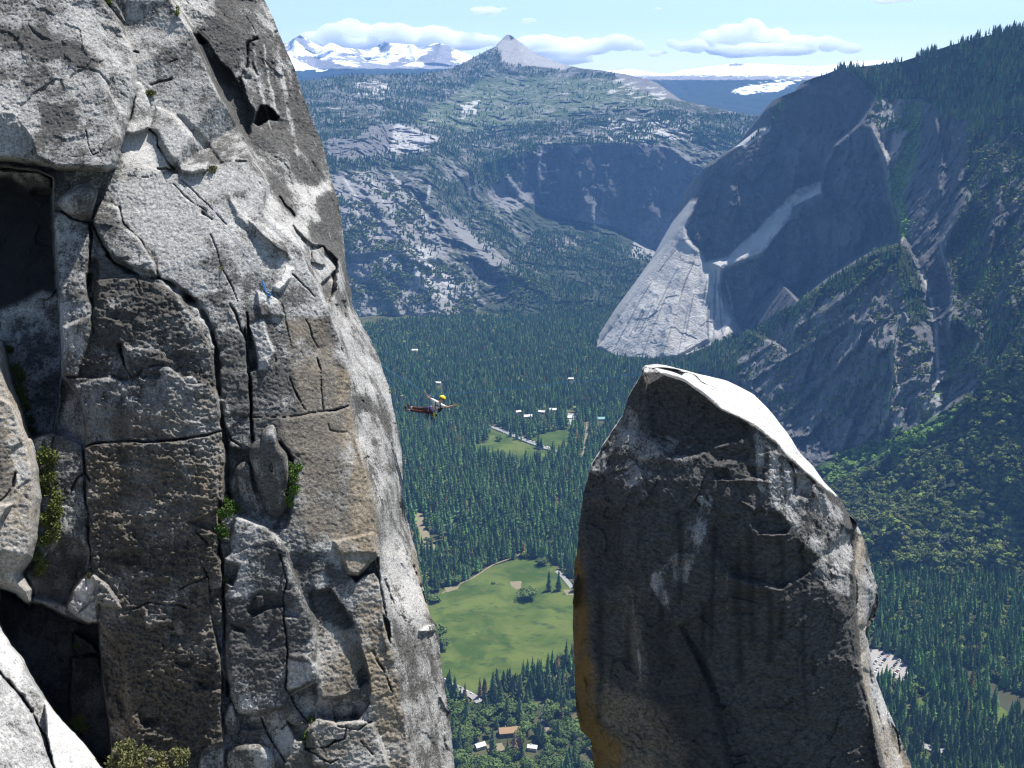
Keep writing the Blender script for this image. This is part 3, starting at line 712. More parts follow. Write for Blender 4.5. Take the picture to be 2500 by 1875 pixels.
CLIFF_U, CLIFF_V, CLIFF_Y = R.U, R.V, R.Y
def cliff_Y(u, v):
    r = int(np.clip(np.searchsorted(vr, v), 0, NR - 1))
    c = int(np.clip(round((u + 70) / (eu[r] + 70) * (NC - 1)), 0, NC - 1))
    return float(CLIFF_Y[r, c])

front_P = pt(R.U, R.V, R.Y)
du = np.array([1.5, 5, 12, 26, 50, 90, 160, 260]); dY = np.array([.25, .9, 2.2, 4.5, 8, 13, 20, 30])
Ub = eu[:, None] - du[None]; Yb = R.Y[:, -1:] + dY[None]
back_P = pt(Ub, np.repeat(vr[:, None], len(du), 1), Yb) + 0.25 * fbm(pt(Ub, np.repeat(vr[:, None], len(du), 1), Yb), 1.5, 3, 15)[..., None] * np.array([0.3, 1, 0.3])
allP = np.concatenate((front_P, back_P), 1)
# summit shoulder behind the topmost row
top = allP[0]; ext = [top + np.array([-0.6 * k, 4.0 * k, -0.15 * k * k]) for k in (3, 2, 1)]
allP = np.concatenate((np.stack(ext), allP), 0)
def padm(a):
    b = np.concatenate((a, np.repeat(a[:, -1:], len(du), 1)), 1)
    return np.concatenate((np.repeat(b[:1], 3, 0), b), 0)
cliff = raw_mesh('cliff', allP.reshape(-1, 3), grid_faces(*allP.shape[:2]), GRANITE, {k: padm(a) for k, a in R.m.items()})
tag(cliff, 'towering grey granite cliff with cracks and stacked blocks filling the left side', 'cliff', kind='structure')

# ------------------------------------------------------------------ spire
SL = T(9, (355, 76), (350, 105), (300, 190), (275, 270), (215, 360), (150, 470), (120, 580), (105, 690), (95, 820), (85, 845), (80, 1000), (78, 1100), (85, 1250), (90, 1420), (110, 1510), (150, 1550), (160, 1659)) + [(1460, 2100)]
SR = T(9, (372, 76), (395, 77.5), (430, 79), (470, 84), (550, 104), (650, 130), (720, 150), (800, 190), (860, 250), (930, 340), (980, 420), (1030, 470), (1080, 540), (1140, 600), (1165, 650), (1200, 690), (1240, 780), (1260, 880), (1285, 950), (1287, 1020), (1265, 1080), (1240, 1120), (1248, 1180), (1275, 1300), (1320, 1420), (1370, 1530), (1420, 1659)) + [(2310, 2100)]
Q = lambda *p: [(*T(9, (a, b))[0], y) for a, b, y in p]
sp_pts = Q((365, 70, 47.6), (355, 102, 46.9), (440, 107, 46.1), (520, 132, 45.6), (590, 182, 45.1), (660, 242, 44.7), (740, 277, 44.3), (825, 330, 44.0), (880, 372, 43.9), (930, 430, 43.8), (990, 482, 43.8), (1060, 545, 44.2),
    (400, 76, 48.3), (470, 84, 48.8), (550, 104, 49.0), (650, 129, 49.2), (720, 149, 49.2), (800, 188, 48.8), (862, 248, 48.2), (932, 338, 47.6), (982, 418, 47.2), (1032, 468, 47.0), (1082, 538, 46.8), (1142, 598, 46.6),
    (370, 150, 46.7), (500, 200, 45.8), (640, 280, 44.9), (760, 330, 44.4), (380, 345, 45.7), (500, 425, 44.6), (640, 390, 44.1), (760, 372, 43.95),
    (300, 190, 47.4), (275, 270, 47.2), (215, 360, 46.9), (150, 470, 46.5), (118, 580, 46.2), (95, 820, 45.4), (78, 1100, 44.5), (90, 1420, 43.5), (150, 1555, 43.1), (160, 1659, 42.9), (180, 2020, 42),
    (330, 420, 45.4), (260, 520, 44.9), (420, 520, 44.1), (640, 520, 43.2), (850, 560, 43.1), (960, 620, 43.3), (300, 760, 43.9), (520, 760, 42.8), (760, 740, 42.1), (930, 710, 42.5), (1050, 830, 42.9), (1150, 700, 44.5), (1100, 650, 44.3),
    (350, 1000, 43.2), (620, 1000, 41.9), (900, 1000, 41.6), (1090, 960, 42.4), (1150, 1080, 42.4), (1195, 900, 43.8), (1205, 1100, 43.2), (1220, 1250, 42.8), (1270, 1480, 42.2), (1320, 1659, 41.6),
    (150, 1000, 43.9), (170, 1350, 43.0), (300, 1400, 42.4), (620, 1400, 41.0), (1000, 1400, 40.8), (1180, 1250, 41.9), (1250, 1480, 41.6), (620, 1659, 40.3), (300, 1659, 41.8), (1000, 1659, 40.2), (1290, 1659, 41.0), (620, 2020, 39.5), (1100, 2020, 39.4),
    (1230, 740, 46.4), (1262, 880, 46.0), (1290, 980, 45.6), (1268, 1080, 45.2), (1242, 1120, 45.0), (1250, 1180, 44.9), (1278, 1300, 44.8), (1322, 1420, 44.6), (1372, 1530, 44.4), (1424, 1659, 44), (1560, 2020, 43))
sp_tin = tin(sp_pts)
sv = np.concatenate((897 + 60 * np.linspace(0, 1, 60, endpoint=False) ** 1.5, np.linspace(957, 1890, 400, endpoint=False), np.linspace(1890, 2100, 30)))
lx, rx = polyx(SL, sv), polyx(SR, sv)
jit = lambda s: 2.0 * fbm(np.stack((sv * 0.05, sv * 0 + s, sv * 0), -1), 1.0, 4, 70) * smooth(sv, 900, 960)
lx = lx + 1.6 * jit(3.0); rx = rx + jit(9.0)
NS = 330
tt = np.linspace(0, 1, NS)
Us = lx[:, None] + (rx - lx)[:, None] * tt[None]
Vs = np.repeat(sv[:, None], NS, 1)
S = Relief(Us, Vs, blur(sp_tin(Us, Vs), 2), 90)
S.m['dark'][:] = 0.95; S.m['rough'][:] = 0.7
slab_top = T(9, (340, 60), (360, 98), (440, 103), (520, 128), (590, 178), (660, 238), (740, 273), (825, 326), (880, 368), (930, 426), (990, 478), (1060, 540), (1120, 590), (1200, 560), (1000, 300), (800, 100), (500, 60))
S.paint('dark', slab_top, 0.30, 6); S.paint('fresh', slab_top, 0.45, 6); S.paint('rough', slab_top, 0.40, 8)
S.paint('dark', T(9, (300, 190), (370, 300), (600, 400), (640, 520), (300, 560), (130, 500), (210, 360)), 0.50, 14)  # sunlit ledges lightened in colour
S.paint('dark', T(9, (780, 300), (880, 380), (1000, 500), (1150, 640), (1190, 800), (1180, 1000), (1090, 960), (1020, 880), (1050, 830), (930, 700), (800, 560)), 0.44, 12)  # sunlit strip lightened in colour up to the shadow's edge
S.paint('dark', T(9, (560, 560), (640, 580), (620, 700), (560, 860), (480, 1000), (440, 1020), (360, 940), (500, 760)), 0.52, 12)
S.paint('wet_shade', T(9, (380, 160), (560, 160), (700, 250), (780, 300), (760, 360), (640, 380), (560, 420), (460, 420), (390, 350)), 0.25, 10)  # shade below the top slab painted in as a darker tone
S.paint('wet_shade', T(9, (130, 620), (280, 640), (280, 940), (340, 1000), (420, 1050), (560, 1160), (640, 1300), (700, 1500), (700, 1700), (420, 1700), (380, 1400), (340, 1100), (260, 960), (150, 940)), 0.35, 14)  # shaded lower front darkened in colour too
S.paint('ochre', T(9, (60, 780), (105, 790), (120, 900), (135, 1050), (140, 1200), (170, 1320), (150, 1400), (180, 1480), (280, 1560), (250, 1720), (60, 1720), (60, 1300)), 0.70, 15)
S.paint('tan', T(9, (140, 1250), (260, 1350), (420, 1420), (520, 1560), (520, 1720), (230, 1720), (150, 1400)), 0.7, 16)
S.paint('tan', T(9, (260, 940), (340, 940), (380, 1300), (340, 1350), (280, 1100)), 0.45, 12)
S.paint('tan', T(9, (1195, 720), (1230, 760), (1230, 1100), (1260, 1380), (1420, 1659), (1310, 1659), (1220, 1300), (1205, 1100), (1190, 880)), 0.75, 6)
S.paint('dark', T(9, (1195, 640), (1290, 950), (1240, 1120), (1420, 1659), (1310, 1659), (1220, 1300), (1205, 1100), (1190, 880)), 0.38, 6)
S.paint('fresh', T(9, (1290, 1350), (1380, 1530), (1430, 1670), (1370, 1659), (1290, 1450)), 0.6, 8)
S.paint('lime', T(9, (600, 400), (1000, 560), (1190, 800), (1190, 1000), (1000, 880), (640, 720)), 0.8, 20)
S.paint('lime', T(9, (700, 1000), (1100, 1100), (1200, 1600), (800, 1600)), 0.25, 40)
_r = np.random.default_rng(9)
for k in range(26):                                          # pale and black water streaks
    x0 = 180 + 920 * _r.random(); v0 = 380 + 700 * _r.random(); v1 = v0 + 150 + 380 * _r.random()
    S.stroke('dark' if k % 2 else 'wet_shade', T(9, (x0, v0), (x0 + 6 * _r.normal(), (v0 + v1) / 2), (x0 + 12 * _r.normal(), v1)), 8 + 9 * _r.random(), 0.60 if k % 2 else 0.6)
S.stroke('dark', T(9, (560, 560), (530, 760), (520, 1000)), 18, 0.56); S.stroke('dark', T(9, (610, 560), (600, 680), (570, 800)), 18, 0.54); S.stroke('dark', T(9, (400, 900), (440, 1000)), 16, 0.4)
S.stroke('dark', T(9, (310, 960), (330, 1150), (350, 1320)), 12, 0.5)
# relief
S.block(T(9, (370, 150), (480, 125), (600, 200), (700, 270), (775, 305), (770, 345), (640, 385), (560, 420), (470, 425), (385, 350)), -0.3, 9, 0, 0.1, -0.3)
S.crack(T(9, (620, 522), (700, 526), (760, 524), (860, 532)), 5, -0.28)
S.block(T(9, (640, 490), (690, 480), (700, 510), (650, 520)), -0.35, 6); S.block(T(9, (770, 470), (840, 480), (830, 515), (780, 510)), -0.35, 6)
S.block(T(9, (600, 400), (760, 385), (770, 440), (650, 450)), -0.3, 10, 0, 0, -0.5)
S.crack(T(9, (745, 605), (790, 630), (805, 660)), 6, -0.25); S.crack(T(9, (815, 742), (870, 742), (930, 735)), 5, -0.25)
S.block(T(9, (800, 640), (870, 650), (940, 700), (920, 735), (820, 735), (780, 690)), -0.4, 6, 0, 0, -0.5)
S.block(T(9, (660, 590), (740, 600), (780, 700), (860, 760), (960, 760), (1050, 830), (1000, 890), (900, 950), (700, 900), (620, 760)), -0.26, 8, 0, 0.2, -0.35)
S.crack(T(9, (820, 910), (870, 880), (900, 850)), 6, -0.2)
S.block(T(9, (1000, 890), (1060, 910), (1110, 980), (1160, 1080), (1200, 1250), (1260, 1500), (1290, 1700), (700, 1700), (600, 1300), (500, 1100), (700, 980), (900, 960)), -0.3, 4, 0, 0.1, -0.15)
S.block(T(9, (940, 500), (1000, 510), (1040, 530), (1010, 600), (960, 580)), -0.4, 6, 0, 0.3, 0); S.crack(T(9, (940, 450), (955, 500), (950, 570)), 5, 0.3)
S.block(T(9, (120, 490), (200, 500), (220, 560), (160, 580), (120, 570)), -0.35, 6); S.block(T(9, (130, 600), (280, 640), (280, 930), (150, 920)), -0.15, 8)
S.block(T(9, (300, 880), (380, 1000), (440, 1040), (560, 1160), (640, 1350), (420, 1400), (350, 1100)), -0.15, 8)
S.block(T(9, (270, 330), (420, 350), (580, 420), (560, 470), (300, 440), (220, 430)), 0.25, 12, 20)
S.crack(T(9, (495, 92), (540, 95), (565, 108), (580, 130), (600, 140)), 2.5, 0.12); S.crack(T(9, (540, 100), (600, 128)), 2.2, 0.1)
S.block(T(9, (490, 88), (545, 92), (570, 108), (540, 108)), 0.1, 2)
S.block(T(9, (1198, 640), (1300, 940), (1240, 1120), (1430, 1659), (1310, 1659), (1215, 1250), (1202, 1100), (1192, 880)), -0.3, 3)
S.block(T(9, (1240, 960), (1290, 950), (1290, 1030), (1262, 1080), (1235, 1110)), -0.4, 5, 0, 0, -0.8)
S.crack(T(9, (780, 1430), (880, 1425), (960, 1440)), 6, -0.15); S.block(T(9, (1195, 1260), (1222, 1260), (1225, 1300), (1200, 1290)), 0.3, 3)
P = pt(S.U, S.V, S.Y); rg = S.m['rough']
Pw = P + 0.3 * fbm(P, 0.9, 3, 129)[..., None]
S.Y += 0.10 * fbm(P, 2.6, 4, 131) * (0.35 + rg) + smooth(rg, 0.2, 0.6) * (0.08 * facets(Pw, 1.7, 135) + 0.045 * facets(Pw, 0.6, 136))
S.Y += rg * (0.14 * fbm(P, 0.8, 4, 141, stretch=(0.9, 0.9, 1.5)) + 0.08 * fbm(P, 0.3, 3, 147, True))
S.Y += (0.02 + 0.05 * rg) * fbm(P, 0.16, 3, 153)
fr = pt(S.U, S.V, S.Y)
# the far side closes each ring at its own thickness
nb = 60
ang = np.linspace(0, np.pi, nb + 2)[1:-1]
PL, PR = fr[:, 0], fr[:, -1]
ctr = 0.5 * (PL + PR); half = 0.5 * (PL - PR)
depth = np.minimum(4.2, 0.15 + 0.42 * np.linalg.norm(half, axis=1) * 1.6)
bk = ctr[:, None] - half[:, None] * np.cos(ang)[None, :, None] + np.array([0.06, 1, 0.0])[None, None] * (depth[:, None] * np.sin(ang)[None])[..., None]
bk += 0.2 * fbm(bk, 1.6, 3, 160)[..., None] * np.array([0.2, 1, 0]) * np.sin(ang)[None, :, None]
ring = np.concatenate((fr, bk), 1)
padS = lambda a: np.concatenate((a, np.repeat(a[:, -1:], nb, 1)), 1)
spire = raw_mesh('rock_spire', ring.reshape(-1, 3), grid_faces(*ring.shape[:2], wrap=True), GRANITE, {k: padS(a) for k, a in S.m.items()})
tag(spire, 'free-standing dark granite spire with a bright sloping top in front of the valley', 'rock spire')
SPIRE_POLY = list(zip(lx, sv)) + list(zip(rx, sv))[::-1]
CLIFF_POLY = [(-200, -300)] + list(zip(eu, vr)) + [(-200, 2100)]
# ------------------------------------------------------------------ terrain materials
def terrain_mat(name, s=1.0, light=(0.30, 0.29, 0.275), dark=(0.088, 0.09, 0.093), veg_col=(0.024, 0.035, 0.017), band=(0.012, 0.012, 0.0022)):
    t = NT(name)
    p = t.pos()
    veg, pale, stain_shade, snow, patch = t.attr('veg'), t.attr('pale'), t.attr('stain_shade'), t.attr('snow'), t.attr('patch')
    n1 = t.noise(p, 0.035 * s, 7, 0.68)
    n2 = t.noise(p, 0.008 * s, 5, 0.6)
    n3 = t.noise(t.pos(tuple(b * s for b in band)), 1.0, 6, 0.65)
    n5 = t.noise(p, 0.11 * s, 5, 0.7)
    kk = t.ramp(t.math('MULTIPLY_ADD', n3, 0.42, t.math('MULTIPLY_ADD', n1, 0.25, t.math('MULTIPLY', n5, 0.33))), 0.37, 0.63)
    k = t.math('MULTIPLY_ADD', kk, 0.75, t.math('MULTIPLY', t.math('SUBTRACT', stain_shade, 0.5), 1.15))
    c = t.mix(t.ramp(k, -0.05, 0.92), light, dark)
    c = t.mix(1.0, c, t.mix(t.ramp(t.math('MULTIPLY_ADD', n3, 0.6, t.math('MULTIPLY', n5, 0.4)), 0.34, 0.66), (0.55, 0.55, 0.57), (1.5, 1.48, 1.45)), 'MULTIPLY')
    c = t.mix(t.math('MULTIPLY', pale, t.ramp(n1, 0.25, 0.65)), c, (0.46, 0.45, 0.425))
    vn = t.ramp(t.math('ADD', t.math('MULTIPLY_ADD', n1, 0.7, t.math('MULTIPLY', n2, 0.5)), t.math('MULTIPLY', t.math('SUBTRACT', veg, 0.5), 1.1)), 0.52, 0.68)
    vc = t.mix(n2, tuple(x * 0.7 for x in veg_col), tuple(x * 1.35 for x in veg_col))
    c = t.mix(vn, c, vc)
    grass = t.attr('grass')
    c = t.mix(t.math('MULTIPLY', grass, t.ramp(n1, 0.3, 0.55)), c, t.mix(n2, (0.085, 0.15, 0.035), (0.16, 0.25, 0.06)))
    n6 = t.noise(t.pos((0.010, 0.010, 0.034)), 1.0, 6, 0.68)
    pm = t.ramp(t.math('ADD', n6, t.math('SUBTRACT', patch, 0.5)), 0.50, 0.58)
    c = t.mix(t.math('MULTIPLY', pm, t.ramp(patch, 0.05, 0.15)), c, t.mix(n1, (0.30, 0.29, 0.26), (0.44, 0.43, 0.40)))
    sn = t.ramp(t.math('ADD', t.math('MULTIPLY', n1, 0.9), t.math('SUBTRACT', snow, 0.62)), 0.34, 0.44)
    c = t.mix(t.math('MULTIPLY', sn, t.ramp(snow, 0.02, 0.1)), c, (0.88, 0.90, 0.93))
    nb = t.bump(t.math('MULTIPLY_ADD', n3, 0.8, t.math('MULTIPLY', n5, 0.7)), 9.0 / s, 0.9)
    return t.done(c, 0.95, nb, 0.1)

ROCK_FAR = terrain_mat('valley_granite', dark=(0.062, 0.064, 0.067))
ROCK_MID = terrain_mat('mountain_granite', light=(0.215, 0.21, 0.20), dark=(0.075, 0.077, 0.08), veg_col=(0.034, 0.044, 0.026))
GROUND = None

def sample_poly(polys, n, ev_reject=None):
    a = np.concatenate([np.array(p) for p in polys]); lo, hi = a.min(0), a.max(0)
    out = []
    while len(out) < n:
        q = lo + rng.random((n * 3, 2)) * (hi - lo)
        m = np.zeros(len(q), bool)
        for p in polys:
            m |= in_poly(p, q[:, 0], q[:, 1])
        out.extend(q[m].tolist())
    return np.array(out[:n])

class Terrain:
    """a mountainside: piecewise planar control mesh, refined with ridged noise, seen through nothing but its own shape"""
    def __init__(s, pts, u, vtop, vbot, rows, noise, seed, edges=(), calm=(), soften=1, crag=()):
        s.ev = tin(pts, edges)
        s.u = u
        t = np.linspace(0, 1, rows)
        s.U = np.repeat(u[None], rows, 0)
        s.V = vtop[None] + (vbot - vtop)[None] * t[:, None]
        Y = blur(s.ev(s.U, s.V), soften)
        P = pt(s.U, s.V, Y)
        am = np.ones_like(Y)
        for po, f_ in calm:
            d = seg_dist(po, s.U, s.V, True); d = np.where(in_poly(po, s.U, s.V), d, -d)
            m = smooth(d, -8, 12); am = am * (1 - m) + f_ * m
        for sc, amp, oc, rid, st in noise:
            seed += 11
            Y = Y + am * amp * fbm(P, sc, oc, seed, rid, st) * np.minimum(1, 0.25 + t[:, None] * 6)
        for k, (sc, amp) in enumerate(crag):
            Q = P + 0.25 * sc * fbm(P, sc * 0.8, 3, seed + 50)[..., None]
            Y = Y + am * amp * facets(Q * np.array([1, 1, 0.6]), sc, seed + k) * np.minimum(1, 0.25 + t[:, None] * 6)
        s.Y = Y
        s.P = pt(s.U, s.V, Y)
        s.at = {k: np.zeros_like(Y) for k in ('veg', 'pale', 'stain_shade', 'snow', 'grass', 'patch')}
        s.at['stain_shade'][:] = 0.5
        w = 9.0
        s.wu = s.U + w * fbm(s.P, 260, 4, seed + 3); s.wv = s.V + w * fbm(s.P, 260, 4, seed + 5)
    def paint(s, k, poly, val, soft=8):
        a = np.array(poly); mg = soft + 2
        ix = np.nonzero((s.wu > a[:, 0].min() - mg) & (s.wu < a[:, 0].max() + mg) & (s.wv > a[:, 1].min() - mg) & (s.wv < a[:, 1].max() + mg))
        d = seg_dist(poly, s.wu[ix], s.wv[ix], True)
        d = np.where(in_poly(poly, s.wu[ix], s.wv[ix]), d, -d)
        m = smooth(d, -soft, soft)
        s.at[k][ix] = s.at[k][ix] * (1 - m) + val * m
    def stroke(s, k, pts, w, val):
        d = seg_dist(pts, s.wu, s.wv)
        m = np.exp(-(d / (w * 0.7)) ** 2)
        s.at[k] = s.at[k] * (1 - m) + val * m
    def ridge(s, pts, w, h):
        d = seg_dist(pts, s.U, s.V)
        s.Y = s.Y - h * np.exp(-(d / w) ** 2); s.P = pt(s.U, s.V, s.Y)
    def build(s, name, mat, back=((120, -40), (500, -250), (1500, -900))):
        top = s.P[0]
        rows = [top + np.array([0, b, z]) for b, z in back[::-1]]
        P = np.concatenate((np.stack(rows), s.P), 0)
        nb = len(back)
        at = {k: np.concatenate((np.repeat(a[:1], nb, 0), a), 0) for k, a in s.at.items()}
        o = raw_mesh(name, P.reshape(-1, 3), grid_faces(*P.shape[:2]), mat, at)
        return tag(o, kind='structure')
    def at_uv(s, u, v):
        """ground point under image position(s)"""
        c = np.clip(np.round((u - s.u[0]) / (s.u[-1] - s.u[0]) * (len(s.u) - 1)).astype(int), 0, len(s.u) - 1)
        v0 = s.V[0, c]; v1 = s.V[-1, c]
        r = np.clip(np.round((v - v0) / (v1 - v0) * (s.V.shape[0] - 1)).astype(int), 0, s.V.shape[0] - 1)
        ok = (v >= v0) & (v <= v1)
        return s.P[r, c], ok
    def scatter_mask(s, field, n):
        """n points spread over the surface in proportion to field x visible area"""
        A = field.copy()
        pr = A.ravel() / A.sum()
        k = rng.choice(len(pr), n, p=pr)
        r, c = np.unravel_index(k, A.shape)
        r = np.clip(r, 0, A.shape[0] - 2); c = np.clip(c, 0, A.shape[1] - 2)
        a, b = rng.random(n)[:, None], rng.random(n)[:, None]
        P = s.P
        return (P[r, c] * (1 - a) + P[r + 1, c] * a) * (1 - b) + (P[r, c + 1] * (1 - a) + P[r + 1, c + 1] * a) * b

# ------------------------------------------------------------------ right-hand mountain
rm_sky = [(1425, 905), (1440, 880), (1452, 859), (1469, 830), (1582, 678), (1639, 599), (1706, 480), (1734, 407), (1785, 370), (1820, 350), (1881, 301), (1893, 260), (1910, 235), (1966, 212), (1985, 190), (2023, 179), (2047, 168), (2068, 166), (2141, 158), (2203, 150), (2316, 112), (2407, 88), (2500, 66), (2640, 30)]
rm_pts = [(1425, 905, 3640), (1440, 880, 3780), (1452, 859, 3800), (1469, 830, 3830), (1582, 678, 3930), (1639, 599, 3990), (1706, 480, 4060), (1734, 407, 4080), (1820, 350, 4090), (1881, 301, 4090), (1893, 260, 4080), (1966, 212, 4020), (2023, 179, 3930), (2047, 167, 3900), (2068, 164, 3900), (2141, 155, 3900), (2203, 147, 3800), (2316, 107, 3500), (2407, 85, 3300), (2500, 62, 3150), (2650, 25, 3000),
    (2141, 220, 3770), (2137, 244, 3720), (2100, 301, 3665), (2039, 354, 3735), (2011, 407, 3750), (2007, 452, 3725),
    (2133, 238, 3840), (2094, 299, 3870), (2032, 352, 3900), (2003, 405, 3915), (1999, 446, 3915),
    (1900, 400, 3975), (1800, 480, 3990), (1720, 540, 4000), (1925, 505, 3925), (1862, 558, 3930), (1780, 623, 3935), (1724, 634, 3938), (1690, 590, 3968),
    (1862, 615, 3760), (1767, 655, 3820), (1925, 535, 3765), (2003, 474, 3680),
    (1762, 708, 3835), (1789, 771, 3790), (1812, 812, 3740), (1726, 835, 3700), (1654, 875, 3640), (1590, 884, 3650), (1500, 876, 3720), (1600, 760, 3790), (1690, 720, 3830),
    (1825, 801, 3770), (1952, 729, 3755), (2020, 675, 3690), (2133, 607, 3570), (2190, 588, 3470), (1900, 680, 3800), (2060, 520, 3680),
    (2129, 313, 3640), (2157, 378, 3590), (2166, 431, 3560), (2186, 529, 3480),
    (2175, 250, 3700), (2239, 244, 3600), (2222, 346, 3500), (2194, 423, 3420), (2180, 468, 3380), (2194, 520, 3250), (2207, 570, 3100), (2241, 645, 2850), (2269, 703, 2700), (2278, 794, 2550), (2287, 862, 2450), (2291, 1011, 2250),
    (1750, 850, 3400), (1700, 880, 3480), (1825, 811, 3250), (1952, 739, 3010), (2020, 685, 2900), (2133, 617, 2800), (2196, 599, 2750),
    (1771, 907, 3100), (1850, 960, 2850), (1898, 1011, 2750), (2056, 1100, 2480), (2133, 1083, 2400), (2201, 1033, 2330), (2000, 800, 2800), (2080, 950, 2590), (2100, 800, 2640), (2200, 700, 2660), (2220, 860, 2460), (1940, 860, 2850), (2180, 940, 2440),
    (2300, 500, 2980), (2323, 722, 2650), (2305, 604, 2780), (2359, 500, 2800), (2318, 825, 2520), (2330, 940, 2330), (2400, 700, 2540), (2400, 400, 2900), (2300, 300, 3250), (2450, 250, 3000), (2500, 500, 2620), (2500, 700, 2330), (2420, 200, 3180), (2270, 200, 3620), (2340, 780, 2420), (2400, 830, 2330), (2440, 560, 2640), (2460, 400, 2820),
    (2400, 950, 2180), (2500, 870, 2130), (2400, 1200, 2000), (2250, 1250, 2000), (2130, 1480, 1813), (2300, 1490, 1795), (2500, 1510, 1770), (2000, 1330, 2080), (1900, 1150, 2540), (1850, 1100, 2690), (1780, 960, 3080), (1700, 910, 3400), (1600, 905, 3560), (1500, 905, 3600),
    (1425, 1000, 3100), (1700, 1000, 2990), (1900, 1250, 2250), (2000, 1500, 1780), (2300, 1620, 1600), (2650, 1640, 1590), (2650, 1500, 1790), (2650, 870, 2050), (2650, 500, 2500), (2650, 300, 2750), (1425, 1640, 1500), (2000, 1640, 1500)]
apron = [(1452, 850), (1582, 670), (1639, 592), (1698, 488), (1704, 494), (1676, 556), (1684, 584), (1712, 612), (1724, 636), (1780, 625), (1946, 466), (2005, 446), (2005, 472), (1936, 500), (1924, 530), (1888, 578), (1852, 625), (1767, 655), (1762, 708), (1789, 771), (1812, 812), (1726, 840), (1654, 878), (1590, 886), (1500, 880)]
main_face = [(1900, 200), (2068, 180), (2137, 244), (2039, 354), (2007, 450), (1925, 500), (1780, 620), (1700, 600), (1740, 420), (1881, 310)]
u = np.linspace(1454, 2640, 560)
RM = Terrain(rm_pts, u, np.interp(u, [q[0] for q in rm_sky], [q[1] for q in rm_sky]), np.interp(u, [1425, 1700, 1850, 1950, 2050, 2130, 2650], [915, 925, 1120, 1260, 1440, 1540, 1560]), 620,
             [(420, 60, 4, True, (1, 1, .45)), (130, 34, 4, True, (1, 1, .45)), (42, 13, 4, True, (1, 1, .5)), (14, 4, 2, False, (1, 1, .6))], 200, calm=[(apron, 0.14), (main_face, 0.8)], soften=7, crag=((62, 14), (24, 5.5)))
for q, w_, h_ in (([(2129, 313), (2157, 378), (2168, 431), (2186, 529), (2196, 580)], 9, 45), ([(2039, 354), (2011, 407), (2007, 450)], 8, 30), ([(2359, 480), (2310, 590), (2305, 620), (2327, 703), (2318, 825)], 12, 70), ([(2455, 420), (2420, 560), (2400, 700), (2370, 800)], 14, 60), ([(2560, 420), (2500, 600), (2460, 760)], 16, 60), ([(2280, 290), (2300, 380), (2290, 460)], 10, 40), ([(2380, 280), (2360, 360), (2340, 450)], 12, 40),
                  ([(1780, 905), (1900, 830), (2064, 725), (2150, 650)], 8, 35), ([(1830, 930), (1960, 850), (2080, 780)], 7, 30), ([(1930, 1000), (2040, 900), (2130, 790)], 8, 30), ([(2056, 1090), (2110, 960), (2150, 850)], 9, 30), ([(2150, 1070), (2185, 940), (2180, 830)], 8, 30),
                  ([(2239, 250), (2222, 346), (2194, 423), (2180, 468), (2194, 520), (2207, 570), (2241, 645), (2269, 703), (2278, 794), (2290, 900)], 9, -14), ([(1690, 600), (1650, 720), (1620, 860)], 12, 14), ([(1850, 280), (1800, 420), (1780, 560)], 18, 18), ([(1990, 230), (1960, 340), (1930, 460)], 16, 18), ([(2090, 480), (2100, 560), (2080, 640)], 14, 20)):
    RM.ridge(q, w_, h_)
at = RM.at
at['veg'][:] = 0.30; at['stain_shade'][:] = 0.80  # rock darkened overall for its shaded faces; sunlit slabs are lightened below
RM.paint('veg', apron, -0.3, 4); RM.paint('stain_shade', apron, 0.20, 5); RM.paint('pale', apron, 0.75, 5)
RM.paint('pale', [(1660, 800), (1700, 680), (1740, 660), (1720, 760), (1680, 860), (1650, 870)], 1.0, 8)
RM.paint('pale', [(1767, 640), (1780, 622), (1852, 562), (1946, 464), (2006, 444), (2006, 474), (1936, 502), (1924, 532), (1888, 580), (1852, 627)], 1.0, 4); RM.paint('stain_shade', [(1767, 640), (1780, 622), (1852, 562), (1946, 464), (2006, 444), (2006, 474), (1936, 502), (1924, 532), (1888, 580), (1852, 627)], 0.1, 4)  # band lightened in colour so it looks as sunlit as the apron
_r = np.random.default_rng(21)
for k in range(46):                                          # fall-line streaks fanning down the slab
    f = _r.random(); g0 = 0.05 + 0.7 * _r.random(); g1 = g0 + 0.15 + 0.4 * _r.random()
    pa = np.array([1660 + 105 * f, 592 + 60 * f]); pb = np.array([1478 + 330 * f, 872 - 40 * max(0, f - .5)])
    cv = lambda g: tuple(pa + (pb - pa) * g + np.array([-26 * (1 - f) * g * (1 - g) * 4 * 0.5, 0]))
    q = [cv(g0), cv((g0 + g1) / 2), cv(min(1, g1))]
    if k % 3 == 0: RM.ridge(q, 5 + 6 * _r.random(), 5 * _r.normal())
    if k % 2: RM.stroke('stain_shade', q, 1.6 + 2.6 * _r.random(), 0.6 + 0.35 * _r.random()); RM.stroke('pale', q, 2.5, 0.25)
    else: RM.stroke('pale', q, 3 + 4 * _r.random(), 1.0)
RM.paint('veg', main_face, -0.1, 6); RM.paint('stain_shade', main_face, 0.88, 6)  # shade of the main face deepened in its colour
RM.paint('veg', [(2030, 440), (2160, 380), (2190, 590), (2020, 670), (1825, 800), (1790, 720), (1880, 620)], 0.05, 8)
RM.paint('stain_shade', [(2010, 460), (2040, 360), (2130, 320), (2165, 430), (2190, 590), (2020, 670), (1825, 800), (1795, 720), (1870, 630)], 0.86, 8)  # second buttress: shade painted in as darker rock
RM.paint('pale', [(1810, 350), (1850, 320), (1884, 303), (1880, 318), (1840, 345), (1815, 360)], 0.9, 3); RM.paint('stain_shade', [(1810, 350), (1850, 320), (1884, 303), (1880, 318), (1840, 345), (1815, 360)], 0.2, 3)
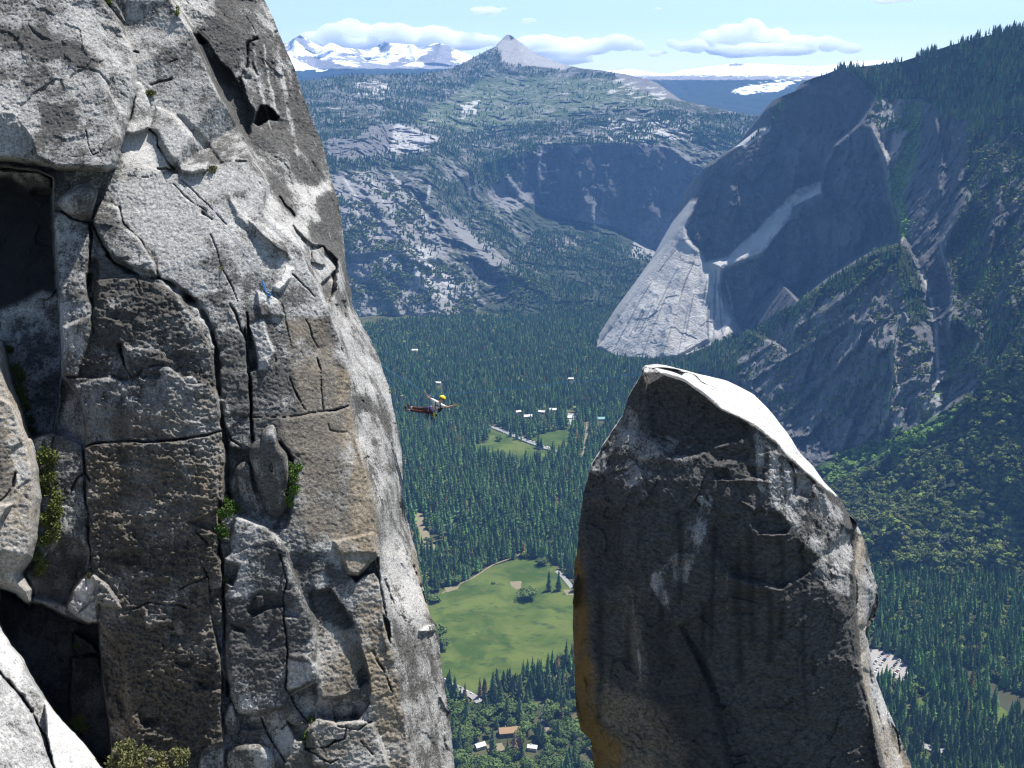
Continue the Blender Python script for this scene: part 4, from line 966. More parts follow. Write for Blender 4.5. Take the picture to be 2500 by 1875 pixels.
RM.paint('pale', [(2181, 282), (2228, 270), (2222, 330), (2190, 380), (2172, 390), (2160, 330)], 0.35, 6); RM.paint('veg', [(2181, 282), (2228, 270), (2222, 330), (2190, 380), (2172, 390), (2160, 330)], 0.1, 6)
for q in ([(1916, 830), (2064, 730)], [(1800, 915), (1900, 850)], [(1960, 800), (2060, 770)], [(1900, 900), (1980, 850)], [(2030, 860), (2080, 820)]):
    RM.stroke('pale', q, 4, 0.5); RM.stroke('veg', q, 4, 0.1)
RM.paint('pale', [(1910, 350), (2040, 300), (2030, 360), (2000, 420), (1930, 430)], 0.12, 14); RM.paint('pale', [(1990, 540), (2080, 520), (2080, 610), (1990, 650)], 0.14, 14)
RM.stroke('stain_shade', [(2129, 318), (2157, 378), (2168, 431), (2186, 529)], 10, 0.5)
RM.paint('veg', [(2068, 150), (2640, 20), (2640, 260), (2400, 270), (2300, 260), (2240, 240), (2141, 235)], 0.85, 10)
RM.paint('stain_shade', [(2141, 235), (2240, 245), (2225, 340), (2200, 420), (2170, 420), (2135, 310)], 0.5, 8)
RM.paint('grass', [(2225, 250), (2250, 250), (2244, 350), (2230, 420), (2196, 490), (2160, 430), (2205, 380)], 1.0, 6)
RM.stroke('pale', [(2160, 360), (2180, 480), (2210, 560), (2200, 600)], 3, 0.8); RM.stroke('pale', [(2255, 660), (2275, 730), (2285, 800), (2290, 900), (2292, 1000)], 6, 1.0)
RM.stroke('grass', [(2196, 480), (2208, 580)], 9, 0.9); RM.stroke('grass', [(2310, 860), (2330, 900), (2290, 960)], 14, 0.9)
RM.stroke('pale', [(2360, 500), (2320, 560), (2300, 600), (2325, 700), (2318, 800)], 4, 0.45)
RM.paint('veg', [(1812, 815), (1952, 735), (2133, 610), (2200, 590), (2240, 650), (2270, 780), (2220, 800), (2190, 660), (2050, 720), (1900, 820), (1760, 900), (1650, 890), (1726, 845)], 0.72, 8)
RM.stroke('pale', [(1740, 880), (1820, 840)], 6, 0.6)
butt = [(1771, 907), (1900, 800), (2050, 710), (2190, 660), (2220, 800), (2285, 870), (2291, 1011), (2201, 1033), (2133, 1083), (2056, 1100), (1898, 1011), (1850, 960)]
RM.paint('veg', butt, 0.36, 8); RM.paint('stain_shade', butt, 0.70, 8)
RM.paint('pale', [(2160, 830), (2185, 830), (2205, 920), (2200, 1040), (2140, 1050), (2180, 930)], 0.5, 5); RM.paint('veg', [(2160, 830), (2185, 830), (2205, 920), (2200, 1040), (2140, 1050), (2180, 930)], 0.0, 5)
RM.paint('pale', [(2270, 950), (2290, 940), (2293, 1015), (2240, 1010)], 0.6, 5)
oak = [(2291, 1011), (2400, 940), (2500, 860), (2660, 820), (2660, 1560), (2100, 1560), (2000, 1350), (1900, 1180), (2056, 1105), (2133, 1088)]
RM.paint('veg', oak, 0.80, 8)
RM.stroke('pale', [(2290, 1035), (2235, 1060), (2190, 1100)], 4, 0.9); RM.stroke('pale', [(2340, 1010), (2325, 1030)], 5, 0.9)
RM.stroke('pale', [(2450, 1240), (2490, 1350)], 3, 0.6)
for q in [(2330, 1460), (2390, 1480), (2370, 1400), (2260, 1360), (2300, 1330), (2450, 1280), (2210, 1300)]:
    RM.paint('veg', [(q[0] - 34, q[1] - 6), (q[0], q[1] - 20), (q[0] + 36, q[1] + 4), (q[0], q[1] + 18)], 0.35, 10)
RM.stroke('grass', [(2295, 1020), (2220, 1075), (2120, 1110), (2030, 1150)], 24, 0.9)
far_right = [(2359, 300), (2640, 260), (2640, 860), (2500, 860), (2400, 930), (2330, 940), (2320, 800), (2330, 700), (2310, 600), (2360, 500)]
RM.paint('veg', far_right, 0.46, 12); RM.paint('stain_shade', far_right, 0.80, 12); RM.paint('patch', far_right, 0.30, 12); RM.paint('patch', butt, 0.34, 8); RM.paint('patch', [(2141, 235), (2640, 200), (2640, 320), (2359, 320), (2300, 400), (2240, 300)], 0.30, 12)
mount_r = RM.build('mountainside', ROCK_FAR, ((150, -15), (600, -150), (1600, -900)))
tag(mount_r, 'steep granite mountainside on the right with a shadowed face and pale slab', 'mountain')

# ------------------------------------------------------------------ middle mountains
mh_sky = [(200, 232), (420, 214), (600, 220), (640, 215), (700, 205), (768, 194), (849, 183), (926, 183), (1025, 181), (1060, 176), (1098, 169), (1130, 155), (1152, 142), (1190, 123), (1209, 114), (1220, 102), (1230, 91), (1238, 84), (1247, 86), (1262, 97), (1285, 114), (1306, 131), (1330, 140), (1355, 151), (1378, 158), (1420, 167), (1468, 172), (1500, 177), (1527, 181), (1586, 194), (1610, 206), (1631, 222), (1663, 244), (1700, 253), (1800, 275), (1900, 290), (2020, 300)]
mh_pts = [(200, 232, 7200), (420, 214, 7300), (200, 340, 5700), (380, 330, 5500), (200, 520, 4800), (400, 540, 4600), (200, 800, 4250), (450, 790, 4260), (200, 960, 3550), (600, 220, 7400), (640, 215, 7500), (768, 194, 7600), (849, 181, 7700), (926, 181, 7800), (1025, 179, 8000), (1098, 167, 8200), (1152, 140, 8500), (1211, 113, 8800), (1222, 100, 8920), (1238, 84, 9000), (1262, 95, 9000), (1306, 131, 8900), (1355, 151, 8700), (1378, 158, 8600), (1468, 172, 8000), (1527, 181, 7800), (1586, 194, 7500), (1631, 222, 7200), (1663, 244, 7000), (1700, 253, 6900), (1800, 275, 6700), (1900, 290, 6600), (2020, 300, 6500),
    (1205, 150, 8400), (1280, 160, 8350), (1360, 168, 8300),
    (1000, 215, 7400), (1100, 200, 7700), (1150, 190, 7900), (900, 230, 7000), (800, 230, 6800), (1250, 230, 7600), (1400, 230, 7300), (1100, 270, 6900), (1500, 250, 7000), (1600, 300, 6400), (1300, 290, 6700), (950, 290, 6300), (840, 250, 6600), (700, 260, 6500),
    (1324, 353, 6040), (1400, 345, 6060), (1500, 348, 6060), (1622, 357, 6020), (1690, 400, 5920), (1750, 420, 5900), (1310, 520, 5950), (1390, 540, 5955), (1500, 560, 5945), (1600, 610, 5900), (1690, 560, 5820), (1330, 440, 5995), (1640, 460, 5960), (1560, 440, 6000),
    (795, 330, 5700), (930, 300, 5900), (1084, 350, 5900), (950, 375, 5600), (830, 400, 5200), (1034, 402, 5500), (1180, 400, 5900), (1170, 480, 5750), (1250, 480, 5900), (1071, 542, 5000), (950, 500, 4950), (850, 520, 4750), (700, 520, 4700), (700, 330, 5600), (1215, 634, 4850), (1200, 560, 5200), (1300, 600, 5300), (840, 600, 4600), (1000, 640, 4600), (1100, 620, 4750), (881, 789, 4300), (1003, 777, 4350), (1081, 785, 4320), (1158, 769, 4400), (1182, 728, 4550), (1451, 728, 4600), (1350, 680, 4800), (1410, 622, 5200), (1500, 640, 5200), (1560, 640, 5100), (1600, 700, 4700), (1480, 780, 4250), (1300, 780, 4300), (700, 800, 4250),
    (1040, 430, 5350), (1060, 480, 5200), (1110, 560, 5050), (1150, 590, 4980), (1280, 500, 5850), (1420, 580, 5700), (1520, 600, 5600),
    (600, 900, 3800), (700, 900, 3800), (1500, 880, 3800), (700, 950, 3550), (1500, 950, 3550), (2020, 500, 5700), (2020, 950, 3550), (1750, 600, 5600), (600, 520, 4700)]
u = np.linspace(230, 2010, 760)
MH = Terrain(mh_pts, u, np.interp(u, [q[0] for q in mh_sky], [q[1] for q in mh_sky]), np.full(len(u), 930.0), 560,
             [(900, 80, 4, True, (1, 1, .5)), (280, 62, 4, True, (1, 1, .45)), (90, 26, 4, True, (1, 1, .5)), (30, 8, 2, False, (1, 1, .6))], 300, calm=[([(1195, 125), (1238, 70), (1320, 128), (1420, 168), (1300, 175), (1205, 160)], 0.3), ([(800, 430), (1000, 470), (1160, 700), (1166, 760), (1003, 777), (800, 780)], 0.8)], crag=((120, 20), (48, 8)))
MH.at['veg'][:] = 0.53; MH.at['stain_shade'][:] = 0.50
sk = [(1208, 116), (1238, 80), (1262, 92), (1306, 128), (1355, 149), (1400, 162), (1370, 172), (1300, 160), (1260, 160), (1222, 150), (1225, 122)]
MH.paint('veg', sk, 0.0, 2); MH.paint('pale', sk, 0.45, 3); MH.paint('stain_shade', sk, 0.45, 3)
MH.paint('grass', [(1010, 300), (1060, 255), (1180, 195), (1320, 185), (1520, 200), (1640, 250), (1600, 265), (1450, 265), (1300, 300), (1150, 320)], 0.24, 10)
MH.at['patch'][:] = 0.31
MH.paint('patch', [(1010, 300), (1060, 255), (1180, 195), (1320, 185), (1520, 200), (1640, 250), (1600, 265), (1450, 265), (1300, 300), (1150, 320)], 0.40, 10)
MH.paint('patch', [(1480, 290), (1600, 275), (1690, 300), (1720, 350), (1640, 355), (1500, 350), (1450, 320)], 0.52, 10); MH.paint('patch', [(1500, 180), (1640, 215), (1620, 250), (1480, 230)], 0.50, 10)
MH.paint('patch', [(860, 195), (920, 190), (960, 215), (930, 250), (870, 240)], 0.52, 8); MH.paint('patch', [(740, 230), (860, 240), (850, 330), (750, 330)], 0.42, 10); MH.paint('patch', [(1130, 250), (1170, 245), (1165, 285), (1125, 290)], 0.56, 6)
MH.paint('patch', [(800, 420), (1000, 470), (1060, 560), (1170, 700), (1160, 770), (1000, 790), (800, 790)], 0.0, 10)
MH.paint('veg', [(1490, 176), (1590, 194), (1640, 228), (1670, 246), (1600, 236), (1530, 205)], 0.15, 5)
dome = [(860, 345), (900, 315), (950, 303), (1000, 305), (1030, 320), (1080, 335), (1050, 360), (990, 378), (950, 372), (860, 388), (800, 380), (800, 340)]
MH.paint('veg', dome, 0.0, 4); MH.paint('stain_shade', dome, 0.62, 4)
MH.paint('pale', [(965, 305), (985, 300), (1000, 310), (1080, 335), (1050, 360), (990, 378), (950, 370)], 0.8, 4)
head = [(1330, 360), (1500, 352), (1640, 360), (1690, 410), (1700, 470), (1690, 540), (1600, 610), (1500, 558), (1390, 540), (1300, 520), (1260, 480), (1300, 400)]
MH.paint('patch', head, 0.12, 6); MH.paint('veg', head, 0.0, 6); MH.paint('stain_shade', head, 0.98, 6)  # headwall in shade, its rock colour darkened to match
MH.paint('pale', [(1340, 335), (1430, 325), (1480, 340), (1440, 350), (1410, 372), (1390, 352), (1330, 352)], 0.5, 4)
for q in [[(1325, 355), (1316, 420), (1320, 470), (1340, 470)], [(1320, 420), (1365, 414)], [(1345, 445), (1358, 443)]]:
    MH.stroke('pale', q, 3.5, 0.8)
sh = [(1190, 455), (1230, 430), (1270, 460), (1300, 490), (1300, 520), (1260, 510), (1240, 515), (1200, 480)]
MH.paint('veg', sh, 0.3, 6); MH.paint('pale', sh, 0.1, 6); MH.paint('stain_shade', sh, 0.6, 6)
MH.paint('veg', [(1290, 500), (1390, 533), (1500, 552), (1600, 600), (1590, 640), (1500, 590), (1400, 575), (1310, 560), (1250, 520)], 0.85, 6); MH.paint('pale', [(1400, 530), (1450, 490), (1480, 520), (1490, 570), (1410, 575)], 0.4, 8)
MH.paint('pale', [(1560, 545), (1640, 510), (1660, 560), (1600, 640), (1540, 620)], 0.3, 8); MH.paint('veg', [(1560, 545), (1640, 510), (1660, 560), (1600, 640), (1540, 620)], 0.1, 8)
lw = [(800, 430), (900, 420), (1000, 470), (1060, 560), (1100, 640), (1160, 700), (1166, 760), (1081, 785), (1003, 777), (881, 789), (800, 780)]
MH.paint('veg', lw, 0.30, 8); MH.paint('stain_shade', lw, 0.46, 8); MH.paint('pale', lw, 0.12, 8)
MH.paint('pale', [(940, 620), (1040, 600), (1120, 690), (1100, 730), (1000, 700), (930, 660)], 0.7, 8); MH.paint('veg', [(850, 600), (1040, 600), (1150, 700), (1120, 770), (900, 770), (850, 700)], 0.18, 8)
for q in [[(840, 440), (900, 520), (930, 600)], [(890, 420), (940, 500), (1000, 570)], [(960, 430), (1010, 480), (1060, 570)], [(860, 480), (890, 560)], [(1050, 450), (1040, 500)]]:
    MH.stroke('pale', q, 4, 0.7); MH.stroke('veg', q, 4, 0.1)
for q in [[(850, 610), (960, 612), (1050, 640)], [(860, 640), (940, 650)], [(960, 700), (1010, 770)], [(890, 640), (960, 760)]]:
    MH.stroke('stain_shade', q, 5, 1.0); MH.stroke('pale', q, 4, 0.0)
spur = [(1080, 535), (1110, 530), (1200, 580), (1230, 640), (1200, 650), (1140, 600)]
MH.paint('veg', spur, 0.28, 6); MH.paint('pale', spur, 0.12, 6); MH.paint('stain_shade', spur, 0.55, 6)
MH.paint('veg', [(1040, 400), (1080, 420), (1160, 480), (1250, 560), (1300, 650), (1240, 640), (1120, 540), (1070, 530)], 0.55, 8)
MH.paint('veg', [(1310, 715), (1380, 720), (1390, 745), (1320, 740)], 0.2, 6)
MH.paint('veg', [(600, 810), (860, 800), (1160, 780), (1300, 690), (1420, 600), (1600, 640), (1700, 950), (600, 950)], 0.9, 8)
for q, w_, h_ in (([(1034, 404), (1048, 470), (1072, 535), (1140, 600), (1215, 650), (1330, 700)], 26, 90), ([(1240, 440), (1290, 500), (1310, 540)], 14, 60), ([(1310, 380), (1320, 450)], 10, 40), ([(1440, 500), (1455, 560)], 16, 60), ([(860, 400), (930, 520), (980, 600)], 16, 40), ([(930, 400), (1010, 520)], 14, 40), ([(860, 620), (960, 610), (1050, 650)], 7, 35), ([(900, 660), (980, 770)], 10, 25), ([(1000, 640), (1090, 770)], 12, 25), ([(1160, 480), (1240, 560), (1280, 640)], 22, 60), ([(1600, 520), (1640, 620)], 18, 60)):
    MH.ridge(q, w_, h_)
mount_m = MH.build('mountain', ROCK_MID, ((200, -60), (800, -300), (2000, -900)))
tag(mount_m, 'forested mountain with a bare grey granite dome on its summit, centre of the view', 'mountain')

# ------------------------------------------------------------------ far snowy ranges
def far_range(name, label, sky_pts, base, us, noise, seed, snow_fn):
    uu = np.linspace(us[0], us[1], us[2])
    top = np.interp(uu, [q[0] for q in sky_pts], [q[1] for q in sky_pts])
    top = top + 1.6 * fbm(np.stack((uu * 0.08, uu * 0, uu * 0), -1), 1.0, 4, seed)
    R_ = Terrain(base, uu, top, np.full(len(uu), 330.0), 130, noise, seed)
    snow_fn(R_)
    o = R_.build(name, SNOWY, ((400, -100), (1500, -600), (3000, -1500)))
    return tag(o, label, 'mountains'), R_
SNOWY = terrain_mat('snowy_granite', 0.3, light=(0.30, 0.29, 0.29), dark=(0.12, 0.12, 0.13), veg_col=(0.02, 0.03, 0.02), band=(0.006, 0.006, 0.004))
sk1 = [(200, 128), (330, 104), (420, 118), (540, 120), (640, 112), (700, 104), (720, 92), (732, 86), (748, 94), (768, 106), (788, 115), (804, 105), (815, 106), (836, 116), (860, 118), (899, 122), (920, 112), (940, 100), (950, 106), (971, 106), (990, 107), (1007, 108), (1025, 120), (1045, 112), (1062, 105), (1080, 107), (1098, 113), (1130, 127), (1155, 138), (1200, 150), (1320, 170)]
def snow1(r):
    r.at['snow'][:] = 0.82 - 0.34 * smooth(fbm(r.P, 900, 4, 77, True), 0.25, 0.75) - 0.10 * fbm(r.P, 300, 3, 79) - smooth(r.V, 150, 178) * 0.6
    r.at['veg'][:] = smooth(r.V, 155, 180)
    for p in ([(1040, 130), (1070, 105), (1110, 120), (1090, 160), (1040, 175)], [(715, 95), (735, 84), (765, 105), (745, 112)], [(925, 115), (942, 99), (960, 110), (950, 125), (925, 135)], [(715, 135), (770, 140), (880, 170), (800, 172), (730, 150)], [(1045, 130), (1100, 165), (1060, 172), (1010, 140)]):
        r.paint('snow', p, 0.42, 7)
    r.paint('snow', [(690, 165), (740, 160), (800, 172), (690, 175)], 0.85, 5)
snow_range, SN1 = far_range('snow_mountains', 'sharp snow-covered peaks on the horizon left of the bare dome', sk1,
    [(q[0], q[1], 14800 + (q[0] * 7 % 500)) for q in sk1] + [(q[0], 145 + (q[0] * 13 % 30), 13800) for q in sk1[::3]] + [(200, 185, 12600), (540, 185, 12600), (900, 185, 12500), (1320, 190, 12400), (200, 345, 11000), (540, 345, 11000), (1320, 345, 11000)],
    (220, 1310, 380), [(1500, 260, 4, True, (1, 1, .8)), (400, 90, 4, True, (1, 1, .8))], 400, snow1)
sk2 = [(1380, 182), (1440, 178), (1487, 172), (1510, 168), (1536, 168), (1570, 173), (1600, 178), (1630, 180), (1660, 172), (1698, 167), (1750, 160), (1783, 155), (1830, 155), (1885, 157), (1940, 160), (1990, 163), (2050, 155), (2088, 150), (2157, 147), (2260, 150), (2360, 155)]
def snow2(r):
    r.at['snow'][:] = 0.80 - 0.14 * smooth(fbm(r.P, 900, 4, 77, True), 0.2, 0.7) - smooth(r.V, 178, 202) * 0.5
    r.at['veg'][:] = smooth(r.V, 185, 205)
    r.paint('snow', [(1620, 190), (1760, 195), (1890, 205), (1950, 330), (1500, 330), (1560, 200)], 0.12, 8)
    r.paint('snow', [(1770, 225), (1830, 200), (1960, 190), (1900, 230), (1800, 235)], 0.6, 10)
    r.paint('snow', [(1730, 158), (1780, 154), (1840, 154), (1800, 162)], 0.5, 4)
snow_ridge, SN2 = far_range('snow_ridge', 'long rounded snowy ridge with blue forest below it, right of centre', sk2,
    [(q[0], q[1], 13800) for q in sk2] + [(1380, 200, 12800), (1700, 195, 13000), (1850, 190, 13000), (2000, 200, 12800), (2360, 200, 12500), (1380, 345, 10000), (1700, 250, 11400), (1850, 260, 11400), (2000, 345, 10000), (2360, 345, 10000)],
    (1400, 2340, 300), [(1400, 150, 4, True, (1, 1, .8)), (350, 60, 4, True, (1, 1, .8))], 450, snow2)
# ------------------------------------------------------------------ valley floor
def ground_mat():
    t = NT('forest_floor')
    p = t.pos()
    n1 = t.noise(p, 0.03, 6, 0.65); n2 = t.noise(p, 0.006, 4, 0.6)
    c = t.mix(t.ramp(n1, 0.35, 0.65), (0.035, 0.042, 0.018), (0.075, 0.075, 0.035))
    c = t.mix(t.math('MULTIPLY', t.ramp(n2, 0.55, 0.7), 0.7), c, (0.16, 0.13, 0.075))
    return t.done(c, 1.0, t.bump(n1, 1.5, 0.5), 0.05)
gx = np.concatenate((np.linspace(-40000, -3200, 10), np.linspace(-3000, 3000, 151), np.linspace(3200, 40000, 10)))
gy = np.concatenate((np.linspace(-3000, 900, 8), np.linspace(1000, 5600, 120), np.linspace(6000, 60000, 16)))
GX, GY = np.meshgrid(gx, gy)
gz = -900 + 1.2 * fbm(np.stack((GX, GY, GX * 0), -1), 300, 3, 500) - smooth(GY, 5600, 9000) * 60
ground = raw_mesh('valley_floor', np.stack((GX, GY, gz), -1).reshape(-1, 3), grid_faces(*GX.shape), ground_mat())
tag(ground, kind='structure')

def sheet(name, poly_px, mat, z=-898.3, wob=3.0, label=None, cat=None, n=6):
    """flat patch on the valley floor whose outline is given in photograph pixels"""
    G = floor_pt(np.array([p[0] for p in poly_px]), np.array([p[1] for p in poly_px]))[:, :2]
    out = []
    for k in range(len(G)):
        for j in range(n):
            q = G[k] + (G[(k + 1) % len(G)] - G[k]) * j / n
            out.append(q)
    out = np.array(out)
    w = np.stack((fbm(np.c_[out, out[:, 0] * 0], 60, 3, 510), fbm(np.c_[out, out[:, 0] * 0], 60, 3, 515)), -1)
    out = out + wob * 3 * w
    me = bpy.data.meshes.new(name)
    me.from_pydata([(x, y, z) for x, y in out], [], [list(range(len(out)))])
    me.materials.append(mat)
    o = link(bpy.data.objects.new(name, me))
    if me.polygons[0].normal.z < 0:
        me.flip_normals()
    return tag(o, label, cat, kind='structure'), out

def ribbon(name, pts_px, width, mat, z=-897.9):
    G = floor_pt(np.array([p[0] for p in pts_px]), np.array([p[1] for p in pts_px]))[:, :2]
    tq = np.linspace(0, len(G) - 1, len(G) * 6)
    G = np.stack((np.interp(tq, np.arange(len(G)), G[:, 0]), np.interp(tq, np.arange(len(G)), G[:, 1])), -1)
    d = np.gradient(G, axis=0); d /= np.linalg.norm(d, axis=1)[:, None] + 1e-9
    nrm = np.stack((-d[:, 1], d[:, 0]), -1)
    V = np.stack((np.c_[G + nrm * width / 2, np.full(len(G), z)], np.c_[G - nrm * width / 2, np.full(len(G), z)]), 1)
    o = raw_mesh(name, V.reshape(-1, 3), grid_faces(len(G), 2)[:, ::-1], mat)
    return tag(o, kind='structure'), G

def meadow_mat():
    t = NT('meadow_grass')
    p = t.pos()
    n1 = t.noise(p, 0.012, 5, 0.6, 0.6); n2 = t.noise(t.pos((1, 1.6, 1), (0, 0, 0.5)), 0.035, 5, 0.65); n3 = t.noise(p, 0.25, 4, 0.6)
    c = t.mix(t.ramp(n1, 0.36, 0.64), (0.036, 0.066, 0.012), (0.096, 0.122, 0.029))
    c = t.mix(t.math('MULTIPLY', t.ramp(n2, 0.52, 0.66), 0.4), c, (0.11, 0.105, 0.036))
    c = t.mix(t.math('MULTIPLY', t.ramp(n2, 0.46, 0.34), 0.8), c, (0.028, 0.050, 0.02))
    c = t.mix(t.math('MULTIPLY', n3, 0.35), c, (0.04, 0.055, 0.015))
    return t.done(c, 1.0, t.bump(n3, 0.6, 0.4), 0.05)
MEADOW = meadow_mat()
TARMAC = plain('pale_tarmac', (0.22, 0.215, 0.205), 0.9, 0.1, 0.12, 0.2)
ASPHALT = plain('dark_asphalt', (0.085, 0.087, 0.09), 0.9, 0.1, 0.12, 0.2)
DIRT = plain('trodden_dirt', (0.175, 0.15, 0.095), 1.0, 0.05, 0.2, 0.1)
GRAVEL = plain('pale_gravel', (0.26, 0.245, 0.22), 1.0, 0.05, 0.12, 0.2)
WATER = plain('river_water', (0.055, 0.055, 0.03), 0.12, 0.5, 0.25, 0.02)
Z3 = lambda *p: [(950 + a * .5273, 1000 + b * .5273) for a, b in p]      # centre strip close-up
Z5 = lambda *p: [(2000 + a * .5876, 900 + b * .5876) for a, b in p]      # lower right close-up
big_meadow = Z3((560, 697), (590, 692), (650, 689), (700, 700), (750, 710), (800, 780), (850, 830), (930, 900), (930, 1110), (800, 1160), (650, 1240), (560, 1295), (470, 1310), (390, 1320), (330, 1290), (265, 1265), (200, 1240), (150, 1100), (150, 960), (170, 890), (250, 838), (330, 810), (400, 780), (480, 725))
up_meadow_l = Z3((470, 92), (545, 118), (620, 155), (700, 185), (765, 200), (735, 240), (600, 255), (500, 240), (405, 210), (390, 165), (455, 150))
up_meadow_r = Z3((640, 134), (700, 118), (760, 104), (832, 92), (850, 120), (825, 180), (775, 200), (740, 182), (690, 158))
meadow, mo = sheet('meadow', big_meadow, MEADOW, label='large bright green meadow on the valley floor between cliff and spire', cat='meadow')
m2, mo2 = sheet('meadow', up_meadow_l, MEADOW, label='small green meadow on the near side of the road below the climber', cat='meadow')
m3, mo3 = sheet('meadow', up_meadow_r, MEADOW, label='small green meadow on the far side of the car-lined road', cat='meadow')
m4, mo4 = sheet('meadow', Z5((400, 1370), (460, 1366), (455, 1420), (420, 1455), (390, 1420)), MEADOW, label='green clearing among conifers below the packed car park', cat='meadow')
m5, mo5 = sheet('meadow', Z5((715, 1412), (760, 1410), (800, 1440), (800, 1475), (740, 1495), (700, 1460)), MEADOW, label='small bright green riverside clearing at the lower right', cat='meadow')
lot, lo_ = sheet('car_park', Z5((170, 1160), (205, 1163), (270, 1175), (330, 1208), (372, 1238), (368, 1315), (335, 1345), (295, 1300), (250, 1335), (215, 1300), (190, 1240)), GRAVEL, label='pale gravel car park packed with cars beside the spire', cat='car park', wob=1.0)
river, ro_ = sheet('river', Z5((560, 1235), (600, 1252), (650, 1268), (670, 1292), (725, 1312), (800, 1345), (900, 1385), (900, 1500), (850, 1470), (790, 1435), (735, 1405), (715, 1360), (660, 1318), (600, 1290), (570, 1268)), WATER, z=-898.5, label='dark slow river winding between conifers at the lower right', cat='river')
spots = []
for q in ([(560, 800), (610, 798), (612, 830), (590, 838), (565, 822)], [(800, 840), (850, 838), (850, 866), (815, 864)], [(125, 480), (165, 490), (160, 530), (190, 600), (150, 640), (110, 560)], [(140, 640), (260, 600), (275, 650), (200, 672), (140, 668)], [(190, 620), (250, 605), (262, 640), (240, 640)], [(260, 828), (330, 812), (320, 835), (270, 850)], [(670, 1470), (740, 1475), (735, 1500), (680, 1505)], [(770, 1230), (810, 1225), (805, 1260), (775, 1260)], [(440, 1560), (520, 1545), (530, 1580), (460, 1600)]):
    o, oo = sheet('dirt_clearing', Z3(*q), DIRT, z=-898.0, wob=2.0)
    spots.append(oo)
roads = []
for q, w, m in ((Z3((462, 76), (480, 83), (540, 108), (620, 142), (700, 172), (775, 197)), 15, TARMAC), (Z3((245, 855), (320, 815), (390, 782), (480, 723), (590, 682), (640, 660), (700, 650)), 4, DIRT), (Z3((240, 1255), (265, 1266), (330, 1300), (390, 1332), (420, 1360)), 13, TARMAC),
                (Z3((920, 60), (912, 130), (905, 190), (880, 275)), 8, DIRT), (Z3((630, 128), (610, 138)), 8, TARMAC), (Z3((775, 750), (810, 782), (850, 832)), 9, TARMAC), (Z3((722, 1370), (712, 1420), (715, 1480), (722, 1530)), 6, ASPHALT), (Z3((840, 20), (850, 60), (858, 84)), 18, GRAVEL), (Z3((395, 432), (410, 422)), 8, DIRT),
                (Z5((560, 1190), (610, 1205), (660, 1235)), 8, DIRT), (Z5((400, 1555), (480, 1590), (560, 1600), (650, 1620), (851, 1650)), 12, TARMAC)):
    o, g = ribbon('road' if m in (TARMAC, ASPHALT) else 'path', q, w, m)
    roads.append((g, w))

# ------------------------------------------------------------------ foliage
def leaf_mat(name, a, b, rough=0.9, spec=0.1, obj_random=False):
    t = NT(name)
    g = t.n('NewGeometry')
    n1 = t.noise(t.pos(), 0.35, 3)
    c = t.mix(t.math('MULTIPLY_ADD', g.outputs['Random Per Island'], 0.6, t.math('MULTIPLY', n1, 0.4)), a, b)
    if obj_random:
        oi = t.n('ObjectInfo')
        c = t.mix(0.55, c, t.mix(oi.outputs['Random'], tuple(x * .55 for x in a), tuple(x * 1.25 for x in b)))
    else:
        col = t.n('Attribute', attribute_name='col')
        c = t.mix(1.0, c, col.outputs['Color'], 'MULTIPLY')
    return t.done(c, rough, None, spec)
NEEDLE = leaf_mat('conifer_needles', (0.036, 0.074, 0.027), (0.092, 0.152, 0.050))
NEEDLE_ONE = leaf_mat('conifer_needles_near', (0.034, 0.060, 0.026), (0.078, 0.115, 0.045), obj_random=True)
DEAD = leaf_mat('dead_needles', (0.16, 0.085, 0.045), (0.27, 0.16, 0.09), obj_random=True)
LEAF = leaf_mat('oak_leaves', (0.046, 0.068, 0.021), (0.118, 0.146, 0.045))
LEAF_ONE = leaf_mat('broad_leaves_near', (0.048, 0.080, 0.022), (0.105, 0.150, 0.042), obj_random=True)
BARK = plain('bark', (0.12, 0.085, 0.06), 1.0, 0.05, 0.3, 2.0)

def conifer_proto(whorls, per, seed, core=7, wide=0.165, droop=0.5):
    r = np.random.default_rng(seed)
    V, Fc = [], []
    def add(vs, fs):
        b = len(V); V.extend(vs); Fc.extend([tuple(i + b for i in f) for f in fs])
    z0 = 0.10 + 0.08 * r.random()
    prof = lambda z: wide * (1 - ((z - z0) / (1 - z0))) ** 0.8 * (0.35 + 0.65 * min(1, (z - z0) / 0.12 + 0.35))
    if core:
        vs = [(0, 0, 1.0)] + [(0.55 * prof(z0 + 0.04) * math.cos(2 * math.pi * k / core), 0.55 * prof(z0 + 0.04) * math.sin(2 * math.pi * k / core), z0 + 0.03 * r.random()) for k in range(core)]
        add(vs, [(0, 1 + k, 1 + (k + 1) % core) for k in range(core)])
    for w in range(whorls):
        z = z0 + (0.97 - z0) * (w + 0.5 * r.random()) / whorls
        R0 = prof(z)
        a0 = r.random() * 6.28
        for k in range(per):
            if r.random() < 0.08: continue
            a = a0 + 6.28 * (k + 0.35 * r.normal()) / per
            L = R0 * (0.65 + 0.55 * r.random()); hw = (0.5 + 0.3 * r.random()) * 6.28 * R0 / per * 0.62 + 0.006
            zz = z + 0.02 * r.normal() * 0.5
            ca, sa = math.cos(a), math.sin(a)
            tip = (L * ca, L * sa, zz - L * droop)
            s1 = (0.55 * L * ca - hw * sa, 0.55 * L * sa + hw * ca, zz - L * droop * 0.62 - 0.012)
            s2 = (0.55 * L * ca + hw * sa, 0.55 * L * sa - hw * ca, zz - L * droop * 0.62 - 0.012)
            add([(0, 0, zz + 0.055), s1, tip, s2], [(0, 1, 2), (0, 2, 3)])
    add([(0, 0, 1.03), (0.012, 0, 0.88), (-0.006, 0.01, 0.88), (-0.006, -0.01, 0.88)], [(0, 1, 2), (0, 2, 3), (0, 3, 1)])
    return np.array(V), np.array(Fc)

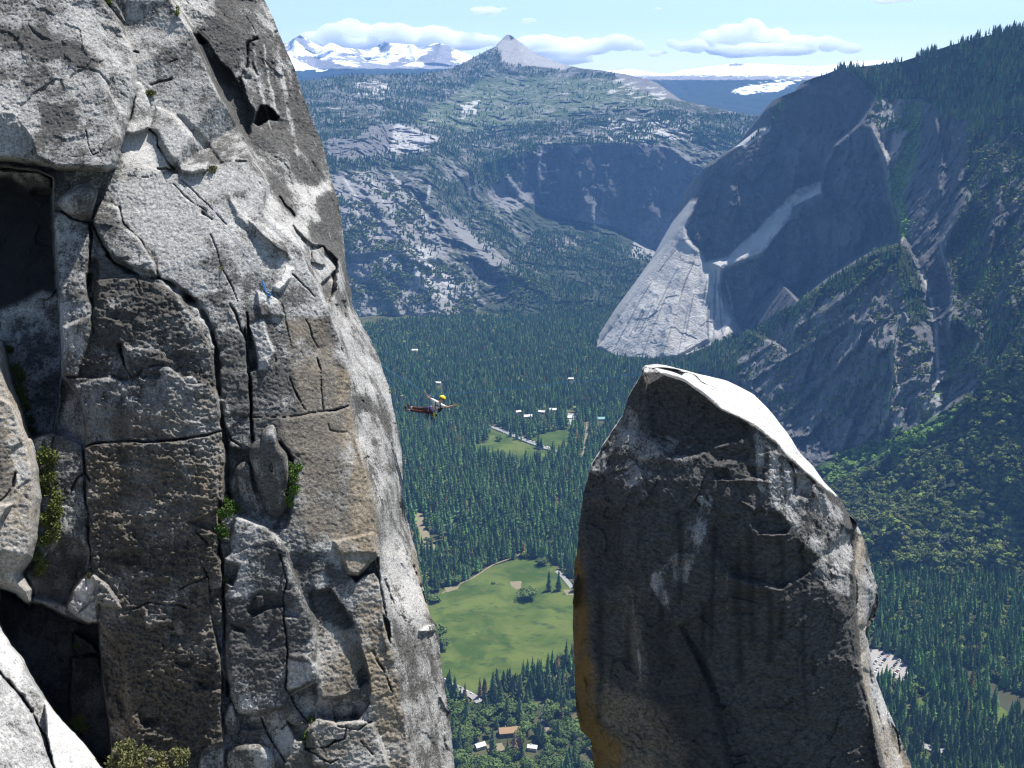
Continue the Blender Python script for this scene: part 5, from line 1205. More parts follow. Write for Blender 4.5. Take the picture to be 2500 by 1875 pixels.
def simple_cone(seed, sides=5):
    r = np.random.default_rng(seed)
    V, Fc = [], []
    for z0, z1, w in ((0.06, 0.62, 0.16), (0.34, 1.0, 0.11)):
        b = len(V)
        V.append((0.01 * r.normal(), 0.01 * r.normal(), z1))
        for k in range(sides):
            a = 6.28 * k / sides + r.random(); q = w * (0.75 + 0.5 * r.random())
            V.append((q * math.cos(a), q * math.sin(a), z0 + 0.08 * r.random()))
        Fc += [(b, b + 1 + k, b + 1 + (k + 1) % sides) for k in range(sides)]
    return np.array(V), np.array(Fc)

def broad_proto(n, seed, size=0.2, core=True, lobes=6):
    """crown of unit height: leaf clumps over several lobes; base of the crown at z = 0.18"""
    r = np.random.default_rng(seed)
    V, Fc = [], []
    C = [(0.30 * math.cos(6.28 * k / lobes + r.random()) * (0.5 + 0.5 * r.random()), 0.30 * math.sin(6.28 * k / lobes + r.random()) * (0.5 + 0.5 * r.random()), 0.42 + 0.30 * r.random(), 0.20 + 0.09 * r.random()) for k in range(lobes)] + [(0, 0, 0.66, 0.28)]
    for cx, cyy, cz, cr in C:
        if core:
            b = len(V); s = cr * 0.82
            V += [(cx + s * x, cyy + s * y, cz + s * z * 0.85) for x, y, z in ((1, 0, 0), (-1, 0, 0), (0, 1, 0), (0, -1, 0), (0, 0, 1), (0, 0, -1))]
            Fc += [(b + i, b + j, b + k) for i, j, k in ((0, 2, 4), (2, 1, 4), (1, 3, 4), (3, 0, 4), (2, 0, 5), (1, 2, 5), (3, 1, 5), (0, 3, 5))]
        for _ in range(n // len(C)):
            d = r.normal(size=3); d /= np.linalg.norm(d); d[2] = d[2] * 0.9 + 0.1
            p = np.array([cx, cyy, cz]) + d * cr * (0.8 + 0.35 * r.random())
            t1 = np.cross(d, r.normal(size=3)); t1 /= np.linalg.norm(t1); t2 = np.cross(d, t1) + 0.5 * d * r.normal()
            s = size * cr / 0.25 * (0.5 + 0.7 * r.random())
            b = len(V)
            V += [tuple(p + t1 * s * .6), tuple(p - t1 * s * .35 + t2 * s * .5), tuple(p - t1 * s * .3 - t2 * s * .5)]
            Fc.append((b, b + 1, b + 2))
    return np.array(V), np.array(Fc)

def scatter(name, protos, P, H, wid, tint, mat, kind='stuff', label=None, cat=None, pick=None):
    """many plants merged into one mesh (far-off wood that nobody could count)"""
    n = len(P)
    pick = rng.integers(0, len(protos), n) if pick is None else pick
    Vs, Fs, Cs, base = [], [], [], 0
    ang = rng.random(n) * 6.283
    for k, (pv, pf) in enumerate(protos):
        ix = np.nonzero(pick == k)[0]
        if not len(ix): continue
        ca, sa = np.cos(ang[ix])[:, None], np.sin(ang[ix])[:, None]
        x = (pv[None, :, 0] * ca - pv[None, :, 1] * sa) * (H[ix] * wid[ix])[:, None] + P[ix, 0:1]
        y = (pv[None, :, 0] * sa + pv[None, :, 1] * ca) * (H[ix] * wid[ix])[:, None] + P[ix, 1:2]
        z = pv[None, :, 2] * H[ix][:, None] + P[ix, 2:3]
        Vs.append(np.stack((x, y, z), -1).reshape(-1, 3))
        Fs.append((pf[None] + (np.arange(len(ix)) * len(pv))[:, None, None] + base).reshape(-1, 3))
        Cs.append(np.repeat(tint[ix], len(pv), 0))
        base += len(ix) * len(pv)
    o = raw_mesh(name, np.concatenate(Vs), np.concatenate(Fs), mat, smooth_=False, colors=np.concatenate(Cs))
    tag(o, label, cat, kind=kind)
    return o

def tints(n, dead=0.0, spread=0.5, warm=0.0):
    t = 1 + spread * (rng.random((n, 1)) - 0.5) * 2
    c = np.repeat(t, 3, 1) * np.array([1 + warm, 1.0, 1 - warm])
    c *= 1 + 0.18 * (rng.random((n, 3)) - 0.5)
    y = rng.random(n) < 0.2
    c[y] *= np.array([1.35, 1.4, 0.95])
    d = rng.random(n) < dead
    c[d] = np.array([3.4, 1.35, 1.1]) * (0.6 + 0.5 * rng.random((d.sum(), 1)))
    return c

CON_N = [conifer_proto(11, 8, s) for s in (1, 2, 3)]
CON_M = [conifer_proto(7, 6, s, core=5) for s in (4, 5, 6, 7)]
CON_F = [simple_cone(s) for s in (8, 9, 10)]
OAK_N = [broad_proto(260, s, 0.16) for s in (1, 2, 3, 4)]
OAK_M = [broad_proto(90, s, 0.24, lobes=4) for s in (5, 6, 7)]
OAK_F = [broad_proto(28, s, 0.34, lobes=2) for s in (8, 9, 10)]

# ------------------------------------------------------------------ valley forest
keep_out = [mo, mo2, mo3, mo4, mo5, lo_, ro_] + spots
house_sites = [(1244, 1792, 62), (1172, 1826, 45), (1300, 1830, 42), (1288, 1020, 95), (1322, 1009, 80), (1349, 1004, 95), (1394, 1022, 95), (1467, 1026, 95), (1265, 1009, 80), (1394, 928, 110), (1012, 858, 110), (1070, 938, 110)]
def clear(P):
    ok = np.ones(len(P), bool)
    for hu, hv, far in house_sites:                           # gaps in the wood where houses show
        c = floor_pt(hu, hv)[:2]; d = -c / np.linalg.norm(c)
        r = P[:, :2] - c; al = r @ d; ac = np.abs(r @ np.array([-d[1], d[0]]))
        ok &= ~((al > -12) & (al < far) & (ac < 15 - 0.05 * np.maximum(al, 0)))
    for k in keep_out:
        ok &= ~in_poly([tuple(q) for q in k[::2]], P[:, 0], P[:, 1])
    for g, w in roads:
        ok &= seg_dist([tuple(q) for q in g[::3]], P[:, 0], P[:, 1]) > w * 0.6 + 2
    return ok
_ve = np.array(CL_EDGE)
def visible_floor(u, v):
    """what the camera could see of the floor, with a margin for a step to the side"""
    return (u > -60) & (u < 2640) & (v < 1990) & (u > np.interp(v, _ve[:, 1], _ve[:, 0]) - 300)
def in_view(u, v):
    return (u > 0) & (u < 2500) & (v < 1900) & ~in_poly(CLIFF_POLY[::6], u, v - 30) & ~in_poly(SPIRE_POLY[::4], u, v - 30)
def valley_points(spacing, lo, hi):
    n = int((hi - lo) * 3900 / spacing ** 2)
    P = np.stack((rng.random(n) * 3900 - 1700, lo + rng.random(n) * (hi - lo), np.full(n, -900.0)), -1)
    u, v = proj(P)
    ok = visible_floor(u, v)
    # the mountains rise over the floor
    ok &= ~((u > 1700) & (v < np.interp(u, [1700, 1850, 1950, 2050, 2130, 2560], [895, 1075, 1210, 1350, 1415, 1425])))
    ok &= ~((u < 1500) & (v < np.interp(u, [640, 881, 1003, 1158, 1182, 1451, 1500], [800, 800, 785, 775, 735, 735, 735]))) & ~((u > 1452) & (v < np.interp(u, [1452, 1500, 1600, 1700], [862, 880, 888, 890])) & (u < 1700) & (v > np.interp(u, [q[0] for q in rm_sky], [q[1] for q in rm_sky]) - 4))
    P, u, v = P[ok], u[ok], v[ok]
    ok = clear(P)
    P, u, v = P[ok], u[ok], v[ok]
    d = fbm(P, 130, 3, 600)
    thin = np.zeros(len(P))
    for q, r_, a in ((Z3((190, 600)), 70, .55), (Z3((560, 1560)), 190, .5), (Z3((700, 1480)), 90, .4), (Z3((400, 1500)), 120, .4), (Z5((620, 1130)), 60, .3)):
        c = floor_pt(*q[0])
        thin = np.maximum(thin, a * np.exp(-np.sum((P[:, :2] - c[:2]) ** 2, 1) / (2 * r_ ** 2)))
    ok = rng.random(len(P)) < (0.96 + 0.25 * np.minimum(d, 0)) * (1 - thin)
    return P[ok], u[ok], v[ok]
near_P, nu, nv_ = valley_points(9.0, 1180, 2100)
mid_P, mu, mv = valley_points(9.8, 2100, 3000)
far_P, fu, fv = valley_points(10.5, 3000, 4400)
# broad-leaved trees: scattered, thick at the very bottom of the strip
def broad_share(P, u, v):
    s = 0.18 + 0.8 * np.clip(fbm(P, 220, 2, 640) - 0.15, 0, 1)
    s = np.where((v > 1730) & (u < 1500), 0.80, s)
    s = np.where((u > 2100) & (v < 1560), 0.35, s)
    return s
bn = rng.random(len(near_P)) < broad_share(near_P, nu, nv_)
oak_P, ou, ov_ = near_P[bn], nu[bn], nv_[bn]
con_P, cu, cv_ = near_P[~bn], nu[~bn], nv_[~bn]
def nearest(P, u, v, n):
    o = np.argsort(np.linalg.norm(P, axis=1) + np.where(in_view(u, v), 0, 1e5))
    return o[:n], o[n:]
ci, cr_ = nearest(con_P, cu, cv_, 285)
oi_, or_ = nearest(oak_P, ou, ov_, 230)

def tree_meshes(kind):
    out = []
    protos = CON_N if kind == 'con' else OAK_N
    for pv, pf in (([conifer_proto(15, 10, s) for s in (21, 22, 23, 24)]) if kind == 'con' else [broad_proto(420, s, 0.13, lobes=7) for s in (31, 32, 33, 34)]):
        me = bpy.data.meshes.new('crown')
        me.from_pydata(pv.tolist(), [], pf.tolist())
        me.materials.append(NEEDLE_ONE if kind == 'con' else LEAF_ONE)
        tr = bpy.data.meshes.new('trunk')
        hgt, r0 = (0.97, 0.016) if kind == 'con' else (0.62, 0.035)
        k = 7
        vs = [(r0 * (1 - z / hgt * 0.9) * math.cos(6.28 * j / k), r0 * (1 - z / hgt * 0.9) * math.sin(6.28 * j / k), z) for z in (-0.03, 0.2, 0.5 * hgt, hgt) for j in range(k)]
        fs = [(a * k + j, a * k + (j + 1) % k, (a + 1) * k + (j + 1) % k, (a + 1) * k + j) for a in range(3) for j in range(k)]
        if kind != 'con':                                                        # limbs
            for j in range(5):
                a = 6.28 * j / 5; b = len(vs)
                d = Vector((math.cos(a) * 0.32, math.sin(a) * 0.32, 0.62)); s = Vector((0, 0, 0.3))
                n = Vector((-math.sin(a), math.cos(a), 0)) * 0.014
                vs += [tuple(s - n), tuple(s + n), tuple(s + Vector((0, 0, 0.03))), tuple(d)]
                fs += [(b, b + 1, b + 3), (b + 1, b + 2, b + 3), (b + 2, b, b + 3)]
        tr.from_pydata(vs, [], fs); tr.materials.append(BARK)
        out.append((me, tr))
    return out
CON_ME, OAK_ME = tree_meshes('con'), tree_meshes('oak')
DEAD_ME = []
for me, tr in CON_ME[:2]:
    d = me.copy(); d.materials.clear(); d.materials.append(DEAD); DEAD_ME.append((d, tr))
def plant(name, mes, P, h, w, label, cat, group=None):
    e = empty(name, P)
    e.scale = (h * w, h * w, h); e.rotation_euler = (0, 0, random.random() * 6.28)
    me, tr = random.choice(mes)
    link(bpy.data.objects.new('trunk', tr), e); link(bpy.data.objects.new('crown', me), e)
    return tag(e, label, cat, group)
for k in ci:
    plant('conifer', CON_ME, con_P[k], 18 + 27 * rng.random() ** 0.7, 1.05 + 0.5 * rng.random(), 'dark green conifer among the nearest trees of the valley forest', 'conifer', 'nearest conifers of the valley forest')
for k in oi_:
    plant('broadleaf_tree', OAK_ME, oak_P[k], 13 + 8 * rng.random(), 0.9 + 0.35 * rng.random(), 'rounded green broadleaf tree among the nearest valley trees', 'tree', 'nearest broadleaf trees of the valley floor')
# trees one can tell apart
for q, h, w, mes, nm, lb in (((1340, 1444), 44, 1.1, CON_ME, 'conifer', 'tall lone conifer standing in the meadow, left of a pair near the spire'), ((1364, 1443), 43, 1.15, CON_ME, 'conifer', 'tall lone conifer standing in the meadow, right of a pair near the spire'),
                          ((1289, 1463), 24, 1.6, OAK_ME, 'broadleaf_tree', 'dense dark round tree alone in the middle of the big meadow'), ((1322, 1382), 18, 1.5, OAK_ME, 'broadleaf_tree', 'spreading dark tree at the top right corner of the big meadow'),
                          ((1217, 1078), 17, 1.2, OAK_ME, 'broadleaf_tree', 'lone round tree in the small meadow beside the car-lined road'), ((1205, 1427), 6, 1.5, OAK_ME, 'broadleaf_tree', 'tiny bush-like tree alone in the upper left of the big meadow'),
                          ((1172, 1392), 13, 1.1, OAK_ME, 'broadleaf_tree', 'small round tree beside the path along the meadow edge'),
                          ((1066, 1560), 30, 1.3, OAK_ME, 'broadleaf_tree', 'large dark tree at the left meadow edge beside the cliff'), ((1076, 1585), 24, 1.3, OAK_ME, 'broadleaf_tree', 'dark broadleaf tree below a larger one at the left meadow edge'), ((1062, 1470), 15, 1.9, OAK_ME, 'broadleaf_tree', 'low grey-green willow clump where meadow meets cliff'),
                          ((1172, 1705), 36, 1.0, DEAD_ME, 'conifer', 'rust-brown dead conifer at the lower tip of the big meadow, taller of a pair'), ((1186, 1700), 31, 1.0, DEAD_ME, 'conifer', 'rust-brown dead conifer at the lower tip of the big meadow, shorter of a pair'), ((1136, 1712), 34, 0.9, DEAD_ME, 'conifer', 'brown dead conifer beside the road at the meadow foot'),
                          ((1256, 1850), 42, 1.1, DEAD_ME, 'conifer', 'tall brown dead conifer in front of the brown-roofed house'), ((1270, 1842), 36, 1.0, DEAD_ME, 'conifer', 'brown dead conifer just right of the tallest dead one by the house'), ((1240, 1838), 26, 1.0, DEAD_ME, 'conifer', 'short brown dead conifer just left of the tallest dead one by the house'),
                          ((1360, 1640), 33, 1.1, DEAD_ME, 'conifer', 'reddish brown dead conifer among green ones beside the spire'), ((1372, 1760), 28, 0.9, DEAD_ME, 'conifer', 'slim brown dead conifer close to the spire foot'),
                          ((1062, 1440), 30, 1.0, DEAD_ME, 'conifer', 'reddish dead conifer at the forest edge beside the cliff'), ((2365, 1618), 38, 1.0, DEAD_ME, 'conifer', 'tall brown dead conifer by the river, lower right'), ((2380, 1614), 34, 0.9, DEAD_ME, 'conifer', 'brown dead conifer right beside the tall dead one at the river'), ((2352, 1612), 30, 0.9, DEAD_ME, 'conifer', 'slim brown dead conifer left of the tall dead one at the river')):
    plant(nm, mes, floor_pt(*q), h, w, lb, 'conifer' if nm == 'conifer' else 'tree')
rest = con_P[cr_]
n = len(rest)
scatter('conifer_forest', CON_N, rest, 17 + 26 * rng.random(n) ** 0.6, 1.1 + 0.45 * rng.random(n), tints(n, .012), NEEDLE, label='dense dark conifer forest round the big meadow', cat='forest')
n = len(mid_P)
scatter('conifer_forest', CON_M, mid_P, 17 + 25 * rng.random(n) ** 0.6, 1.25 + 0.5 * rng.random(n), tints(n, .02), NEEDLE, label='conifer forest on the valley floor around the small meadows', cat='forest')
n = len(far_P); bsh = rng.random(n) < 0.06 + 0.5 * np.clip(fbm(far_P, 260, 2, 660), 0, 1)
scatter('conifer_forest', CON_M[:2] + CON_F, far_P[~bsh], 22 + 15 * rng.random((~bsh).sum()), 1.25 + 0.5 * rng.random((~bsh).sum()), tints((~bsh).sum(), .025), NEEDLE, label='far conifer forest at the foot of the granite mountains', cat='forest')
scatter('broadleaf_wood', OAK_F, far_P[bsh], 13 + 7 * rng.random(bsh.sum()), 1.1 + 0.5 * rng.random(bsh.sum()), tints(bsh.sum(), 0, .3, .1) * 1.35, LEAF, label='lighter broadleaf trees among the far valley conifers', cat='wood')
rest = oak_P[or_]; n = len(rest)
scatter('broadleaf_wood', OAK_N[:2] + OAK_M, rest, 12 + 8 * rng.random(n), 0.95 + 0.4 * rng.random(n), tints(n, 0, .3), LEAF, label='broadleaf trees mixed through the nearer valley forest', cat='wood')

# ------------------------------------------------------------------ woods on the mountains
def on_slope(TR, polys, dens_scale, n, soft_noise=220, cut=-0.25, seed=0):
    fld = np.zeros_like(TR.U)
    for po, d in polys:
        fld = np.where(in_poly(po, TR.wu, TR.wv), d, fld)
    if TR is RM:                                              # the open gully stays bare
        fld = np.where(seg_dist([(2239, 250), (2222, 346), (2194, 423), (2180, 468), (2196, 520), (2207, 570), (2241, 645), (2269, 703), (2278, 794), (2290, 900), (2291, 1000)], TR.U, TR.V) < 11, fld * 0.06, fld)
    fld = fld * np.clip(fbm(TR.P, soft_noise, 4, 700 + seed) - cut, 0, 0.8)
    return TR.scatter_mask(fld, n)
oakP = on_slope(RM, [(oak, 1.0), ([(2300, 1030), (2210, 1080), (2100, 1120), (2030, 1150), (2060, 1110), (2200, 1040)], 0.5)], 1, 5200, 90, -0.38, 1)
n = len(oakP); uo, vo = proj(oakP)
tt_ = tints(n, 0.0, .35, .05); gr = seg_dist([(2295, 1020), (2220, 1075), (2120, 1110), (2030, 1150)], uo, vo) < 34
tt_[gr] *= np.array([1.25, 1.7, 1.1])
scatter('oak_wood', OAK_M + OAK_F, oakP, 8 + 7 * rng.random(n), 1.1 + 0.5 * rng.random(n), tt_, LEAF, label='dense canyon oak wood on the talus slope at the right', cat='wood')
con_polys = [([(2040, 170), (2100, 150), (2320, 90), (2500, 50), (2640, 10), (2640, 60), (2400, 110), (2200, 180), (2141, 215), (2070, 180)], 1.6), ([(2068, 120), (2640, 0), (2640, 260), (2420, 300), (2300, 290), (2230, 235), (2141, 235)], 1.0), (far_right, 0.28), ([(1812, 815), (1952, 735), (2133, 610), (2200, 590), (2240, 650), (2270, 780), (2220, 800), (2190, 660), (2050, 720), (1900, 820), (1760, 900), (1650, 890), (1726, 845)], .55), (butt, .10), ([(1820, 352), (1881, 303), (1893, 262), (1966, 214), (2047, 170), (2060, 178), (1980, 205), (1900, 270), (1880, 320)], .5), ([(2141, 225), (2240, 240), (2220, 340), (2150, 320), (2110, 300)], .35), ([(1440, 870), (1600, 890), (1726, 850), (1800, 830), (1800, 930), (1600, 920), (1440, 905)], 0.8)]
cP = on_slope(RM, con_polys, 1, 9200, 120, -0.3, 2); n = len(cP); uc_, vc_ = proj(cP)
hh = np.where(vc_ < 330, 17 + 13 * rng.random(n), 11 + 11 * rng.random(n))
scatter('conifer_forest', CON_M[:3] + CON_F, cP, hh, 1.05 + 0.5 * rng.random(n), tints(n, .05), NEEDLE, label='conifers covering the high shoulder of the right-hand mountain', cat='forest')
bP = on_slope(RM, [(far_right, 1.0), (butt, .35), ([(1812, 815), (1952, 735), (2133, 610), (2200, 590), (2240, 650), (2270, 780), (2220, 800), (2190, 660), (2050, 720), (1900, 820), (1760, 900)], 1.0)], 1, 2600, 70, -0.12, 3); n = len(bP)
scatter('shrub_cover', OAK_F, bP, 5 + 5 * rng.random(n), 1.3 + 0.6 * rng.random(n), tints(n, 0, .35, .05), LEAF, label='dark shrubs growing on the ledges of the right-hand mountain', cat='shrubs')
mh_polys = [([(200, 215), (640, 200), (640, 800), (200, 800)], .7), ([(600, 190), (1208, 112), (1225, 150), (1180, 195), (1060, 255), (1010, 300), (900, 300), (700, 400), (600, 400)], 1.0), ([(1225, 150), (1380, 172), (1500, 178), (1500, 195), (1200, 185)], .8), ([(1010, 300), (1180, 195), (1500, 200), (1660, 250), (1600, 300), (1300, 310)], .16), ([(900, 300), (1300, 300), (1620, 270), (1900, 290), (2010, 310), (1900, 420), (1640, 355), (1320, 350), (1290, 420), (1190, 460), (1100, 400), (800, 420), (700, 400)], .85), (dome, .06), (lw, .07), ([(1040, 400), (1080, 420), (1160, 480), (1250, 560), (1300, 650), (1450, 728), (1300, 720), (1200, 640), (1120, 540), (1070, 530)], .5), ([(1180, 760), (1240, 650), (1310, 560), (1500, 580), (1620, 640), (1640, 700), (1500, 800), (1300, 800), (600, 830), (600, 790), (881, 789)], 1.0), (head, .015)]
fP = on_slope(MH, mh_polys, 1, 31000, 200, -0.30, 4); n = len(fP)
scatter('conifer_forest', CON_F, fP, 11 + 13 * rng.random(n), 1.15 + 0.6 * rng.random(n), tints(n, .01) * np.array([.92, .90, .92]), NEEDLE, label='conifer forest spread over the middle mountain and its canyon', cat='forest')
gl = [(2239, 262), (2230, 320), (2215, 370), (2196, 423), (2182, 468), (2198, 530), (2208, 575)]
q = np.array([np.array(gl[k]) + (np.array(gl[k + 1]) - np.array(gl[k])) * f + rng.normal(size=2) * 7 for k in range(len(gl) - 1) for f in rng.random(150)])
gP, gok = RM.at_uv(q[:, 0], q[:, 1]); gP = gP[gok]; n = len(gP)
scatter('gully_shrubs', OAK_F, gP, 4 + 5 * rng.random(n), 1.4 + 0.5 * rng.random(n), tints(n, 0, .25) * np.array([1.7, 2.3, 1.3]), LEAF, label='bright green shrubs filling the steep gully of the right-hand mountain', cat='shrubs')
sP = on_slope(MH, [(lw, 1.0), ([(1180, 760), (1240, 650), (1310, 560), (1500, 580), (1500, 760)], .5)], 1, 2800, 120, -0.1, 5); n = len(sP)
scatter('shrub_cover', OAK_F, sP, 7 + 6 * rng.random(n), 1.4 + 0.6 * rng.random(n), tints(n, 0, .3), LEAF, label='shrubs and low trees on the granite slabs of the left wall', cat='shrubs')

# ------------------------------------------------------------------ haze
hz = NT('haze_air')
pv_ = hz.n('VolumePrincipled')
pv_.inputs['Color'].default_value = (0.22, 0.48, 1.0, 1)
pv_.inputs['Density'].default_value = 3.6e-5
pv_.inputs['Density Attribute'].default_value = ''
hz.t.links.new(pv_.outputs[0], hz.out.inputs['Volume'])
me = bpy.data.meshes.new('haze')
X0, X1, Y0, Y1, Z0, Z1 = -15000, 15000, -900, 19000, -990, 1150
me.from_pydata([(x, y, z) for x in (X0, X1) for y in (Y0, Y1) for z in (Z0, Z1)], [], [(0, 1, 3, 2), (4, 6, 7, 5), (0, 4, 5, 1), (2, 3, 7, 6), (0, 2, 6, 4), (1, 5, 7, 3)])
me.materials.append(hz.m)
haze = tag(link(bpy.data.objects.new('haze', me)), kind='stuff')
# ------------------------------------------------------------------ loose blocks lodged in the cliff
def boulder(outline, h, label, dark=0.45, fresh=0.0, tan=0.1, rough=0.45, seed=1, Y=None, power=4.0, tilt=0.0):
    o = np.array(outline); c = o.mean(0)
    nA, nT = 96, 26
    k = np.linspace(0, len(o), nA, endpoint=False)
    cl = np.vstack((o, o[:1]))
    rim = np.stack((np.interp(k, range(len(cl)), cl[:, 0]), np.interp(k, range(len(cl)), cl[:, 1])), -1)
    for _ in range(2):
        rim = (np.roll(rim, 1, 0) + 2 * rim + np.roll(rim, -1, 0)) / 4
    Y0 = (cliff_Y(*c) if Y is None else Y) + 0.15
    t = np.linspace(0, 1, nT + 1)[1:]
    t = t ** 0.75
    UV = c + (rim - c)[None] * t[:, None, None]
    prof = (1 - t ** power) ** 0.5
    Yf = Y0 - h * prof[:, None] - tilt * (UV[..., 1] - c[1]) / 100
    Pf = pt(UV[..., 0], UV[..., 1], Yf)
    Yb = Y0 + 0.6 * h * prof[:, None]
    Pb = pt(UV[..., 0], UV[..., 1], Yb)[:-1][::-1]
    P = np.concatenate((Pf, Pb), 0)
    n = 0.10 * fbm(P, 0.8, 4, 800 + seed) + rough * 0.06 * fbm(P, 0.25, 3, 820 + seed)
    P[..., 1] += n; P[..., 2] += 0.3 * n
    R_, C_ = P.shape[:2]
    V = np.concatenate((P[0].mean(0)[None], P.reshape(-1, 3), pt(c[0], c[1], Y0 + 0.6 * h)[None]))
    q = grid_faces(R_, C_, wrap=True) + 1
    tri = [(0, 1 + j, 1 + (j + 1) % C_) for j in range(C_)]; L = len(V) - 1; b = 1 + (R_ - 1) * C_
    tri += [(L, b + (j + 1) % C_, b + j) for j in range(C_)]
    F3 = np.concatenate((q[:, [0, 1, 2]], q[:, [0, 2, 3]], np.array(tri)))
    m = {a: np.full(len(V), v) for a, v in (('dark', dark), ('fresh', fresh), ('tan', tan), ('rough', rough), ('wet_shade', 0), ('lime', 0), ('ochre', 0))}
    ob = raw_mesh('boulder', V, F3, GRANITE, m)
    return tag(ob, label, 'boulder', 'blocks lodged in the cliff')
boulder(T(3, (500, 360), (545, 290), (620, 232), (680, 182), (780, 168), (835, 185), (882, 240), (872, 310), (845, 400), (828, 490), (805, 514), (730, 500), (640, 478), (560, 425)), 1.7, 'rounded grey chockstone wedged under the overhanging block', 0.50, seed=1)
boulder(T(6, (262, 900), (285, 850), (330, 822), (370, 815), (402, 842), (414, 920), (420, 990), (445, 1070), (480, 1180), (510, 1260), (545, 1360), (440, 1370), (290, 1340), (285, 1200), (275, 1050)), 0.95, 'narrow upright grey block leaning on a larger one in the cliff niche', 0.50, 0.0, seed=2, power=7.0, Y=42.3)
boulder(T(6, (380, 765), (410, 690), (450, 645), (512, 610), (512, 560), (555, 515), (618, 500), (645, 560), (658, 650), (700, 715), (745, 760), (768, 900), (768, 1020), (745, 1180), (775, 1260), (720, 1400), (640, 1440), (560, 1380), (500, 1200), (445, 1040), (420, 900)), 1.25, 'tall smooth grey block with a stubby top standing in the cliff niche', 0.50, 0.0, seed=3, power=7.0, Y=42.4)
boulder(T(5, (1650, 285), (1680, 255), (1730, 250), (1770, 275), (1785, 312), (1720, 325), (1670, 315)), 0.35, 'small grey boulder resting on a ledge below the dome-shaped block', 0.5, seed=4)
boulder(T(8, (142, 1620), (160, 1545), (200, 1500), (280, 1480), (390, 1478), (450, 1520), (498, 1590), (500, 1690), (480, 1760), (160, 1760)), 0.9, 'rounded grey boulder with a white sunlit crown at the bottom edge', 0.5, 0.2, seed=5)
boulder(T(8, (132, 1290), (160, 1215), (192, 1192), (215, 1240), (240, 1310), (252, 1390), (235, 1440), (140, 1450), (128, 1370)), 0.6, 'pointed grey block standing at the foot of the vertical crack', 0.48, 0.1, seed=6)
boulder(T(1, (1350, 1550), (1352, 1548), (1351, 1555)), 0.02, 'tiny stone', seed=7) if False else None

# ------------------------------------------------------------------ plants rooted in the cliff
BUSH_A = leaf_mat('yellowish_leaves', (0.055, 0.075, 0.018), (0.165, 0.190, 0.055), obj_random=True)
BUSH_B = leaf_mat('fresh_green_leaves', (0.026, 0.058, 0.010), (0.088, 0.145, 0.030), obj_random=True)
BUSH_C = leaf_mat('dry_scrub_leaves', (0.060, 0.066, 0.024), (0.175, 0.175, 0.075), obj_random=True)
def tube_mesh(paths, rad, k=5):
    V, Fc = [], []
    for path in paths:
        p = [Vector(q) for q in path]
        b = len(V)
        for i, q in enumerate(p):
            d = (p[min(i + 1, len(p) - 1)] - p[max(i - 1, 0)]).normalized()
            a = d.orthogonal().normalized(); c = d.cross(a)
            r = rad if not isinstance(rad, (tuple, list)) else rad[0] + (rad[1] - rad[0]) * i / max(1, len(p) - 1)
            V += [tuple(q + (a * math.cos(6.283 * j / k) + c * math.sin(6.283 * j / k)) * r) for j in range(k)]
        for i in range(len(p) - 1):
            Fc += [(b + i * k + j, b + i * k + (j + 1) % k, b + (i + 1) * k + (j + 1) % k, b + (i + 1) * k + j) for j in range(k)]
    return np.array(V), np.array(Fc)
def bush(name, poly, n, size, thick, mat, label, cat='bush', Yoff=0.0, seed=1, clumps=9):
    r = np.random.default_rng(900 + seed)
    a = np.array(poly); lo, hi = a.min(0), a.max(0)
    cc = []
    while len(cc) < clumps:
        q = lo + r.random(2) * (hi - lo)
        if in_poly(poly, q[0:1], q[1:2])[0]:
            cc.append(q)
    yc = [cliff_Y(*q) for q in cc]; yb = sorted(yc)[len(yc) // 2]
    C = np.array([pt(q[0], q[1], min(y, yb + 0.5) - thick * (0.2 + 0.6 * r.random()) + Yoff) for q, y in zip(cc, yc)])
    base_uv = a[np.argmax(a[:, 1])]
    base = pt(a[:, 0].mean(), base_uv[1] - 0.15 * (hi[1] - lo[1]), yb + 0.1 + Yoff)
    e = empty(name, base)
    span = np.linalg.norm(pt(hi[0], hi[1], yb) - pt(lo[0], lo[1], yb))
    V, Fc = [], []
    rad = max(0.12, 0.20 * span * math.sqrt((hi[0] - lo[0]) * (hi[1] - lo[1])) / max(hi[0] - lo[0], hi[1] - lo[1]) / max(1, clumps / 7) ** 0.5)
    for i in range(n):
        c = C[i % len(C)]
        d = r.normal(size=3); d /= np.linalg.norm(d)
        p = c + d * rad * (0.35 + 0.75 * r.random()) - np.array(base)
        t1 = r.normal(size=3); t1 /= np.linalg.norm(t1); t2 = np.cross(t1, r.normal(size=3)); t2 /= np.linalg.norm(t2)
        s = 0.75 * size * (0.5 + r.random())
        b = len(V)
        V += [p, p + t1 * s * .5 + t2 * s * .28, p + t1 * s, p + t1 * s * .5 - t2 * s * .28]
        Fc.append((b, b + 1, b + 2, b + 3))
    raw_mesh('foliage', np.array(V), np.array(Fc), mat, smooth_=False, parent=e)
    tv, tf = tube_mesh([[(0, 0.05, 0), tuple(0.5 * (c - np.array(base)) + 0.05 * r.normal(size=3)), tuple(c - np.array(base))] for c in C], (0.02, 0.006))
    raw_mesh('stem', tv, tf, BARK, parent=e)
    return tag(e, label, cat, 'plants growing in the cliff cracks')
bush('bush', T(5, (320, 840), (400, 830), (420, 900), (520, 970), (570, 1000), (560, 1250), (580, 1380), (520, 1500), (540, 1650), (360, 1659), (380, 1400), (360, 1100), (340, 950)), 5200, 0.13, 0.5, BUSH_A, 'long yellow-green shrub trailing down the crack beside the left rock edge', seed=1, clumps=22)
bush('bush', T(7, (290, 0), (400, 0), (390, 90), (330, 200), (310, 300), (250, 290), (265, 150)), 1500, 0.13, 0.4, BUSH_A, 'lower tail of the long shrub, hanging over the dark hollow', seed=2, clumps=8)
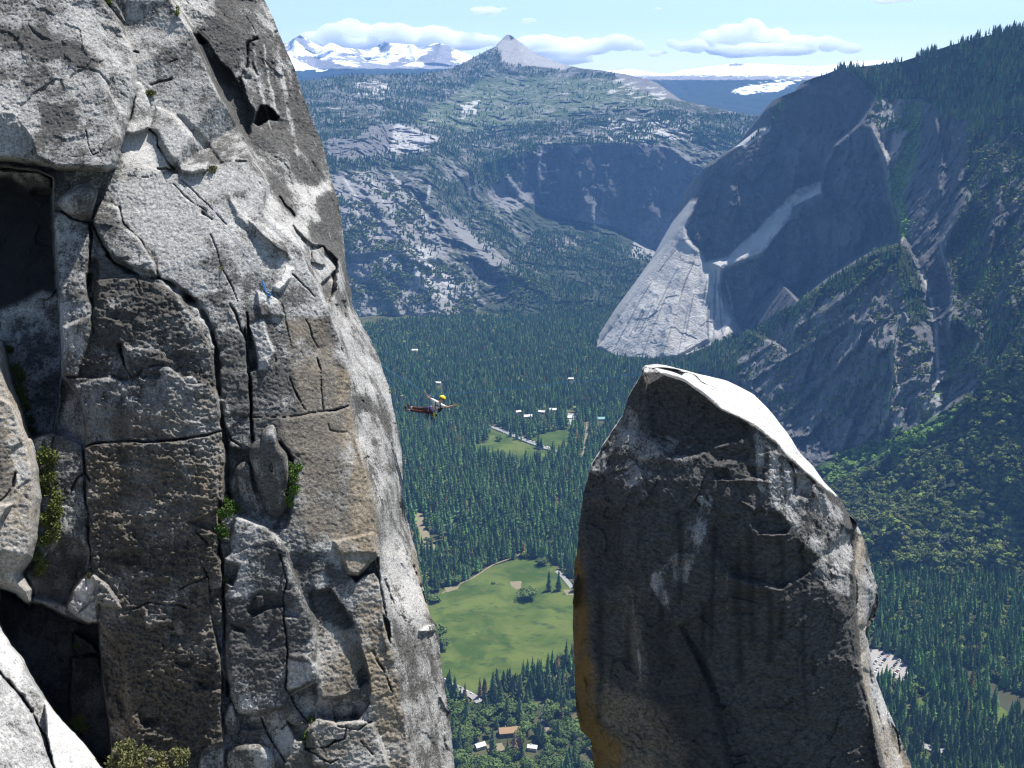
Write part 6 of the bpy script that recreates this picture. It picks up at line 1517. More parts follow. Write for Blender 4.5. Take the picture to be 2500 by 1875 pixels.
bush('bush', T(5, (95, 130), (150, 180), (230, 220), (290, 330), (270, 450), (240, 570), (190, 520), (140, 380)), 2000, 0.13, 0.4, BUSH_A, 'olive-green shrub along the upper edge of the left rock', seed=3, clumps=10)
bush('bush', T(5, (235, 610), (290, 640), (300, 700), (345, 740), (310, 790), (260, 760)), 500, 0.1, 0.3, BUSH_B, 'small bright green shrub above the long trailing one', seed=4, clumps=4)
bush('bush', T(6, (190, 1140), (240, 1190), (285, 1270), (260, 1400), (220, 1500), (200, 1600), (125, 1640), (135, 1500), (150, 1300), (160, 1190)), 2600, 0.12, 0.5, BUSH_B, 'bright green bush in the vertical crack beside the stacked blocks', Yoff=-0.3, seed=5, clumps=11)
bush('bush', T(6, (735, 780), (800, 790), (845, 880), (850, 1000), (835, 1120), (780, 1210), (740, 1200), (770, 1000), (750, 880)), 2400, 0.12, 0.35, BUSH_B, 'narrow green bush on the right flank of the tall smooth block', Yoff=-0.25, seed=6, clumps=10)
bush('bush', T(7, (785, 1540), (830, 1500), (900, 1500), (980, 1520), (1050, 1560), (1150, 1545), (1230, 1500), (1300, 1520), (1380, 1545), (1300, 1640), (1200, 1659), (1100, 1740), (800, 1740)), 6500, 0.13, 0.8, BUSH_C, 'wide grey-green scrub across the bottom of the dark block', Yoff=-0.4, seed=7, clumps=24)
bush('bush', T(7, (440, 1310), (560, 1285), (615, 1350), (600, 1385), (540, 1400), (470, 1350)), 900, 0.12, 0.5, BUSH_A, 'sprig of olive foliage sticking out into the dark hollow', Yoff=-0.8, seed=8, clumps=6)
bush('bush', T(7, (510, 790), (545, 775), (550, 800), (515, 820)), 120, 0.09, 0.2, BUSH_B, 'tiny green plant in the shadow of the dark hollow', Yoff=-0.2, seed=9, clumps=2)
bush('grass_tuft', T(1, (1320, 800), (1350, 770), (1395, 775), (1385, 850), (1345, 870)), 420, 0.10, 0.2, BUSH_A, 'small green tuft under the short ledge on the bright slab', 'grass tuft', seed=10, clumps=4)
bush('grass_tuft', T(1, (920, -10), (1010, -10), (1000, 15), (960, 35)), 420, 0.10, 0.2, BUSH_A, 'green tuft at the top edge between overhanging block and slab', 'grass tuft', seed=11, clumps=4)
bush('grass_tuft', T(1, (1575, 80), (1600, 60), (1625, 110), (1600, 135)), 300, 0.09, 0.2, BUSH_A, 'green tuft high up in the crack on the edge of the slab', 'grass tuft', seed=12, clumps=3)
bush('grass_tuft', T(1, (1895, 1500), (1925, 1465), (1950, 1500), (1940, 1545), (1910, 1540)), 340, 0.09, 0.2, BUSH_C, 'pale dry tuft at the tip of the raised flake', 'grass tuft', seed=13, clumps=3)
bush('grass_tuft', T(4, (320, 720), (345, 740), (360, 780), (340, 800)), 200, 0.08, 0.15, BUSH_A, 'moss-green tuft at the lower end of a thin slab crack', 'grass tuft', seed=14, clumps=2)
bush('grass_tuft', T(8, (740, 1310), (770, 1300), (778, 1360), (750, 1375)), 240, 0.1, 0.2, BUSH_B, 'green tuft under the overhang near the bottom of the cliff', 'grass tuft', Yoff=-0.1, seed=15, clumps=2)
bush('grass_tuft', T(8, (690, 1420), (715, 1415), (715, 1460), (695, 1465)), 160, 0.1, 0.2, BUSH_B, 'dark green tuft in the crack between the lowest rubble blocks', 'grass tuft', Yoff=-0.1, seed=16, clumps=2)
bush('grass_tuft', T(7, (620, 285), (645, 275), (650, 320), (630, 330)), 160, 0.08, 0.15, BUSH_C, 'dry tuft on top of the small white block', 'grass tuft', seed=17, clumps=2)
bush('bush', T(5, (20, -10), (60, -30), (110, 0), (105, 60), (70, 50)), 500, 0.1, 0.3, BUSH_A, 'green shrub at the upper tip of the left rock edge', seed=18, clumps=4)
bush('grass_tuft', T(7, (1560, 290), (1585, 290), (1590, 340), (1565, 350)), 160, 0.09, 0.2, BUSH_C, 'dry tuft in the long vertical crack below the green bush', 'grass tuft', seed=19, clumps=2)
bush('grass_tuft', T(5, (770, 1370), (800, 1390), (805, 1460), (780, 1450)), 200, 0.09, 0.15, BUSH_A, 'olive tuft in the crack left of the tan block', 'grass tuft', seed=20, clumps=2)

# ------------------------------------------------------------------ ropes and slings
BLUE = plain('blue_rope', (0.03, 0.13, 0.30), 0.7, 0.2, 0.2, 30.0)
PALEBLUE = plain('pale_cord', (0.25, 0.40, 0.50), 0.7, 0.2, 0.2, 30.0)
def rope(name, pts, rad, mat, label, cat='rope'):
    tv, tf = tube_mesh([[tuple(float(x) for x in p) for p in pts]], rad, 6)
    return tag(raw_mesh(name, tv, tf, mat), label, cat)
YC = 48.0
hand_l = pt(1036.6, 957.4, YC); pulley_p = pt(1050.6, 966.2, YC)
def sagline(a, b, n, sag):
    t = np.linspace(0, 1, n)[:, None]
    return a + (b - a) * t - np.array([0, 0, sag]) * 4 * t * (1 - t)
left_anchor = pt(880, 858, 55.0)
spire_anchor = pt(1576, 911, 46.95)
rope('rope', np.concatenate((sagline(left_anchor, hand_l, 12, 0.04), sagline(hand_l, pulley_p, 4, 0.0)[1:], sagline(pulley_p, spire_anchor, 24, 0.06)[1:])), 0.0115, BLUE, 'taut blue climbing rope running from cliff past the climber to the spire')
rope('cord', sagline(pt(985, 878, 56.0), pt(1052, 921, 50.0), 10, 0.03).tolist() + sagline(pt(1052, 921, 50.0), pulley_p + np.array([0, 0, .04]), 8, 0.02)[1:].tolist(), 0.004, PALEBLUE, 'thin pale second line running down to the pulley above the climber') if False else None
def on_cliff(n, *p, off=0.06):
    return [pt(u, v, cliff_Y(u, v) - off) for u, v in T(n, *p)]
rope('rope', on_cliff(4, (30, 40), (150, 140), (280, 270), (360, 370), (460, 480), (560, 620), (640, 740), (700, 860), (735, 960)), 0.006, BLUE, 'blue fixed rope lying down the bright slab to the anchor slings')
rope('sling', on_cliff(4, (690, 860), (712, 880), (725, 940), (742, 975), (730, 930), (705, 890), (695, 862), (700, 900), (735, 970), (760, 990), (790, 985), (795, 1000), (760, 1000), (745, 975), (770, 1020), (785, 1030), (760, 1005), (725, 975), (750, 960), (780, 975)), 0.026, BLUE, 'bundle of blue anchor slings below a white rock edge on the slab', 'slings')
rope('rope', on_cliff(9, (0, 0)) if False else [pt(u, v, y) for (u, v), y in zip(T(9, (495, 92), (530, 96), (560, 106), (575, 120), (585, 132), (600, 140)), (46.4, 46.3, 46.2, 45.75, 45.6, 45.45))], 0.02, plain('dark_sling', (0.08, 0.09, 0.10), 0.8), 'dark sling and rope coil laid over the bright top of the spire')

# ------------------------------------------------------------------ climber
SKIN = plain('skin', (0.52, 0.30, 0.20), 0.55, 0.3, 0.08, 20)
SHIRT = plain('pale_shirt', (0.62, 0.60, 0.56), 0.9, 0.1, 0.12, 9)
TROUS = plain('maroon_trousers', (0.085, 0.042, 0.042), 0.9, 0.1, 0.2, 9)
HELM = plain('yellow_helmet', (0.80, 0.58, 0.01), 0.35, 0.5, 0.04, 9)
BLACK = plain('black_nylon', (0.018, 0.018, 0.022), 0.7, 0.3, 0.2, 9)
VIOLET = plain('violet_webbing', (0.28, 0.24, 0.52), 0.8, 0.2, 0.1, 9)
GLOVE = plain('tan_glove', (0.42, 0.29, 0.09), 0.9, 0.1, 0.15, 20)
BOOT = plain('brown_boot', (0.10, 0.06, 0.045), 0.8, 0.2, 0.25, 20)
YELLOW = plain('yellow_sling', (0.62, 0.50, 0.04), 0.7, 0.2, 0.1, 20)
METAL = plain('grey_metal', (0.35, 0.36, 0.38), 0.35, 0.6, 0.1, 20, Metallic=0.8)
WHITE = plain('white_sock', (0.75, 0.73, 0.70), 0.9, 0.1, 0.05, 20)
HAIR = plain('dark_hair', (0.03, 0.02, 0.015), 0.6, 0.3, 0.1, 20)
def zp(x, y, d=0.0):
    return pt(950 + .0904 * x, 900 + .0904 * y, YC + d)
origin = zp(1150, 1110, 0.05)
person = empty('person', origin)
tag(person, 'climber in yellow helmet and dark trousers leaning back on the rope, arms spread', 'climber')
L = lambda x, y, d=0.0: tuple(zp(x, y, d) - origin)
def skinned(name, mat, verts, edges, root=0, levels=2, parent=person):
    """verts: (position, radius x, radius y)"""
    me = bpy.data.meshes.new(name)
    me.from_pydata([v[0] for v in verts], edges, [])
    o = link(bpy.data.objects.new(name, me), parent)
    o.modifiers.new('skin', 'SKIN').use_smooth_shade = True
    for i, v in enumerate(verts):
        s = me.skin_vertices[0].data[i]; s.radius = (v[1], v[2] if len(v) > 2 else v[1]); s.use_root = (i == root)
    ss = o.modifiers.new('sub', 'SUBSURF'); ss.levels = levels; ss.render_levels = levels
    me.materials.append(mat)
    return o
PEL, SPN, CHE, NCK = (L(1150, 1115, .05), L(1235, 1045, .03), L(1310, 965, 0.0), L(1372, 912, -.03))
HD0, HD1, HD2 = L(1388, 893, -.06), L(1412, 848, -.09), L(1440, 798, -.09)
SHL, ELL, WRL = L(1232, 880, 0.02), L(1070, 785, .02), L(990, 685, 0.0)
SHR, ELR, WRR = L(1425, 1000, 0.03), L(1590, 1040, -.05), L(1715, 1002, -.12)
HPA, KNA, ANA = L(1100, 1095, .0), L(840, 1082, -.12), L(590, 1045, -.05)
HPB, KNB, ANB = L(1150, 1165, .12), L(870, 1158, .02), L(520, 1108, .08)
body_v = [(PEL, .13, .11), (SPN, .115, .10), (CHE, .14, .11), (NCK, .062), (HD0, .066), (HD1, .095, .085), (HD2, .088, .085),
          (SHL, .062), (ELL, .044), (WRL, .031), (SHR, .062), (ELR, .044), (WRR, .031), (HPA, .085), (KNA, .062), (ANA, .042), (HPB, .085), (KNB, .062), (ANB, .042)]
skinned('body', SKIN, body_v, [(0, 1), (1, 2), (2, 3), (3, 4), (4, 5), (5, 6), (2, 7), (7, 8), (8, 9), (2, 10), (10, 11), (11, 12), (0, 13), (13, 14), (14, 15), (0, 16), (16, 17), (17, 18)])
lerp = lambda a, b, t: tuple(np.array(a) * (1 - t) + np.array(b) * t)
skinned('shirt', SHIRT, [(lerp(PEL, SPN, .35), .135, .12), (SPN, .14, .12), (CHE, .165, .135), (lerp(CHE, NCK, .7), .085), (SHL, .085), (lerp(SHL, ELL, .62), .070), (SHR, .085), (lerp(SHR, ELR, .55), .072)],
        [(0, 1), (1, 2), (2, 3), (2, 4), (4, 5), (2, 6), (6, 7)])
skinned('trousers', TROUS, [(PEL, .15, .13), (lerp(PEL, SPN, .4), .135, .12), (HPA, .105), (lerp(HPA, KNA, .5), .095), (KNA, .082), (lerp(KNA, ANA, .9), .068), (HPB, .105), (lerp(HPB, KNB, .5), .095), (KNB, .082), (lerp(KNB, ANB, .9), .068)],
        [(0, 1), (0, 2), (2, 3), (3, 4), (4, 5), (0, 6), (6, 7), (7, 8), (8, 9)])
for an, heel, toe in ((ANA, L(548, 1078, -.05), L(508, 945, -.12)), (ANB, L(452, 1118, .08), L(438, 985, .02))):
    skinned('boot', BOOT, [(lerp(an, heel, .1), .055), (heel, .052), (lerp(heel, toe, .5), .052, .045), (toe, .042, .036)], [(0, 1), (1, 2), (2, 3)])
skinned('sock', WHITE, [(lerp(KNA, ANA, .86), .05), (ANA, .055)], [(0, 1)])
def glove(wr, pm, tips, thumb):
    vs = [(wr, .034), (lerp(wr, pm, .55), .040, .028), (pm, .042, .022)]; ed = [(0, 1), (1, 2)]
    for mid, tip in tips:
        vs += [(mid, .0125), (tip, .0095)]; n = len(vs); ed += [(2, n - 2), (n - 2, n - 1)]
    vs += [(thumb[0], .014), (thumb[1], .010)]; n = len(vs); ed += [(1, n - 2), (n - 2, n - 1)]
    skinned('glove', GLOVE, vs, ed)
# image-left hand closed on the rope, image-right hand stretched out with spread fingers
hx = lambda dx, dy, d=0: L(960 + dx, 635 + dy, d)
glove(WRL, hx(6, 18), [(hx(-22, 2, -.03), hx(-10, -22, -.02)), (hx(-18, -8, -.03), hx(2, -28, -.02)), (hx(-8, -16, -.03), hx(14, -28, -.01)), (hx(2, -20, -.03), hx(24, -22, 0))], (hx(24, 20, -.03), hx(26, -4, -.035)))
hy = lambda dx, dy, d=0: L(1770 + dx, 985 + dy, -.14 + d)
glove(WRR, hy(0, 0), [(hy(45, -12), hy(84, -26)), (hy(46, -2), hy(78, -4, -.01)), (hy(44, 8), hy(70, 14, -.02)), (hy(38, 16), hy(58, 30, -.03))], (hy(-8, -30), hy(22, -46)))
# head: helmet, hair, face
import bmesh
def blob(name, mat, centre, rad, axis_up=(0.34, 0, 0.94), cut=None, parent=person, seg=20):
    bm = bmesh.new()
    bmesh.ops.create_uvsphere(bm, u_segments=seg, v_segments=seg * 2 // 3, radius=1)
    if cut is not None:
        bmesh.ops.delete(bm, geom=[v for v in bm.verts if v.co.z < cut], context='VERTS')
    M = Vector(axis_up).to_track_quat('Z', 'Y').to_matrix().to_4x4() @ Matrix.Diagonal((*rad, 1))
    bmesh.ops.transform(bm, matrix=Matrix.Translation(centre) @ M, verts=bm.verts)
    me = bpy.data.meshes.new(name); bm.to_mesh(me); bm.free()
    for p in me.polygons: p.use_smooth = True
    me.materials.append(mat)
    o = link(bpy.data.objects.new(name, me), parent)
    return o
up = Vector(HD2) - Vector(HD1); up.normalize()
hc = Vector(lerp(HD1, HD2, .72))
helmet = blob('helmet', HELM, hc + up * 0.028, (.135, .155, .135), up, cut=-0.12)
sm = helmet.modifiers.new('shell', 'SOLIDIFY'); sm.thickness = 0.012; sm.offset = 0
for k in range(3):                                                                # vents
    d = Vector((-0.05 + 0.05 * k, -0.145, 0.04)); 
    blob('vent', BLACK, hc + up * 0.075 + Vector((-0.05 + 0.05 * k, -.128, 0)), (.010, .006, .022), up, parent=helmet, seg=8)
blob('hair', HAIR, hc - up * 0.02 + Vector((0.02, 0.035, 0)), (.102, .100, .10), up, cut=-0.6)
face_c = Vector(lerp(HD1, HD2, .25))
fwd = Vector((-0.28, -0.95, -0.05)).normalized(); side = up.cross(fwd).normalized()
blob('nose', SKIN, face_c + fwd * .108 + up * .005, (.013, .018, .02), up, seg=8)
for s in (-1, 1):
    blob('eye', plain('eye', (.04, .03, .03), .3), face_c + fwd * .088 + up * .034 + side * .034 * s, (.012, .008, .008), up, seg=8)
    blob('ear', SKIN, face_c + side * .098 * s + up * .01, (.015, .02, .032), up, seg=8)
blob('mouth', plain('teeth', (.7, .66, .6), .4), face_c + fwd * .092 - up * .045, (.028, .01, .009), side, seg=8)
tv, tf = tube_mesh([[tuple(face_c + side * .1 * s + up * .05) , tuple(face_c + side * .07 * s - up * .05 + fwd * .03), tuple(face_c - up * .10 + fwd * .05)] for s in (-1, 1)], .008)
raw_mesh('chin_strap', tv, tf, BLACK, parent=person)
# harness, pack, gear
def ringpath(c, ax, r1, r2, n=18):
    ax = Vector(ax).normalized(); a = ax.orthogonal().normalized(); b = ax.cross(a)
    return [tuple(Vector(c) + a * r1 * math.cos(6.2832 * k / n) + b * r2 * math.sin(6.2832 * k / n)) for k in range(n + 1)]
axis = np.array(SPN) - np.array(PEL)
tv, tf = tube_mesh([ringpath(lerp(PEL, SPN, .45), axis, .155, .155), ringpath(lerp(PEL, SPN, .30), axis, .158, .158)], .022)
raw_mesh('waist_belt', tv, tf, VIOLET, parent=person)
for hp, kn in ((HPA, KNA), (HPB, KNB)):
    tv, tf = tube_mesh([ringpath(lerp(hp, kn, .22), np.array(kn) - np.array(hp), .108, .108)], .02)
    raw_mesh('leg_loop', tv, tf, VIOLET, parent=person)
ch = lambda x, y, d: L(x, y, d)
tv, tf = tube_mesh([[ch(1265, 885, -.17), ch(1250, 960, -.2), ch(1235, 1040, -.17), ch(1250, 1100, -.1)], [ch(1400, 970, -.13), ch(1385, 1060, -.2), ch(1350, 1130, -.17), ch(1310, 1190, -.05)], [ch(1245, 985, -.2), ch(1310, 1000, -.21), ch(1380, 1040, -.19)]], .02)
raw_mesh('shoulder_strap', tv, tf, BLACK, parent=person)
pack = skinned('backpack', BLACK, [(L(1330, 1170, .16), .12, .10), (L(1390, 1060, .18), .14, .11), (L(1430, 960, .16), .11, .09)], [(0, 1), (1, 2)])
skinned('gear_bag', BLACK, [(L(1255, 1230, .02), .07), (L(1285, 1290, .03), .075, .06)], [(0, 1)])
tv, tf = tube_mesh([[L(1190, 1170, -.14), L(1215, 1230, -.13), L(1225, 1290, -.12), L(1205, 1340, -.12)], [L(1200, 1165, -.13), L(1200, 1240, -.15), L(1215, 1320, -.13)], [L(1185, 1180, -.13), L(1225, 1200, -.15), L(1235, 1260, -.13), L(1210, 1300, -.12)]], .018)
raw_mesh('yellow_sling', tv, tf, YELLOW, parent=person)
cams = []
for k, (x, y) in enumerate(((965, 1310), (1000, 1300), (1035, 1330), (1060, 1290), (1150, 1380), (1180, 1350), (1215, 1415))):
    cams.append([L(1060 + 14 * k, 1180, -.08), L(x + 8, y - 50, -.1), L(x, y, -.1), L(x - 9, y + 12, -.1)])
tv, tf = tube_mesh(cams, (.009, .022))
raw_mesh('hanging_gear', tv, tf, BLACK, parent=person)
tv, tf = tube_mesh([ringpath(L(1110, 735, 0), (0, 1, 0), .032, .045, 12), [L(1110, 770, 0), L(1105, 880, -.05), L(1110, 1000, -.12), L(1150, 1080, -.15)], [L(1112, 770, 0), L(1130, 900, -.06), L(1165, 1075, -.15)]], .011)
raw_mesh('lanyard', tv, tf, METAL, parent=person)
skinned('pulley', METAL, [(L(1110, 718, 0), .035, .016), (L(1112, 745, 0), .03, .016)], [(0, 1)])

# ------------------------------------------------------------------ cars
def car_mesh(name, col, van=False):
    bm = bmesh.new()
    def hull(sec, mi):
        """loft of cross-sections (y, z0, z1, half width)"""
        rings = [[bm.verts.new((x, y, z)) for x, z in ((-w, z0), (-w * .98, z1 * .6 + z0 * .4), (-w * .86, z1), (w * .86, z1), (w * .98, z1 * .6 + z0 * .4), (w, z0))] for y, z0, z1, w in sec]
        fs = []
        for a, b in zip(rings, rings[1:]):
            for i in range(6):
                fs.append(bm.faces.new((a[i], a[(i + 1) % 6], b[(i + 1) % 6], b[i])))
        fs.append(bm.faces.new(rings[0][::-1])); fs.append(bm.faces.new(rings[-1]))
        for f in fs: f.material_index = mi
    if van:
        hull([(-2.4, .35, 1.0, .9), (-2.3, .3, 2.1, .95), (1.3, .3, 2.1, .95), (1.9, .3, 1.15, .95), (2.4, .35, .9, .88)], 0)
        hull([(-1.9, 1.2, 1.75, .965), (1.2, 1.2, 1.75, .965)], 1)
    else:
        hull([(-2.2, .4, .85, .8), (-2.05, .3, .95, .88), (-.9, .28, 1.0, .9), (1.0, .28, .95, .9), (2.0, .3, .82, .86), (2.2, .4, .7, .78)], 0)
        hull([(-1.75, .93, 1.0, .8), (-1.25, .93, 1.42, .74), (.2, .93, 1.45, .74), (1.0, .92, .97, .8)], 1)
        hull([(-1.2, 1.40, 1.47, .70), (.15, 1.42, 1.50, .70)], 0)
    for sx in (-1, 1):
        for yy in (-1.35, 1.35):
            r = bmesh.ops.create_cone(bm, cap_ends=True, segments=10, radius1=.32, radius2=.32, depth=.22, matrix=Matrix.Translation((sx * .82, yy, .32)) @ Matrix.Rotation(math.pi / 2, 4, 'Y'))
            for f in {f for v in r['verts'] for f in v.link_faces}: f.material_index = 2
    bmesh.ops.recalc_face_normals(bm, faces=bm.faces)
    me = bpy.data.meshes.new(name); bm.to_mesh(me); bm.free()
    me.materials.append(plain('paint_' + name, col, 0.3, 0.5, 0.03)); me.materials.append(GLASS); me.materials.append(BLACK)
    return me
GLASS = plain('car_glass', (0.02, 0.025, 0.03), 0.1, 0.6, 0.05)
PAINTS = {'white': (.78, .78, .76), 'silver': (.48, .49, .50), 'dark grey': (.06, .06, .065), 'black': (.02, .02, .022), 'red': (.38, .03, .025), 'blue': (.03, .07, .22), 'tan': (.42, .36, .26)}
CARS = {k: car_mesh('car', c) for k, c in PAINTS.items()}
CARS['white van'] = car_mesh('van', (.78, .78, .77), True)
def park(kind, x, y, ang, place, grp):
    o = link(bpy.data.objects.new('parked_van' if 'van' in kind else 'parked_car', CARS[kind]))
    o.location = (x, y, -897.85); o.rotation_euler = (0, 0, ang); o.scale = (1.12, 1.12, 1.12)
    nm = kind if 'van' in kind else kind + ' car'
    tag(o, f'{nm} {place}', 'van' if 'van' in kind else 'car', f'{nm}s {grp}')
kinds = ['white'] * 7 + ['silver'] * 5 + ['dark grey'] * 3 + ['black'] * 2 + ['red'] * 2 + ['blue'] * 2 + ['tan', 'white van']
G, w = roads[0]
seg = np.linalg.norm(np.diff(G, axis=0), axis=1); cum = np.r_[0, np.cumsum(seg)]
s_ = 10.0
while s_ < cum[-1] - 8:
    x, y = np.interp(s_, cum, G[:, 0]), np.interp(s_, cum, G[:, 1]); x2, y2 = np.interp(s_ + 2, cum, G[:, 0]), np.interp(s_ + 2, cum, G[:, 1])
    d = np.array([x2 - x, y2 - y]); d /= np.linalg.norm(d); nrm = np.array([-d[1], d[0]])
    for sd_ in (-1, 1):
        if random.random() < 0.72:
            q = np.array([x, y]) + nrm * sd_ * 6.0
            park(random.choice(kinds[:12] + ['white', 'white', 'white van']), q[0], q[1], math.atan2(d[1], d[0]) - math.pi / 2, 'parked along the road between the small meadows', 'along the meadow road')
    s_ += 7.2
lot_c = lo_.mean(0)
ax = np.array([0.80, -0.60]); ay = np.array([0.60, 0.80])
for i in range(-9, 10):
    for j in range(-24, 25):
        q = lot_c + ax * i * 9.5 + ay * j * 3.3
        if in_poly([tuple(k) for k in lo_[::2]], q[0:1], q[1:2])[0] and random.random() < (0.72 if i % 3 else 0.0):
            park(random.choice(kinds), q[0], q[1], math.atan2(ax[1], ax[0]) - math.pi / 2 + (math.pi if random.random() < .5 else 0), 'parked in the crowded gravel car park', 'in the gravel car park')
for g, w in (roads[2], roads[10], roads[7]):
    for k in range(2, len(g) - 2, 3):
        if random.random() < .8:
            d = g[k + 1] - g[k]; d /= np.linalg.norm(d) + 1e-6; q = g[k] + np.array([-d[1], d[0]]) * 3
            park(random.choice(kinds), q[0], q[1], math.atan2(d[1], d[0]) - math.pi / 2, 'standing on a narrow road among the trees', 'on the forest roads')

# ------------------------------------------------------------------ buildings
WOODB = plain('brown_boards', (0.16, 0.10, 0.065), 0.9, 0.1, 0.2, 0.6)
PALEW = plain('pale_boards', (0.52, 0.47, 0.40), 0.9, 0.1, 0.1, 0.6)
ROOFB = plain('tan_shingles', (0.33, 0.21, 0.12), 0.95, 0.05, 0.2, 0.8)
ROOFW = plain('pale_roofing', (0.66, 0.64, 0.60), 0.8, 0.1, 0.08, 0.8)
ROOFG = plain('teal_roofing', (0.22, 0.40, 0.38), 0.8, 0.1, 0.08, 0.8)
def house(q, L_, W_, H_, ang, wall, roofm, label, name='house'):
    p = floor_pt(*q); e = empty(name, (p[0], p[1], -898.2)); e.rotation_euler = (0, 0, ang)
    l, w = L_ / 2, W_ / 2
    def m(nm, vs, fs, mt):
        me = bpy.data.meshes.new(nm); me.from_pydata(vs, [], fs); me.materials.append(mt)
        return link(bpy.data.objects.new(nm, me), e)
    rh = W_ * 0.32
    m('wall', [(-l, -w, -2), (l, -w, -2), (l, w, -2), (-l, w, -2), (-l, -w, H_), (l, -w, H_), (l, w, H_), (-l, w, H_), (-l, 0, H_ + rh), (l, 0, H_ + rh)], [(0, 1, 5, 4), (2, 3, 7, 6), (1, 2, 6, 9, 5), (3, 0, 4, 8, 7)], wall)
    o = 0.8; k = rh / w; z = H_ - o * k + .12; t = .3
    m('roof', [(-l - o, -w - o, z), (l + o, -w - o, z), (l + o, 0, H_ + rh + .12), (-l - o, 0, H_ + rh + .12), (l + o, w + o, z), (-l - o, w + o, z)] + [(-l - o, -w - o, z - t), (l + o, -w - o, z - t), (l + o, 0, H_ + rh - .1), (-l - o, 0, H_ + rh - .1), (l + o, w + o, z - t), (-l - o, w + o, z - t)],
      [(0, 1, 2, 3), (3, 2, 4, 5), (6, 9, 8, 7), (9, 11, 10, 8), (0, 6, 7, 1), (5, 4, 10, 11), (0, 3, 9, 6), (3, 5, 11, 9), (1, 7, 8, 2), (2, 8, 10, 4)], roofm)
    for s in range(int(L_ // 5)):
        x = -l + 2.5 + s * 5
        m('window', [(x - .7, -w - .05, 1.0), (x + .7, -w - .05, 1.0), (x + .7, -w - .05, 2.2), (x - .7, -w - .05, 2.2), (x - .7, -w + .1, 1.0), (x + .7, -w + .1, 1.0), (x + .7, -w + .1, 2.2), (x - .7, -w + .1, 2.2)], [(0, 1, 2, 3), (0, 4, 5, 1), (3, 2, 6, 7), (0, 3, 7, 4), (1, 5, 6, 2)], GLASS)
    m('door', [(l + .06, -.5, 0), (l + .06, .5, 0), (l + .06, .5, 2.1), (l + .06, -.5, 2.1), (l - .1, -.5, 0), (l - .1, .5, 0), (l - .1, .5, 2.1), (l - .1, -.5, 2.1)], [(0, 1, 2, 3), (3, 2, 6, 7), (0, 3, 7, 4), (1, 5, 6, 2)], WOODB)
    m('chimney', [(-l * .4 + a * .5, b * .5 + .6, c) for a in (-1, 1) for b in (-1, 1) for c in (H_, H_ + rh + 1.6)], [(0, 1, 3, 2), (4, 6, 7, 5), (0, 4, 5, 1), (2, 3, 7, 6), (1, 5, 7, 3)], PALEW)
    return tag(e, label, 'house')
HOUSES = [((1244, 1792), 30, 15, 5, 0.15, WOODB, ROOFB, 'large house with tan-brown shingle roof among trees below the meadow'),
    ((1172, 1826), 14, 9, 3.5, 0.5, PALEW, ROOFW, 'small house with pale roof near the bottom edge, left of the brown-roofed house'),
    ((1300, 1830), 13, 8, 3.5, -0.2, PALEW, ROOFW, 'small pale-roofed house near the bottom edge, right of the brown-roofed house'),
    ((1288, 1020), 26, 12, 4, 0.2, PALEW, ROOFW, 'pale-roofed lodge in the forest above the far small meadow'),
    ((1322, 1009), 20, 10, 4, -0.3, WOODB, ROOFW, 'pale-roofed cabin right of the lodge above the far small meadow'),
    ((1349, 1004), 24, 11, 4, 0.1, PALEW, ROOFW, 'long pale-roofed cabin between two others above the far small meadow'),
    ((1394, 1022), 26, 13, 4, 0.4, PALEW, ROOFW, 'pale-roofed building at the head of the gravel track'),
    ((1467, 1026), 40, 13, 4, 0.05, PALEW, ROOFG, 'long low building with a teal roof just left of the spire'),
    ((1265, 1009), 16, 9, 4, 0.6, WOODB, ROOFW, 'little pale-roofed cabin at the left of the cabin row in the forest'),
    ((1394, 928), 16, 9, 4, 0.0, PALEW, ROOFW, 'small white-roofed cabin alone in the far forest under the rope'),
    ((1012, 858), 22, 10, 4, 0.2, PALEW, ROOFW, 'pale cabin in a gap of the far forest left of the climber'),
    ((1070, 938), 18, 9, 4, -0.2, PALEW, ROOFW, 'white-roofed cabin in the forest just above the climber'),
    ((1253, 1402), 10, 7, 3, 0.3, WOODB, ROOFB, 'tiny hut at the edge of the big meadow')][:12]
for h_ in HOUSES:
    house(*h_)

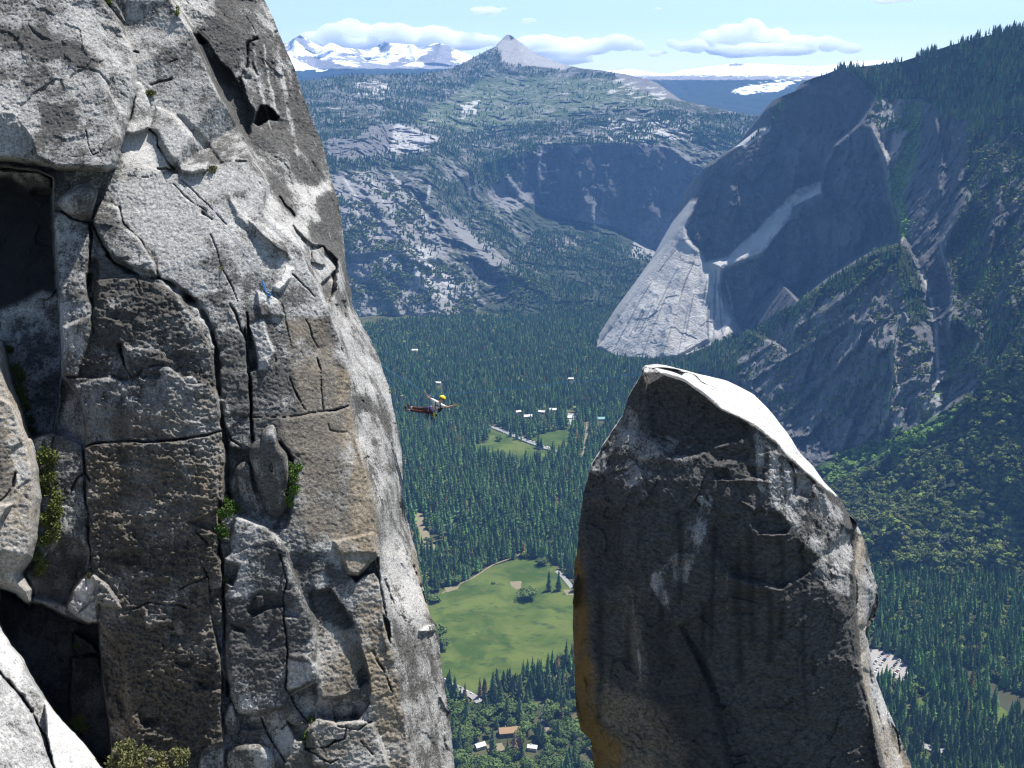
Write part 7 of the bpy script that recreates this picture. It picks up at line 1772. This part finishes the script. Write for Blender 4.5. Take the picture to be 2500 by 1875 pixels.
# ------------------------------------------------------------------ clouds
cm = NT('cloud_vapour')
pv2 = cm.n('VolumePrincipled')
pv2.inputs['Color'].default_value = (1, 1, 1, 1)
pv2.inputs['Density'].default_value = 0.007
pv2.inputs['Anisotropy'].default_value = 0.0
pv2.inputs['Density Attribute'].default_value = ''
cm.t.links.new(pv2.outputs[0], cm.out.inputs['Volume'])
tex = bpy.data.textures.new('billow', 'CLOUDS'); tex.noise_scale = 420; tex.noise_depth = 4
def cloud(blobs, label, YD=26000, vox=55, disp=230):
    """blobs: (u, v, half width px, half height px)"""
    bm = bmesh.new()
    for u_, v_, a, b in blobs:
        c = pt(u_, v_, YD + random.uniform(-300, 300)); k = YD / F_PX
        bmesh.ops.create_icosphere(bm, subdivisions=3, radius=1, matrix=Matrix.Translation(c) @ Matrix.Diagonal((a * k, max(a, b) * k * 0.75, b * k, 1)))
    c0 = bm.verts and sum((v.co for v in bm.verts), Vector()) / len(bm.verts)
    bmesh.ops.translate(bm, vec=-c0, verts=bm.verts)
    me = bpy.data.meshes.new('cloud'); bm.to_mesh(me); bm.free()
    me.materials.append(cm.m)
    o = link(bpy.data.objects.new('cloud', me)); o.location = c0
    r_ = o.modifiers.new('union', 'REMESH'); r_.mode = 'VOXEL'; r_.voxel_size = vox
    d_ = o.modifiers.new('billow', 'DISPLACE'); d_.texture = tex; d_.strength = disp; d_.mid_level = 0.55; d_.texture_coords = 'LOCAL'
    return tag(o, label, 'cloud', 'clouds')
CLOUDS = [([(775, 92, 45, 20), (815, 78, 40, 26), (850, 70, 34, 22), (885, 84, 38, 24), (800, 104, 60, 14), (740, 104, 30, 12), (870, 105, 70, 16)], 'big white cumulus behind the sharpest snowy peak at the left'),
    ([(930, 80, 36, 22), (975, 72, 40, 18), (1020, 84, 44, 18), (1060, 74, 40, 12), (1090, 92, 50, 16), (1150, 96, 44, 18), (1190, 100, 40, 16), (1000, 102, 80, 12), (1120, 112, 70, 10)], 'long white cumulus bank behind the snowy peaks, left of the bare dome'),
    ([(1290, 108, 46, 20), (1340, 104, 48, 20), (1400, 112, 50, 20), (1450, 112, 44, 18), (1510, 104, 44, 18), (1552, 112, 26, 16), (1360, 126, 110, 12), (1400, 150, 60, 8)], 'long white cumulus bank right of the bare dome'),
    ([(1645, 106, 22, 12), (1690, 112, 40, 18), (1740, 100, 44, 24), (1790, 84, 44, 28), (1835, 74, 36, 26), (1885, 92, 44, 24), (1950, 108, 50, 22), (2020, 106, 46, 18), (2075, 118, 34, 12), (1860, 122, 140, 14), (1790, 138, 24, 7)], 'large heaped cumulus above the rounded snowy ridge'),
    ([(1168, 25, 22, 9), (1200, 26, 26, 11), (1226, 22, 16, 7)], 'small ragged cloud high up, left of a tinier one'),
    ([(1284, 51, 14, 7), (1300, 50, 14, 8)], 'tiny oval cloud high above the bare dome'),
    ([(1606, 21, 11, 4), (1620, 20, 9, 4)], 'faint wisp of cloud near the top edge'),
    ([(2160, 0, 34, 7), (2200, -2, 36, 9)], 'flat cloud cut off by the top edge at the right'),
    ([(1600, 131, 22, 7), (1622, 128, 12, 5)], 'small thin cloud between two larger cumulus banks')]
for b_, l_ in CLOUDS:
    cloud(b_, l_, disp=max(60, min(230, 9 * max(q[3] for q in b_))))
